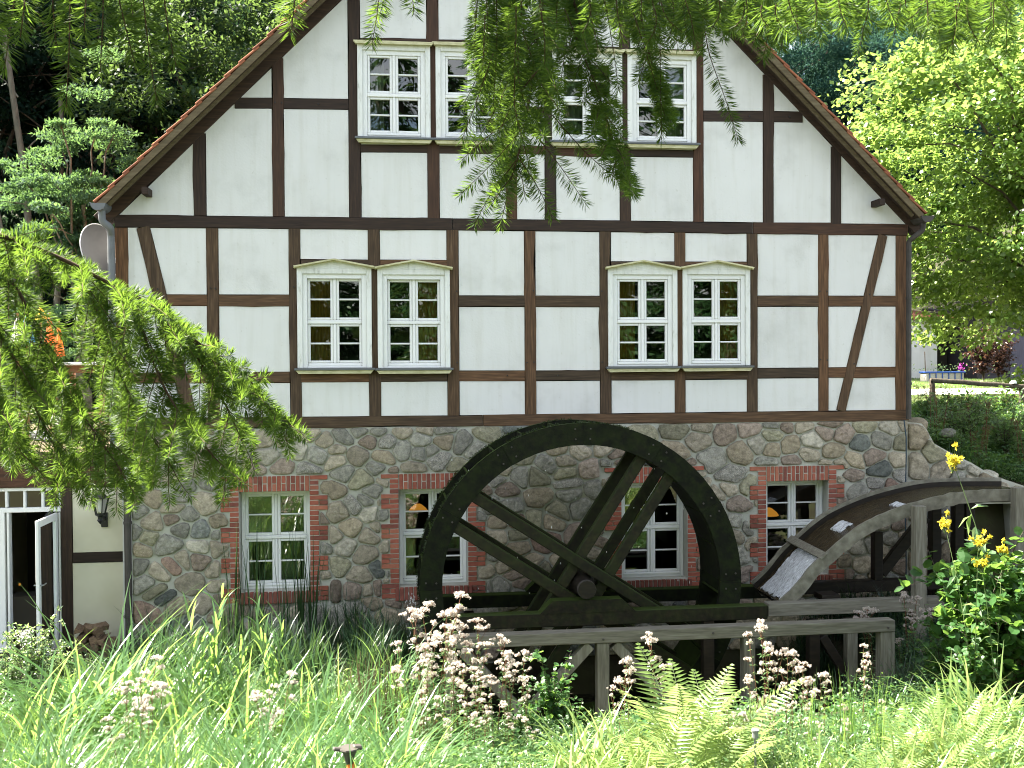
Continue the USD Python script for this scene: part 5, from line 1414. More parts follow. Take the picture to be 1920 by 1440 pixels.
def needle_twig(pts, rg, nl=0.028, step=0.00058, w=0.0020, twig_r=0.0011, tip_r=0.0006):
    """A shoot: woody axis and flat needles all round it, longer in the middle, leaning forward to the tip."""
    p = np.asarray(pts, float)
    seg = np.linalg.norm(np.diff(p, axis=0), axis=1); s = np.concatenate([[0], np.cumsum(seg)])
    n = max(12, int(s[-1] / step))
    q = np.sort(rg.random(n)) * s[-1]
    pos = np.stack([np.interp(q, s, p[:, k]) for k in range(3)], 1)
    tg_ = unit(np.gradient(p, axis=0)); t = unit(np.stack([np.interp(q, s, tg_[:, k]) for k in range(3)], 1))
    ref = unit(np.cross(t, CF)); oth = np.cross(t, ref)
    ph = rg.uniform(0, 2 * PI, n)
    ph = ph + 0.55 * np.sin(2 * ph) * -1.0                     # denser to the two sides
    rad = ref * np.cos(ph)[:, None] + oth * np.sin(ph)[:, None]
    u = q / s[-1]
    al = np.radians(68 - 34 * np.clip((u - 0.75) / 0.25, 0, 1) ** 1.3 + rg.normal(0, 8, n))
    d = t * np.cos(al)[:, None] + rad * np.sin(al)[:, None]
    L = nl * rg.uniform(0.75, 1.15, n) * (0.72 + 0.5 * np.sin(np.clip(u, 0, 1) * PI * 0.85 + 0.25) * 0.6)
    m = leaf_quads(pos, d, rg.normal(0, 1, (n, 3)) + t, L, w)
    k = max(4, int(len(p)))
    return m, tube(p, np.linspace(twig_r * 1.2, tip_r, len(p)), 5)


def w3(pts, d0, d1=None):
    """Photograph points at a distance in metres in front of the camera."""
    d1 = d0 if d1 is None else d1
    return np.array([W(px, py, CAM_Y + d) for (px, py), d in zip(pts, np.linspace(d0, d1, len(pts)))])


def curve_px(pts, n):
    p = np.asarray(pts, float)
    s = np.concatenate([[0], np.cumsum(np.linalg.norm(np.diff(p, axis=0), axis=1))])
    q = np.linspace(0, s[-1], n)
    o = np.stack([np.interp(q, s, p[:, k]) for k in range(p.shape[1])], 1)
    for _ in range(2):
        o[1:-1] = (o[:-2] + 2 * o[1:-1] + o[2:]) / 4
    return o


def bough(label, limbs, twigs, group=None, coarse=1.0):
    """limbs: (pixel polyline, distance at start, at end, radius px start, end, side twig length px (min, max) or None, spacing px, downwardness). twigs: (pixel polyline, distance)."""
    th = thing('fir_branch', label, 'branch', group=group)
    wood = []
    for pts, d0, d1, r0, r1, lens, spc, down in limbs:
        L = np.linalg.norm(np.diff(np.asarray(pts, float), axis=0), axis=1).sum()
        n = max(6, int(L / 30))
        px = curve_px(pts, n)
        P3 = w3(px, d0, d1)
        dm = (d0 + d1) / 2
        wood.append(tube(P3, np.linspace(r0, r1, n) * dm / FPX, 7))
        if lens:
            m = int(L / spc); side = 1
            for k in range(m + 1):
                u = min(1.0, (k + NR.uniform(-.3, .3)) / max(m, 1)); u = max(0, u)
                i0 = u * (n - 1)
                s = np.array([np.interp(i0, np.arange(n), px[:, c]) for c in (0, 1)])
                tg_ = unit(px[min(n - 1, int(i0) + 1)] - px[max(0, int(i0) - 1)])
                side = -side
                sd = np.array([-tg_[1], tg_[0]]) * side
                dirn = unit(tg_ * 0.55 + sd * NR.uniform(0.35, 0.9) + np.array([0.02, 1.0]) * down * NR.uniform(0.6, 1.3))
                ln = NR.uniform(*lens) * (1 - 0.35 * u)
                dd = d0 + (d1 - d0) * u
                q = [s, s + dirn * ln * 0.5 + NR.normal(0, 2, 2), s + dirn * ln * 0.95 + np.array([NR.normal(0, 4), ln * 0.10 * down])]
                twigs = twigs + [(q, dd, dd + NR.uniform(-0.20, 0.20))]
    part(th, 'bough', cat(wood), 'twig_bark', smooth=True)
    for t in twigs:
        q, d0 = t[0], t[1]; d1 = t[2] if len(t) > 2 else d0
        L = np.linalg.norm(np.diff(np.asarray(q, float), axis=0), axis=1).sum()
        P3 = w3(curve_px(q, max(5, int(L / 18))), d0, d1)
        nd, ax = needle_twig(P3, NR, step=0.00058 * coarse, w=0.0020 * coarse ** 0.8)
        tw = part(th, 'needle_twig', nd, 'needle')
        part(tw, 'shoot', ax, 'twig_bark')
    return th


D = 2.25
bough('drooping green fir branch hanging in from the left edge across the left posts', [
    ([(-80, 418), (0, 440), (60, 462), (130, 490), (200, 530), (250, 552), (300, 578), (345, 622), (400, 676), (455, 722), (505, 765), (540, 800)], D, D, 5, 1.2, (40, 85), 19, 0.8),
    ([(-60, 470), (10, 500), (45, 560), (75, 640), (110, 710), (150, 770), (190, 830), (230, 885)], D + .1, D - .2, 4, 1.2, (70, 130), 17, 0.8),
    ([(150, 505), (185, 590), (215, 680), (250, 760), (290, 830), (325, 880)], D, D + .25, 3.2, 1, (70, 130), 17, 0.8),
    ([(240, 548), (275, 640), (300, 720), (340, 780), (390, 850), (425, 880)], D, D - .15, 3, 1, (60, 120), 18, 0.8),
    ([(300, 578), (350, 640), (390, 700), (430, 770), (455, 830)], D, D + .1, 2.6, 1, (55, 105), 18, 0.8),
    ([(345, 622), (385, 652), (430, 686), (480, 712)], D, D, 2, 0.8, (25, 50), 20, 0.2),
    ([(-40, 560), (20, 660), (60, 750), (90, 820), (130, 880)], D - .2, D, 3.5, 1, (80, 130), 16, 0.9),
    ([(-60, 680), (10, 770), (40, 850)], D - .3, D - .2, 3, 1, (70, 110), 16, 0.9),
    ([(190, 640), (230, 740), (255, 830), (270, 890)], D + .3, D + .3, 2.2, 0.8, (60, 110), 17, 0.9),
    ([(60, 640), (100, 730), (160, 820), (185, 880)], D + .45, D + .4, 2.2, 0.8, (70, 110), 17, 0.9)],
    [([(0, 455), (40, 440), (90, 427)], D), ([(10, 470), (45, 462), (88, 448)], D), ([(470, 715), (510, 770), (548, 815)], D), ([(455, 700), (500, 790), (520, 830)], D + .05), ([(505, 765), (530, 800), (541, 840)], D)])

D = 2.05
bough('dark drooping fir branch hanging over the middle gable windows', [
    ([(1030, -120), (1022, 0), (1008, 60), (1000, 140), (988, 215), (975, 290), (960, 330)], D, D, 4.5, 1.4, (60, 120), 26, 0.5),
    ([(960, -120), (957, 0), (952, 110), (950, 200), (948, 270)], D + .15, D + .15, 3.5, 1.2, (45, 80), 14, 1.6),
    ([(1050, -100), (1085, 40), (1115, 150), (1140, 240), (1165, 320)], D + .1, D, 3, 1, (50, 90), 26, 0.9),
    ([(1180, -120), (1200, 30), (1222, 120), (1245, 200)], D + .2, D + .15, 3, 1, (45, 80), 24, 1.2)],
    [([(910, -60), (915, 60), (908, 170)], D), ([(930, -60), (932, 80), (925, 200)], D), ([(892, -40), (893, 60), (885, 130)], D + .2), ([(1000, 215), (930, 300), (862, 366)], D), ([(985, 205), (920, 250), (866, 300)], D),
     ([(968, 300), (915, 370), (888, 425)], D), ([(965, 310), (950, 370), (938, 425)], D), ([(975, 300), (1010, 350), (1036, 408)], D), ([(990, 235), (1050, 310), (1098, 382)], D), ([(1035, 215), (1100, 290), (1176, 352)], D),
     ([(925, 100), (890, 200), (866, 262)], D - .1), ([(1060, 20), (1125, 180), (1170, 330)], D), ([(1075, 0), (1112, 180), (1150, 262)], D + .1), ([(1180, 0), (1215, 110), (1252, 235)], D), ([(1236, -20), (1238, 120), (1240, 262)], D),
     ([(1310, -20), (1328, 100), (1362, 190), (1384, 262)], D), ([(1030, 60), (1040, 160), (1050, 240)], D + .2), ([(1130, -20), (1150, 90), (1160, 170)], D + .15), ([(940, 180), (912, 240), (880, 280)], D + .1), ([(1010, 130), (960, 190), (935, 250)], D - .1)])
tops = []
for k in range(34):
    x = NR.uniform(880, 1065); y0 = NR.uniform(-50, 150); L = NR.uniform(80, 150)
    tops.append(([(x, y0), (x + NR.normal(-2, 8), y0 + L * .5), (x + NR.normal(-6, 18), y0 + L)], 2.05 + NR.uniform(-.15, .4)))
for k in range(62):
    x = NR.uniform(1010, 1440); y0 = NR.uniform(-60, 10); L = NR.uniform(50, 125) * (1.0 if x < 1300 else 0.7)
    tops.append(([(x, y0), (x + NR.normal(4, 8), y0 + L * .5), (x + NR.normal(10, 16), y0 + L)], 2.05 + NR.uniform(-.25, .5)))
bough('dense dark fir sprays along the top edge above the right gable windows', [([(980, -90), (1150, -60), (1300, -40), (1460, -30)], 2.2, 2.2, 5, 3, (50, 100), 20, 1.2), ([(1000, -30), (1200, 0), (1420, 15)], 2.5, 2.4, 3, 1, (50, 90), 20, 1.2)], tops)
tops = []
for k in range(70):
    x = NR.uniform(1400, 1935); y0 = NR.uniform(-60, 10); L = NR.uniform(35, 110)
    tops.append(([(x, y0), (x + NR.normal(0, 10), y0 + L * .5), (x + NR.normal(3, 22), y0 + L)], 1.9 + NR.uniform(-.3, .5)))
bough('light green fir sprays along the top edge in front of the maple', [([(1400, -40), (1600, -50), (1940, -30)], 2.1, 2.1, 4, 3, (60, 110), 24, 1.0), ([(1700, -40), (1770, 20), (1775, 70)], 2.0, 2.0, 2, 1, (35, 60), 18, .6)],
      tops + [([(1440, -20), (1445, 50), (1430, 112)], 2.0), ([(1775, -20), (1772, 50), (1778, 108)], 2.0), ([(1530, 0), (1545, 30), (1535, 75)], 1.9)])
bough('blurred fir shoots hanging down in the top left corner', [([(-60, -70), (150, -60), (340, -70)], 1.55, 1.6, 5, 3, None, 20, 1)],
      [([(32, -40), (20, 50), (8, 130)], 1.5), ([(132, -40), (130, 90), (124, 203)], 1.5), ([(97, -40), (100, 30), (106, 88)], 1.6), ([(195, -40), (192, 60), (188, 135)], 1.6), ([(214, -40), (235, 50), (252, 118)], 1.6), ([(265, -40), (278, 90), (294, 192)], 1.6),
       ([(304, -40), (315, 60), (330, 122)], 1.6), ([(50, -40), (45, 20), (38, 70)], 1.4), ([(165, -40), (160, 10), (158, 60)], 1.45), ([(-5, -40), (-8, 40), (-20, 110)], 1.4), ([(240, -40), (246, 0), (250, 40)], 1.7)])
bough('single short fir shoots hanging into the top edge before the left gable posts', [([(480, -60), (620, -50), (800, -60)], 1.9, 1.9, 3, 2, None, 20, 1)],
      [([(712, -40), (708, 30), (697, 82)], 1.9), ([(735, -60), (722, -10), (712, 30)], 1.95), ([(770, -50), (774, 0), (776, 28)], 1.9), ([(555, -50), (552, 20), (543, 66)], 1.7), ([(548, -50), (540, 0), (532, 24)], 1.75)])
# unseen boughs added above the picture to block sun from the hanging shoots
up = []
for k in range(380):
    x = NR.uniform(330, 1060); y0 = NR.uniform(-760, -230); L = NR.uniform(80, 170)
    up.append(([(x, y0), (x + NR.normal(0, 25), y0 + L * .5), (x + NR.normal(0, 45), y0 + L)], NR.uniform(2.0, 2.75)))
for k in range(260):
    x = NR.uniform(-480, 60); y0 = NR.uniform(-640, -230); L = NR.uniform(80, 170)
    up.append(([(x, y0), (x + NR.normal(0, 25), y0 + L * .5), (x + NR.normal(0, 45), y0 + L)], NR.uniform(1.55, 2.1)))
bough('added fir boughs above the top edge shading the shoots below', [([(300, -600), (800, -450), (1350, -300)], 2.4, 2.4, 9, 5, (90, 160), 20, 1.0), ([(400, -350), (800, -330), (1250, -300)], 2.9, 2.7, 7, 4, (60, 110), 20, 1.0)], up, coarse=3.2)

# ------------------------------------------------------------------ plants: one class prim for each sort and variant
def grass_kind(name, seed, n, h, lean, curve, w, r, mt, segs=6, bend=1.4):
    rg = np.random.default_rng(seed)
    base = np.concatenate([rg.normal(0, r, (n, 2)), np.zeros((n, 1))], 1)
    kd = kind_of(name)
    part(kd, 'blades', blades(base, rg.uniform(0, 2 * PI, n), h * rg.uniform(0.55, 1.1, n), rg.uniform(0.0, lean, n), rg.uniform(curve * 0.3, curve * 1.2, n), w * rg.uniform(0.7, 1.3, n), segs, bend=bend), mt, smooth=True, kind='stuff')
    return kd


G_arch = [grass_kind(f'arching_grass_{a}', 41 + i, 80, 1.5, 0.65, 2.6, 0.022, 0.13, 'grass_leaf', 8, 0.95) for i, a in enumerate('ab')]
G_fine = [grass_kind(f'fine_grass_{a}', 51 + i, 130, 0.85, 0.30, 1.2, 0.009, 0.12, 'grass_leaf') for i, a in enumerate('ab')]
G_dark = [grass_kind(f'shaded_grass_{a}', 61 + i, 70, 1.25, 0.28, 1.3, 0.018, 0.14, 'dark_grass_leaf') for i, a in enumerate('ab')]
G_iris = [grass_kind(f'sword_leaves_{a}', 71 + i, 16, 1.35, 0.20, 0.45, 0.030, 0.07, m) for i, (a, m) in enumerate((('a', 'dark_grass_leaf'), ('b', 'grass_leaf')))]
G_lily = [grass_kind(f'daylily_{a}', 81 + i, 46, 0.95, 0.45, 2.1, 0.026, 0.09, 'fern_leaf') for i, a in enumerate('ab')]


def stem_curve(rg, h, lean, n=9, bend=0.0):
    az = rg.uniform(0, 2 * PI)
    t = np.linspace(0, 1, n)
    return np.stack([np.cos(az) * lean * h * t ** 1.6, np.sin(az) * lean * h * t ** 1.6, h * t * (1 - bend * t)], 1)


def agrimony(name, seed, ns, h, bloom='pink_bloom', side=4):
    rg = np.random.default_rng(seed)
    kd = kind_of(name)
    stems, lv, fl = [], [], []
    for k in range(ns):
        hh = h * rg.uniform(0.78, 1.0) if k else h
        b = np.array([rg.normal(0, .07), rg.normal(0, .07), 0]) * (k > 0)
        c = stem_curve(rg, hh, rg.uniform(.03, .2)) + b
        stems.append(tube(c, np.linspace(0.0065, 0.003, len(c)), 5))
        tips = [(c[-1], 1.0)]
        q = np.arange(0.10, 0.97, 0.075 / hh * 1.2)
        for i, t in enumerate(q):
            p = np.array([np.interp(t, np.linspace(0, 1, len(c)), c[:, a]) for a in range(3)])
            ang = i * PI / 2 + rg.normal(0, .25)
            nl = 4 if t < 0.85 else 3
            for s in range(nl):
                a = ang + (s // 2) * PI + (s % 2) * 0.55 - 0.27
                d = np.array([np.cos(a), np.sin(a), rg.uniform(-0.25, 0.45)])
                L = (0.115 * (1 - 0.5 * t)) * rg.uniform(.8, 1.2)
                lv.append((p, d, L))
            if t > 0.62 and rg.random() < side / 8:
                a = ang + rg.normal(0, .5); L = rg.uniform(.10, .22) * (1.25 - t) * 2
                e = p + np.array([np.cos(a) * L * .6, np.sin(a) * L * .6, L])
                stems.append(tube(np.array([p, p + (e - p) * .5 + (0, 0, -.01), e]), [0.003, 0.0025, 0.002], 4))
                tips.append((e, rg.uniform(.55, .85)))
        for e, s in tips:
            m = int(12 * s) + 2
            for _ in range(m):
                u = rg.normal(0, 1, 2) * 0.038 * s
                ctr = e + np.array([u[0], u[1], 0.025 - 0.4 * np.hypot(*u)]) + rg.normal(0, .008, 3)
                stems.append(tube(np.array([e - (0, 0, .02), ctr]), [0.0016, 0.0012], 3, cap=False))
                fl.append((ctr, s))
    part(kd, 'stems', cat(stems), 'stem_red', smooth=True, kind='stuff')
    p, d, L = (np.array([x[i] for x in lv]) for i in range(3))
    part(kd, 'leaves', leaf_folded(p, d, np.array([0, 0, 1.0]) + rg.normal(0, .25, (len(p), 3)), L, L * 0.30, 0.15, 0.22), 'herb_leaf', kind='stuff')
    if bloom:
        c = np.repeat(np.array([x[0] for x in fl]), 26, 0)
        u = unit(rg.normal(0, 1, c.shape) + [0, 0, .5])
        part(kd, 'flower_heads', leaf_quads(c + u * 0.006, u + rg.normal(0, .3, c.shape), rg.normal(0, 1, c.shape), rg.uniform(.012, .022, len(c)), 0.0085), bloom, kind='stuff')
    return kd


AG = [agrimony(f'hemp_agrimony_{a}', 91 + i, 2 + i % 2, 1.5) for i, a in enumerate('abc')]
AGs = agrimony('leafy_herb', 97, 5, 0.9, None)
AGd = agrimony('shaded_agrimony', 98, 3, 1.2)


def fern(name, seed, nf, L0):
    rg = np.random.default_rng(seed)
    kd = kind_of(name)
    for k in range(nf):
        az = k * 2.4 + rg.normal(0, .3); L = L0 * rg.uniform(.75, 1.1); lean = rg.uniform(.15, .6); cv = rg.uniform(.5, 1.2)
        t = np.linspace(0, 1, 14)
        th = lean + cv * t ** 1.7
        c = np.concatenate([[[0, 0]], np.cumsum(np.stack([np.sin(th), np.cos(th)], 1)[:-1] * L / 13, 0)])
        P3 = np.stack([c[:, 0] * np.cos(az), c[:, 0] * np.sin(az), c[:, 1]], 1)
        tg_ = unit(np.gradient(P3, axis=0)); sd = np.array([-np.sin(az), np.cos(az), 0]); up_ = np.cross(tg_, sd)
        q = np.linspace(0.14, 0.99, 26)
        pp = np.stack([np.interp(q, t, P3[:, a]) for a in range(3)], 1); tt = np.stack([np.interp(q, t, tg_[:, a]) for a in range(3)], 1); uu = np.stack([np.interp(q, t, up_[:, a]) for a in range(3)], 1)
        ln = 0.19 * L / 0.9 * np.sin(np.clip((q + 0.10) / 1.1, 0, 1) ** 0.75 * PI) ** 0.8 + 0.012
        ms = []
        for s in (-1, 1):
            d = sd * s + tt * 0.42 + uu * rg.normal(-0.05, .08, (len(q), 1)) * 1
            ms.append(leaf_folded(pp, d, uu, ln, 0.022 * L / 0.9 * np.ones(len(q)), 0.12, 0.10, 0.3))
        fr = part(kd, 'frond', cat(ms), 'fern_leaf')
        part(fr, 'stalk', tube(P3, np.linspace(0.004, 0.001, 14), 4), 'stem_green', smooth=True)
    return kd


FE = [fern('fern_a', 101, 9, 0.95), fern('fern_b', 102, 8, 0.8)]


def shrub(name, seed, ns, h, spread, leafm, ll, lw, per=26, rnd=True, stem='bark'):
    rg = np.random.default_rng(seed)
    kd = kind_of(name)
    st, p, d = [], [], []
    for k in range(ns):
        hh = h * rg.uniform(.55, 1.0)
        c = stem_curve(rg, hh, spread * rg.uniform(.2, 1.0), 10)
        st.append(tube(c, np.linspace(0.010, 0.003, 10) * (h / 1.5) ** .5, 5))
        for m in range(5):
            t0 = rg.uniform(.25, .9); q = np.array([np.interp(t0, np.linspace(0, 1, 10), c[:, a]) for a in range(3)])
            a = rg.uniform(0, 2 * PI); L = h * rg.uniform(.12, .30)
            e = q + np.array([np.cos(a) * L, np.sin(a) * L, L * rg.uniform(-.1, .6)])
            br = np.array([q, (q + e) / 2 + (0, 0, .04), e])
            st.append(tube(br, [0.004, 0.003, 0.002], 4))
            n = per // 4
            u = rg.uniform(.15, 1, n)
            p.append(np.stack([np.interp(u, [0, .5, 1], br[:, a_]) for a_ in range(3)], 1)); d.append(unit(rg.normal(0, 1, (n, 3)) + (e - q) / L * .8))
        u = rg.uniform(.3, 1, per)
        p.append(np.stack([np.interp(u, np.linspace(0, 1, 10), c[:, a_]) for a_ in range(3)], 1)); d.append(unit(rg.normal(0, 1, (per, 3)) * [1, 1, .5]))
    p, d = np.concatenate(p), np.concatenate(d)
    nrm = np.array([0, 0, 1.0]) + rg.normal(0, .4, p.shape)
    L = ll * rg.uniform(.6, 1.2, len(p))
    part(kd, 'stems', cat(st), stem, smooth=True, kind='stuff')
    part(kd, 'leaves', (leaf_round if rnd else leaf_folded)(p, d, nrm, L, L * lw / ll), leafm, kind='stuff')
    return kd


K_alder = shrub('alder_bush', 111, 9, 1.5, 0.45, 'alder_leaf', 0.085, 0.078, 34)
K_alder2 = shrub('alder_bush_tall', 112, 12, 2.2, 0.5, 'alder_leaf', 0.125, 0.11, 44)
K_rose = shrub('rose_bush', 113, 14, 0.9, 0.6, 'herb_leaf', 0.05, 0.03, 40, False)
K_copper = shrub('copper_bush', 114, 16, 2.3, 0.4, 'copper_leaf', 0.10, 0.075, 70, False)
K_twiggy = shrub('twiggy_plant', 115, 12, 1.0, 0.45, 'alder_leaf', 0.13, 0.065, 10, False, 'twig_bark')
K_dry = shrub('withered_plant', 116, 6, 0.9, 0.3, 'dry_leaf', 0.07, 0.04, 12, False, 'twig_bark')


def ragwort(name, seed):
    rg = np.random.default_rng(seed); kd = kind_of(name)
    st, fl, p, d = [], [], [], []
    for k in range(2):
        c = stem_curve(rg, rg.uniform(.95, 1.1), rg.uniform(.1, .35)); st.append(tube(c, np.linspace(.005, .002, len(c)), 5))
        for i in range(14):
            t = rg.uniform(.1, .9); p.append([np.interp(t, np.linspace(0, 1, 9), c[:, a]) for a in range(3)]); d.append(rg.normal(0, 1, 3) * [1, 1, .4])
        for _ in range(13):
            e = c[-1] + rg.normal(0, .032, 3) * [1, 1, .6]
            st.append(tube(np.array([c[-1] - (0, 0, .06), e]), [.002, .0015], 3, cap=False)); fl.append(e)
    part(kd, 'stems', cat(st), 'stem_green', smooth=True, kind='stuff')
    p = np.array(p); part(kd, 'leaves', leaf_folded(p, np.array(d), np.array([0, 0, 1.0]) + rg.normal(0, .3, p.shape), .11, .04), 'herb_leaf', kind='stuff')
    c = np.repeat(np.array(fl), 16, 0); a = np.tile(np.arange(16) * PI / 8, len(fl))
    u = np.stack([np.cos(a), np.sin(a), 0 * a + .2], 1) + np.random.default_rng(5).normal(0, .5, (len(a), 3))
    part(kd, 'flower_heads', leaf_quads(c, u, np.array([0, 0, 1.0]) + rg.normal(0, .7, c.shape), .026, .013), 'yellow_bloom', kind='stuff')
    return kd


K_rag = ragwort('ragwort', 121)


def reed(name, seed, h):
    rg = np.random.default_rng(seed); kd = kind_of(name)
    st, bl = [], []
    for k in range(5):
        c = stem_curve(rg, h * rg.uniform(.7, 1), .12) + [rg.normal(0, .05) * (k > 0), rg.normal(0, .05) * (k > 0), 0]
        st.append(tube(c, np.linspace(.006, .002, len(c)), 5))
        for i, t in enumerate(np.linspace(.2, .97, 13)):
            p = np.array([np.interp(t, np.linspace(0, 1, 9), c[:, a]) for a in range(3)])
            bl.append((p, (i % 2) * PI + rg.normal(0, .5), rg.uniform(.3, .5), rg.uniform(.35, .7)))
    p, az, L, le = (np.array([x[i] for x in bl]) for i in range(4))
    part(kd, 'stalks', cat(st), 'stem_green', smooth=True, kind='stuff')
    part(kd, 'blades', blades(p, az, L, le, rg.uniform(.3, 1.5, len(p)), np.full(len(p), .030), 6), 'grass_leaf', smooth=True, kind='stuff')
    return kd


K_reed = [reed('reed_a', 131, 1.75), reed('reed_b', 132, 1.6)]
rgd = np.random.default_rng(141)
K_stalk = kind_of('dry_stalks')
part(K_stalk, 'stalks', cat([tube(stem_curve(rgd, rgd.uniform(.6, 1.0), .12, 6) + [rgd.normal(0, .12), rgd.normal(0, .12), 0], [.004, .004, .0035, .003, .0025, .002], 4) for _ in range(26)]), 'firewood')

PR = np.random.default_rng(2024)


def put(kd, name, px, py, y, label, cat_, h, group, rz=None, squash=1.0):
    """Plant of class kd (h metres tall) whose tip stands near photograph point (px, py) in plane y; its foot is on the ground."""
    top = W(px, py, y)
    g = float(ground(top[0], top[1]))
    s = max(0.25, (top[2] - g) / h)
    return copy(kd, name, label, cat_, (top[0], y, g - 0.02), PR.uniform(0, 2 * PI) if rz is None else rz, (s * squash, s * squash, s), group)


def put_at(kd, name, x, y, s, label, cat_, group):
    return copy(kd, name, label, cat_, (x, y, float(ground(x, y)) - 0.02), PR.uniform(0, 2 * PI), s, group)


# hemp agrimony: the big bush before the left end of the rail, then the loose ones to the right
gA = 'hemp agrimony in the big flowering bush at the left end of the rail'
for k, (px, py, y) in enumerate(((815, 1112, -5.0), (793, 1140, -5.1), (845, 1138, -4.9), (810, 1180, -5.4), (905, 1165, -4.8), (872, 1195, -5.3), (860, 1178, -5.0), (955, 1190, -5.2), (975, 1215, -5.0), (780, 1205, -5.3), (790, 1225, -5.5), (930, 1225, -5.6),
                                 (890, 1250, -5.8), (840, 1240, -5.7), (760, 1255, -5.4), (985, 1260, -5.6), (925, 1270, -6.0), (870, 1290, -6.2), (800, 1300, -6.2), (950, 1310, -6.3), (900, 1330, -6.5), (840, 1340, -6.6), (990, 1340, -6.5), (760, 1350, -6.5))):
    lb = {0: 'tallest hemp agrimony with pale pink heads in the bush before the wheel', 4: 'hemp agrimony with a broad pink head just above the left end of the rail'}.get(k, 'hemp agrimony with pale pink heads in the bush before the wheel')
    put(AG[k % 3], 'hemp_agrimony', px, py, y, lb, 'flower', 1.5, gA if k not in (0, 4) else None)
gB = 'hemp agrimony standing singly before the right half of the rail'
for k, (px, py, y) in enumerate(((1232, 1185, -6.6), (1178, 1228, -6.9), (1155, 1262, -7.0), (1437, 1160, -6.4), (1485, 1215, -6.6), (1430, 1192, -6.6), (1499, 1238, -6.8), (1546, 1256, -7.0), (1620, 1215, -6.5), (1410, 1262, -7.2), (1358, 1282, -7.4), (1476, 1270, -7.2), (1508, 1265, -7.1), (1665, 1312, -7.2), (1450, 1310, -7.6), (1590, 1320, -7.6), (1395, 1330, -7.8), (1530, 1345, -7.9))):
    lb = {0: 'single pink-white hemp agrimony in front of the middle of the rail', 3: 'tallest hemp agrimony on the right, its head in front of the flume foot', 8: 'single hemp agrimony with a white head near the right end post of the rail'}.get(k, 'slender hemp agrimony with small pale heads before the right half of the rail')
    put(AG[(k + 1) % 3], 'hemp_agrimony', px, py, y, lb, 'flower', 1.5, gB if k not in (0, 3, 8) else None, squash=0.8)
gC = 'hemp agrimony among the grass on the left'
for k, (px, py, y) in enumerate(((270, 1242, -6.2), (228, 1275, -6.4), (300, 1275, -6.5), (515, 1268, -6.6), (490, 1290, -6.8), (250, 1310, -7.2))):
    put(AG[k % 3], 'hemp_agrimony', px, py, y, 'hemp agrimony with creamy heads among the grass below the leftmost basement window', 'flower', 1.5, gC)
gD = 'shaded hemp agrimony between the rail end and the flume post'
for k, (px, py, y) in enumerate(((1632, 1140, -2.5), (1700, 1112, -2.45), (1708, 1150, -2.5), (1750, 1140, -2.6), (1690, 1195, -2.7), (1765, 1175, -2.7), (1730, 1215, -2.9), (1800, 1190, -3.0), (1660, 1230, -2.3), (1790, 1250, -3.4))):
    put(AGd, 'hemp_agrimony', px, py, y, 'dull hemp agrimony in the shade behind the right end of the rail', 'flower', 1.2, gD)
# ferns
for k, (px, py, y, lb) in enumerate(((1290, 1250, -7.6, 'fern with upright fronds in front of the rail post, left one'), (1335, 1262, -7.5, 'fern with upright fronds in front of the rail post, right one'), (1225, 1330, -8.2, 'broad fern below the two upright ones, left'), (1310, 1345, -8.4, 'broad fern at the bottom edge below the upright ones'),
                                     (1375, 1330, -8.0, 'fern between the upright ones and the agrimony stems'), (1712, 1308, -7.8, 'yellow-green fern near the right end post'), (1830, 1330, -8.4, 'pale fern in the lower right corner'), (1620, 1380, -8.9, 'pale fern at the bottom edge right of centre'), (1745, 1385, -9.0, 'pale fern at the bottom edge on the right'), (1900, 1375, -9.0, 'pale fern at the right bottom corner'))):
    put(FE[k % 2], 'fern', px, py, y, lb, 'fern', 0.80 if k % 2 == 0 else 0.68, None)
# alder
put(K_alder, 'alder_bush', 1040, 1205, -4.7, 'dark green round-leaved alder bush before the rail strut', 'bush', 1.5, None)
put(K_alder, 'alder_bush', 985, 1290, -5.2, 'low alder bush at the foot of the flowering bush', 'bush', 1.5, None)
put(K_alder, 'alder_bush', 1075, 1300, -5.4, 'low alder bush left of the rail post', 'bush', 1.5, None)
put(K_alder2, 'alder_bush', 1815, 945, -4.3, 'tall alder bush at the right edge before the dark mill-race mouth', 'bush', 2.2, None, 0.6)
put(K_alder2, 'alder_bush', 1885, 1010, -4.9, 'alder bush in the right corner beside the yellow ragwort', 'bush', 2.2, None, 2.0)
put(K_alder2, 'alder_bush', 1960, 990, -4.6, 'alder bush cut by the right edge of the picture', 'bush', 2.2, None, 3.0)
put(K_alder, 'alder_bush', 1830, 1150, -4.9, 'low alder bush under the tall one at the right', 'bush', 1.5, None)
put(K_alder, 'alder_bush', 1765, 1120, -4.0, 'low alder bush at the foot of the flume post', 'bush', 1.5, None)
put(K_dry, 'withered_plant', 1905, 1180, -4.7, 'withered rust-brown plant at the right edge', 'plant', 0.9, None)
for px, py, y, lb in ((1828, 1004, -5.0, 'yellow ragwort before the mill-race mouth'), (1900, 880, -4.6, 'yellow ragwort at the right edge above the flume'), (1868, 1050, -5.2, 'yellow ragwort drooping beside the alder leaves')):
    put(K_rag, 'ragwort', px, py, y, lb, 'flower', 1.05, None, squash=0.7)
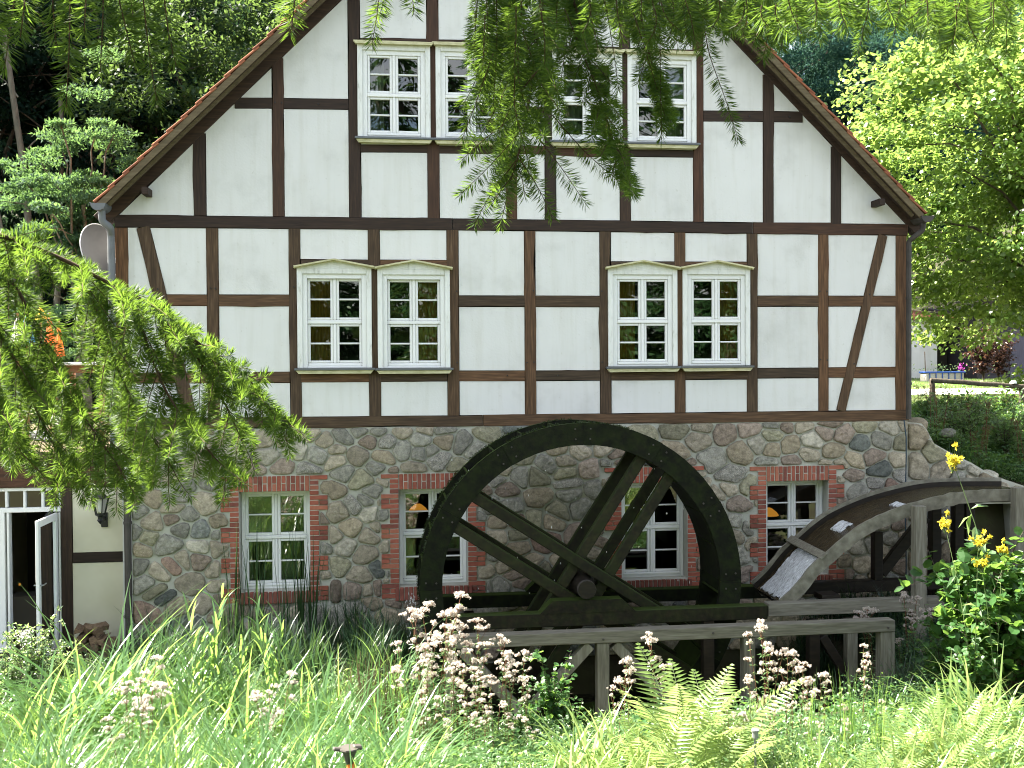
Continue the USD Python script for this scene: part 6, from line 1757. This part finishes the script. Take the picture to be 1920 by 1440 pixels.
# left shrub by the door, and grasses
put(K_rose, 'rose_bush', 60, 1145, -2.0, 'leafy bush before the open door', 'bush', 0.9, None)
put(K_rose, 'rose_bush', 20, 1190, -2.6, 'leafy bush in the left bottom corner of the doorway', 'bush', 0.9, None)
put(K_rose, 'rose_bush', 110, 1185, -2.3, 'leafy bush between the door and the firewood', 'bush', 0.9, None)
p = W(45, 1188, -2.55)
bl = PR.normal(0, .05, (90, 3)) + p
tag(part('/World', 'white_blossom', leaf_quads(bl, PR.normal(0, 1, bl.shape), PR.normal(0, 1, bl.shape), .035, .025), 'white_bloom'), 'white blossom cluster on the bush before the door', 'flower')
for k, (px, py, y) in enumerate(((440, 955, -0.9), (478, 960, -1.0), (560, 945, -0.85), (585, 960, -0.9), (530, 1010, -1.1), (420, 1040, -1.2), (610, 1060, -1.2))):
    put(G_iris[0], 'sword_leaves', px, py + 25, y, 'dark sword-shaped leaves rising before the leftmost basement window', 'plant', 1.32, 'sword leaves before the leftmost basement window', squash=0.6)
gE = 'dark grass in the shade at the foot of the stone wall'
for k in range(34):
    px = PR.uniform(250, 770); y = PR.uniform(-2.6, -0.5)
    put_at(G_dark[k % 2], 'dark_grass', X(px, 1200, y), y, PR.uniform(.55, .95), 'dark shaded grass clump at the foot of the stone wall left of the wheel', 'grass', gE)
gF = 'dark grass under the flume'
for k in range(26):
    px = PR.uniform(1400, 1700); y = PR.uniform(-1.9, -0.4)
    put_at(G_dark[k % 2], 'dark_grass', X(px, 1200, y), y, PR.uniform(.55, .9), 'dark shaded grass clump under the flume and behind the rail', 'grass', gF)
for px, py, y, lb in ((378, 1105, -4.6, 'tall reed with silvery leaves left of the leftmost basement window'), (512, 1140, -4.4, 'tall reed with narrow leaves below the leftmost basement window'), (345, 1165, -4.9, 'reed leaning left beside the tall silvery one'), (425, 1150, -4.8, 'reed between the two tallest reeds'), (1130, 1380, -8.0, 'reed at the bottom edge below the rail post')):
    put(K_reed[PR.integers(2)], 'reed', px, py, y, lb, 'reed', 1.75, None)
K_fount = grass_kind('strap_leaf_fountain', 181, 64, 1.9, 0.60, 2.5, 0.034, 0.10, 'grass_leaf', 10, 0.9)
for px, py, y, lb in ((150, 1172, -4.4, 'big fountain of arching strap leaves before the firewood'), (70, 1215, -5.0, 'arching strap leaves spilling to the left edge'), (215, 1165, -4.2, 'arching strap leaves below the downpipe at the annex corner'),
                      (110, 1290, -6.0, 'low fountain of arching strap leaves in the left corner'), (330, 1215, -5.4, 'arching strap leaves left of the leftmost basement window'), (590, 1235, -5.0, 'arching strap leaves right of the leftmost basement window'), (455, 1225, -5.6, 'arching strap leaves in the middle of the left meadow')):
    put(K_fount, 'strap_leaf_plant', px, py, y, lb, 'plant', 1.22, None)
gG = 'arching sunlit grass on the left'
for k in range(84):
    y = PR.uniform(-9.6, -2.9); px = PR.uniform(-60, 760)
    put_at(G_arch[k % 2] if PR.random() < .7 else G_fine[k % 2], 'arching_grass', X(px, 1250, y), y, PR.uniform(.75, 1.15), 'sunlit arching grass clump in the left foreground', 'grass', gG)
for k, (px, py) in enumerate(((690, 1225), (730, 1220), (660, 1240))):
    put(K_stalk, 'dry_stalks', px, py, -4.6, ('tan dry stalks left of the flowering bush, middle', 'tan dry stalks nearest the flowering bush', 'tan dry stalks farthest left of the flowering bush')[k], 'stalks', 0.9, None)
gH = 'daylily clumps in the right foreground'
for k, (px, py, y) in enumerate(((1085, 1335, -8.0), (1130, 1350, -8.4), (1060, 1380, -8.6), (1830, 1255, -7.4), (1790, 1270, -7.6), (1870, 1262, -7.5), (1905, 1290, -7.9), (1760, 1330, -8.2), (1850, 1360, -8.8), (1200, 1400, -9.0), (1500, 1395, -9.0), (1690, 1400, -9.2))):
    put(G_lily[k % 2], 'daylily', px, py, y, 'yellow-green daylily clump of arching strap leaves in the right foreground', 'plant', 0.72, gH)
for k, (px, py) in enumerate(((1521, 1262), (1577, 1255), (1600, 1250), (1650, 1258))):
    put(G_iris[1], 'sword_leaves', px, py, -7.8, ('upright sword leaves before the rail, leftmost of four', 'upright sword leaves before the rail, second of four', 'upright sword leaves before the rail, third of four', 'upright sword leaves before the right end post')[k], 'plant', 1.3, None, squash=0.45)
# herbs on the bank above the wing wall and twiggy plants on the lawn edge
for k in range(26):
    x = PR.uniform(9.5, 12.8); y = PR.uniform(0.45, 3.2)
    put_at(AGs if PR.random() < .6 else G_fine[k % 2], 'bank_herb', x, y, PR.uniform(.45, .95), 'green herb growing on the bank above the wing wall', 'plant', 'herbs on the bank above the wing wall')
for k, (px, py, y) in enumerate(((1765, 725, 2.6), (1800, 716, 2.9), (1830, 722, 2.6), (1735, 730, 2.3), (1870, 722, 2.6), (1893, 716, 2.9), (1783, 735, 2.2), (1850, 735, 2.2))):
    put(K_twiggy, 'twiggy_plant', px, py, y, 'thin-stemmed twiggy plant at the edge of the lawn right of the house', 'plant', 1.0, 'twiggy plants at the lawn edge')

for k, (px, py, y, lb) in enumerate(((1752, 790, 0.9, 'green bush on the bank nearest the wing wall capstone'), (1795, 800, 1.0, 'green bush on the bank behind the grey stone'), (1842, 822, 0.9, 'green bush on the bank left of the pale boulder'),
                                     (1885, 812, 1.2, 'green bush on the bank above the pale boulder'), (1915, 850, 0.8, 'green bush on the bank at the right edge'), (1790, 848, 0.55, 'low green bush hanging over the slope of the wing wall'), (1830, 868, 0.55, 'low green bush hanging over the lower end of the wing wall'))):
    put(K_rose if k % 2 else AGs, 'bank_bush', px, py - 32, y, lb, 'bush', 0.62, None)
# ground cover that nobody could count
cg = np.random.default_rng(404)


def tuft(seed, n, h, w, mt, r=0.16):
    rg = np.random.default_rng(seed)
    base = np.concatenate([rg.normal(0, r, (n, 2)), np.zeros((n, 1))], 1)
    return blades(base, rg.uniform(0, 2 * PI, n), h * rg.uniform(.5, 1.1, n), rg.uniform(0, .5, n), rg.uniform(.3, 2.0, n), w * rg.uniform(.7, 1.3, n), 4)


def leaf_tuft(seed, n, h, ll, lw, r=0.2):
    rg = np.random.default_rng(seed)
    p = np.concatenate([rg.normal(0, r, (n, 2)), h * rg.random((n, 1)) ** .7], 1)
    d = unit(rg.normal(0, 1, (n, 3)) * [1, 1, .45])
    return leaf_folded(p, d, np.array([0, 0, 1.0]) + rg.normal(0, .35, (n, 3)), ll * rg.uniform(.6, 1.2, n), lw)


def cover(name, label, meshes, pos, scale, seed):
    rgx = np.random.default_rng(seed)
    root = numbered('/World', name)
    pi = UsdGeom.PointInstancer.Define(stage, root)
    ts = []
    for k, (m, mt) in enumerate(meshes):
        pth = f'{root}/sort_{"abcdef"[k]}'
        usdkit.mesh(stage, pth, m, M[mt], smooth=False)
        ts.append(Sdf.Path(pth))
    n = len(pos)
    pi.CreatePrototypesRel().SetTargets(ts)
    pi.CreateProtoIndicesAttr(Vt.IntArray.FromNumpy(rgx.integers(0, len(ts), n).astype(np.int32)))
    pi.CreatePositionsAttr(Vt.Vec3fArray.FromNumpy(pos.astype(np.float32)))
    pi.CreateScalesAttr(Vt.Vec3fArray.FromNumpy(np.repeat(scale[:, None], 3, 1).astype(np.float32)))
    pi.CreateOrientationsAttr(Vt.QuathArray([Gf.Quath(float(math.cos(t / 2)), 0, 0, float(math.sin(t / 2))) for t in rgx.uniform(0, 2 * PI, n)]))
    tag(pi.GetPrim(), label, None, kind='stuff')


def on_ground(n, x0, x1, y0, y1, rg, keep=None):
    x, y = rg.uniform(x0, x1, n), rg.uniform(y0, y1, n)
    if keep is not None:
        k = keep(x, y); x, y = x[k], y[k]
    return np.stack([x, y, ground(x, y) - 0.02], 1)


pos = on_ground(1500, -7.5, 7.0, -11.2, -3.1, cg, lambda x, y: (np.abs(x - 1.6) < 2.2 + (-y) * 0.55) & ~((x > 0.0) & (y > -5.7)))
cover('meadow_grass', 'mixed grass and herbs filling the bank of the stream', [(tuft(1, 60, .55, .010, None), 'grass_leaf'), (leaf_tuft(2, 110, .45, .075, .022), 'herb_leaf'), (tuft(3, 70, .48, .008, None), 'grass_leaf'), (leaf_tuft(4, 120, .40, .060, .020), 'fern_leaf'), (leaf_tuft(5, 90, .5, .085, .03), 'herb_leaf')], pos, cg.uniform(.75, 1.35, len(pos)) * np.where((pos[:, 0] > 0) & (pos[:, 1] > -7.4), 0.62, 1.0), 1)
pos = on_ground(520, 0.0, 8.5, -7.6, -4.3, cg, lambda x, y: ~((x < 6.5) & (y > -4.7)))
cover('low_bank_cover', 'low herbs on the bank before the rail', [(leaf_tuft(16, 110, .30, .07, .03), 'herb_leaf'), (tuft(17, 60, .35, .010, None), 'grass_leaf'), (leaf_tuft(18, 100, .26, .075, .06), 'alder_leaf')], pos, cg.uniform(.7, 1.25, len(pos)), 7)
pos = on_ground(420, -7.0, 0.6, -3.2, -0.3, cg, lambda x, y: ~((x < -4.0) & (y > -1.2)))
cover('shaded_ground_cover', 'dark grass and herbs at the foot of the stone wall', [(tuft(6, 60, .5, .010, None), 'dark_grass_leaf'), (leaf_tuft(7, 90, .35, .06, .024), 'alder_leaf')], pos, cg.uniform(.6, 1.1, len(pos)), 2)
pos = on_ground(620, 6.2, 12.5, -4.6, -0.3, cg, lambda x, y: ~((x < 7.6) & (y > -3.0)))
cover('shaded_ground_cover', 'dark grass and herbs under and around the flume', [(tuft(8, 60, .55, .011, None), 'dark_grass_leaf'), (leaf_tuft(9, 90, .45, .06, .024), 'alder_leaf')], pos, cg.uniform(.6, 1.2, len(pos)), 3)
pos = on_ground(900, 9.25, 14, 0.42, 4.5, cg)
cover('bank_cover', 'low herbs and grass on the lawn bank', [(tuft(10, 50, .30, .008, None), 'grass_leaf'), (leaf_tuft(11, 110, .30, .07, .030), 'herb_leaf'), (leaf_tuft(19, 90, .34, .085, .04), 'alder_leaf')], pos, cg.uniform(.6, 1.2, len(pos)), 4)
pos = on_ground(5200, 9.3, 27, 4.2, 27, cg, lambda x, y: ~((y > 12.6) & (y < 16.4)))
cover('lawn_grass', 'short sunlit lawn grass right of the house', [(tuft(12, 60, .09, .007, None, .22), 'grass_leaf'), (tuft(13, 60, .08, .007, None, .22), 'fern_leaf')], pos, cg.uniform(.8, 1.4, len(pos)), 5)
pos = on_ground(2200, -30, 9, 14, 40, cg)
cover('forest_floor', 'dim undergrowth of the wooded slope', [(leaf_tuft(14, 100, .7, .16, .07, .5), 'forest_leaf'), (leaf_tuft(15, 100, .5, .14, .06, .5), 'forest_leaf')], pos, cg.uniform(.8, 1.6, len(pos)), 6)

# ------------------------------------------------------------------ small things in the foreground
p = W(655, 1408, -8.6); gz_ = float(ground(p[0], p[1]))
orn = thing('garden_ornament', 'dark carved garden stake with an orange band in the grass at the bottom edge', 'ornament')
part(orn, 'stake', tube([(p[0] + .01, p[1], gz_ - .2), (p[0] + .01, p[1], p[2] - 0.10)], 0.022, 8), 'iron_pipe', smooth=50)
part(orn, 'band', tube([(p[0] + .01, p[1], p[2] - 0.135), (p[0] + .01, p[1], p[2] - 0.10)], 0.032, 10), 'orange_band', smooth=50)
part(orn, 'head', cat([move(lathe([(0.0, -.10), (.03, -.10), (.042, -.05), (.055, -.01), (.085, .02), (.08, .03), (0, .03)], 10), p), bar(p + (-.06, 0, .015), p + (-.13, -.02, .03), .05, .028, .008), bar(p + (.03, 0, .03), p + (.10, .02, .02), .07, .035, .010)]), 'iron_pipe')
p = W(1416, 1368, -8.4); gz_ = float(ground(p[0], p[1]))
st_ = thing('garden_light', 'slim grey garden light stake among the plants at the bottom edge', 'garden light')
part(st_, 'stake', tube([(p[0], p[1], gz_ - .2), (p[0], p[1], p[2] - .07)], 0.012, 8), 'zinc')
part(st_, 'head', move(lathe([(0, -.07), (.028, -.07), (.028, -.015), (.036, -.012), (.036, 0.0), (0, .006)], 12), p), 'zinc')

# ------------------------------------------------------------------ terrace furniture seen through the fir branch
def closed_parasol(px, py_top, py_bot, y, m, label, r=0.16):
    a, b = W(px, py_top, y), W(px, py_bot, y)
    t = thing('closed_parasol', label, 'parasol')
    h = a[2] - b[2]
    v, f = lathe([(0.0, 0.0), (0.02, -0.02 * h), (r * .45, -.35 * h), (r * .8, -.8 * h), (r, -h), (r * .6, -h * .98), (0, -h * .9)], 16)
    ang = np.arctan2(v[:, 1], v[:, 0]); s = 1 + 0.22 * np.cos(ang * 4)
    v[:, 0] *= s; v[:, 1] *= s
    part(t, 'canopy', (v + a, f), m)
    part(t, 'pole', tube([(a[0], y, deck_z), (a[0], y, a[2] + .06)], .022, 8), 'red_wood')
    part(t, 'foot', cbox(a[0] - .25, a[0] + .25, y - .25, y + .25, deck_z, deck_z + .08, .02), 'zinc')


closed_parasol(33, 592, 640, 3.2, 'parasol_white', 'closed white parasol on the terrace', .13)
closed_parasol(50, 588, 642, 3.6, 'parasol_blue', 'closed blue parasol on the terrace', .13)
closed_parasol(93, 590, 648, 3.0, 'parasol_orange', 'closed orange parasol on the terrace, left one', .09)
closed_parasol(110, 608, 668, 2.6, 'parasol_orange', 'closed orange parasol on the terrace, right one', .09)
closed_parasol(76, 575, 600, 4.4, 'parasol_yellow', 'closed yellow parasol behind the others on the terrace', .12)
tb = thing('terrace_table', 'red-brown wooden terrace table with a white top by the house corner', 'table')
a, b = W(160, 672, 0.9), W(206, 682, 0.9)
part(tb, 'table_top', cbox(a[0] - .5, b[0], .6, 1.5, b[2] - .02, b[2] + .03, .01), 'white_plastic')
for x in (a[0] - .4, b[0] - .12):
    for y in (.68, 1.42):
        part(tb, 'leg', cbox(x, x + .08, y - .04, y + .04, deck_z, b[2] - .021, .006), 'red_wood')
part(tb, 'apron', cbox(a[0] - .4, b[0] - .05, .70, .74, b[2] - .15, b[2] - .022, .006), 'red_wood')
rl = thing('terrace_railing', 'low wooden railing along the edge of the terrace', 'railing')
for k in range(9):
    x = HL - 0.15 - k * 0.45
    part(rl, 'baluster', cbox(x - .035, x + .035, AY + .08, AY + .14, deck_z, deck_z + .55, .006), 'red_wood')
part(rl, 'hand_rail', cbox(HL - 4.2, HL - .06, AY + .05, AY + .17, deck_z + .55, deck_z + .62, .012), 'red_wood')

# ------------------------------------------------------------------ outbuildings and lawn things on the right
SY = 24.0
sx0, sx1 = X(1722, 700, SY), X(1722, 700, SY)
shed = thing('garden_shed', 'dark grey-violet boarded shed with a closed door behind the lawn', 'shed')
a0, a1 = X(1835, 690, SY), X(2060, 690, SY)
g0 = float(ground(a0, SY))
zt2 = g0 + 2.75
for k in range(13):
    z = g0 + k * 0.21
    part(shed, 'board', cbox(a0, X(1893, 690, SY) - .02, SY, SY + .03, z + .004, z + .205, .006), 'shed_wood')
    part(shed, 'board', cbox(X(1893, 690, SY) + 1.02, a1, SY, SY + .03, z + .004, z + .205, .006), 'shed_wood')
part(shed, 'door', cbox(X(1893, 690, SY), X(1893, 690, SY) + 1.0, SY - .01, SY + .04, g0 + .02, g0 + 2.15, .01), 'shed_door')
part(shed, 'lintel', cbox(X(1893, 690, SY) - .019, X(1893, 690, SY) + 1.019, SY, SY + .03, g0 + 2.16, g0 + 2.73, .006), 'shed_wood')
part(shed, 'door_handle', tube([(X(1896, 672, SY), SY - .03, g0 + 1.05), (X(1896, 672, SY) + .14, SY - .03, g0 + 1.05)], .015, 6), 'black_iron')
part(shed, 'body', box(a0, a1, SY + .031, SY + 4, g0 - .1, zt2), 'shed_wood')
part(shed, 'roof', bar(((a0 + a1) / 2, SY - .4, zt2 + .06), ((a0 + a1) / 2, SY + 4.3, zt2 + .5), a1 - a0 + .6, .10, .02), 'shed_wood')
ob = thing('white_outbuilding', 'low white rendered outbuilding behind the lawn beside the house corner', 'building')
b0, b1 = X(1640, 690, 25.5), X(1757, 690, 25.5)
part(ob, 'wall', box(b0, b1, 25.5, 30, g0 - .2, g0 + 2.6), 'plaster')
part(ob, 'dark_bay', box(b1 + .003, a0 - .05, 26.4, 30, g0 - .2, g0 + 2.5), 'dark_room')
part(ob, 'roof', bar(((b0 + a0) / 2, 25.1, g0 + 2.66), ((b0 + a0) / 2, 30.3, g0 + 3.3), a0 - b0 + .5, .10, .02), 'roof_tile')
cp = base_at(1845, 21.5)
copy(K_copper, 'copper_bush', 'copper-leaved bush before the dark bay of the outbuilding', 'bush', cp, .7, 1.15)
copy(K_copper, 'copper_bush', 'copper-leaved bush beside the shed boards', 'bush', base_at(1872, 22.5), 2.7, 1.0)
tr_ = thing('planter_trough', 'long trough with a blue rim and flowers before the outbuilding', 'planter')
c0, c1 = X(1737, 705, 22.0), X(1808, 705, 22.0); g1 = float(ground(c0, 22.0))
part(tr_, 'trough', cbox(c0, c1, 22.0, 22.5, g1, g1 + .36, .02), 'gravel')
part(tr_, 'rim', cbox(c0 - .04, c1 + .04, 21.97, 22.53, g1 + .36, g1 + .42, .01), 'blue_paint')
for k in range(6):
    x = c0 + (c1 - c0) * (k + .5) / 6
    part(tr_, 'stay', cbox(x - .015, x + .015, 21.96, 21.998, g1, g1 + .36, .003), 'blue_paint')
fl_ = np.random.default_rng(9).normal(0, .07, (60, 3)) + [X(1802, 695, 22.2), 22.2, g1 + .58]
part(tr_, 'flowers', leaf_quads(fl_, np.random.default_rng(8).normal(0, 1, fl_.shape), np.random.default_rng(7).normal(0, 1, fl_.shape), .07, .05), 'magenta_flower', kind='stuff')
lg = np.random.default_rng(17).normal(0, 1, (160, 3)) * [.9, .12, .14] + [(c0 + c1) / 2, 22.25, g1 + .5]
part(tr_, 'leaves', leaf_quads(lg, np.random.default_rng(18).normal(0, 1, lg.shape), np.random.default_rng(19).normal(0, 1, lg.shape), 0.12, .04), 'herb_leaf', kind='stuff')
b_ = X(1738, 700, 23.0)
single('leaning_tool', tube([(b_ - .1, 22.9, g1), (b_ + .12, 23.4, g1 + 1.25)], .018, 6), 'firewood', 'thin wooden tool handle leaning by the white outbuilding', 'tool')
lr = thing('log_rail', 'low horizontal log rail on posts at the far side of the lawn bank', 'railing')
LY = 4.6
p0, p1 = W(1745, 713, LY), W(1960, 727, LY)
part(lr, 'log', tube(np.linspace(p0, p1, 8) + np.random.default_rng(5).normal(0, .008, (8, 3)), .055, 9), 'bark', smooth=True)
for px in (1916, 1748):
    x = X(px, 725, LY); z = np.interp(x, [p0[0], p1[0]], [p0[2], p1[2]])
    part(lr, 'post', tube([(x, LY + .01, float(ground(x, LY)) - .2), (x, LY + .01, z)], .06, 9), 'bark', smooth=True)
a = W(1895, 716, LY + .1)
single('upturned_bowl', move(lathe([(0.075, 0), (.07, .04), (.04, .065), (0, .07)], 14), np.array([a[0], LY, np.interp(a[0], [p0[0], p1[0]], [p0[2], p1[2]]) + .05])), 'white_plastic', 'small white bowl on the log rail', 'bowl', smooth=True)
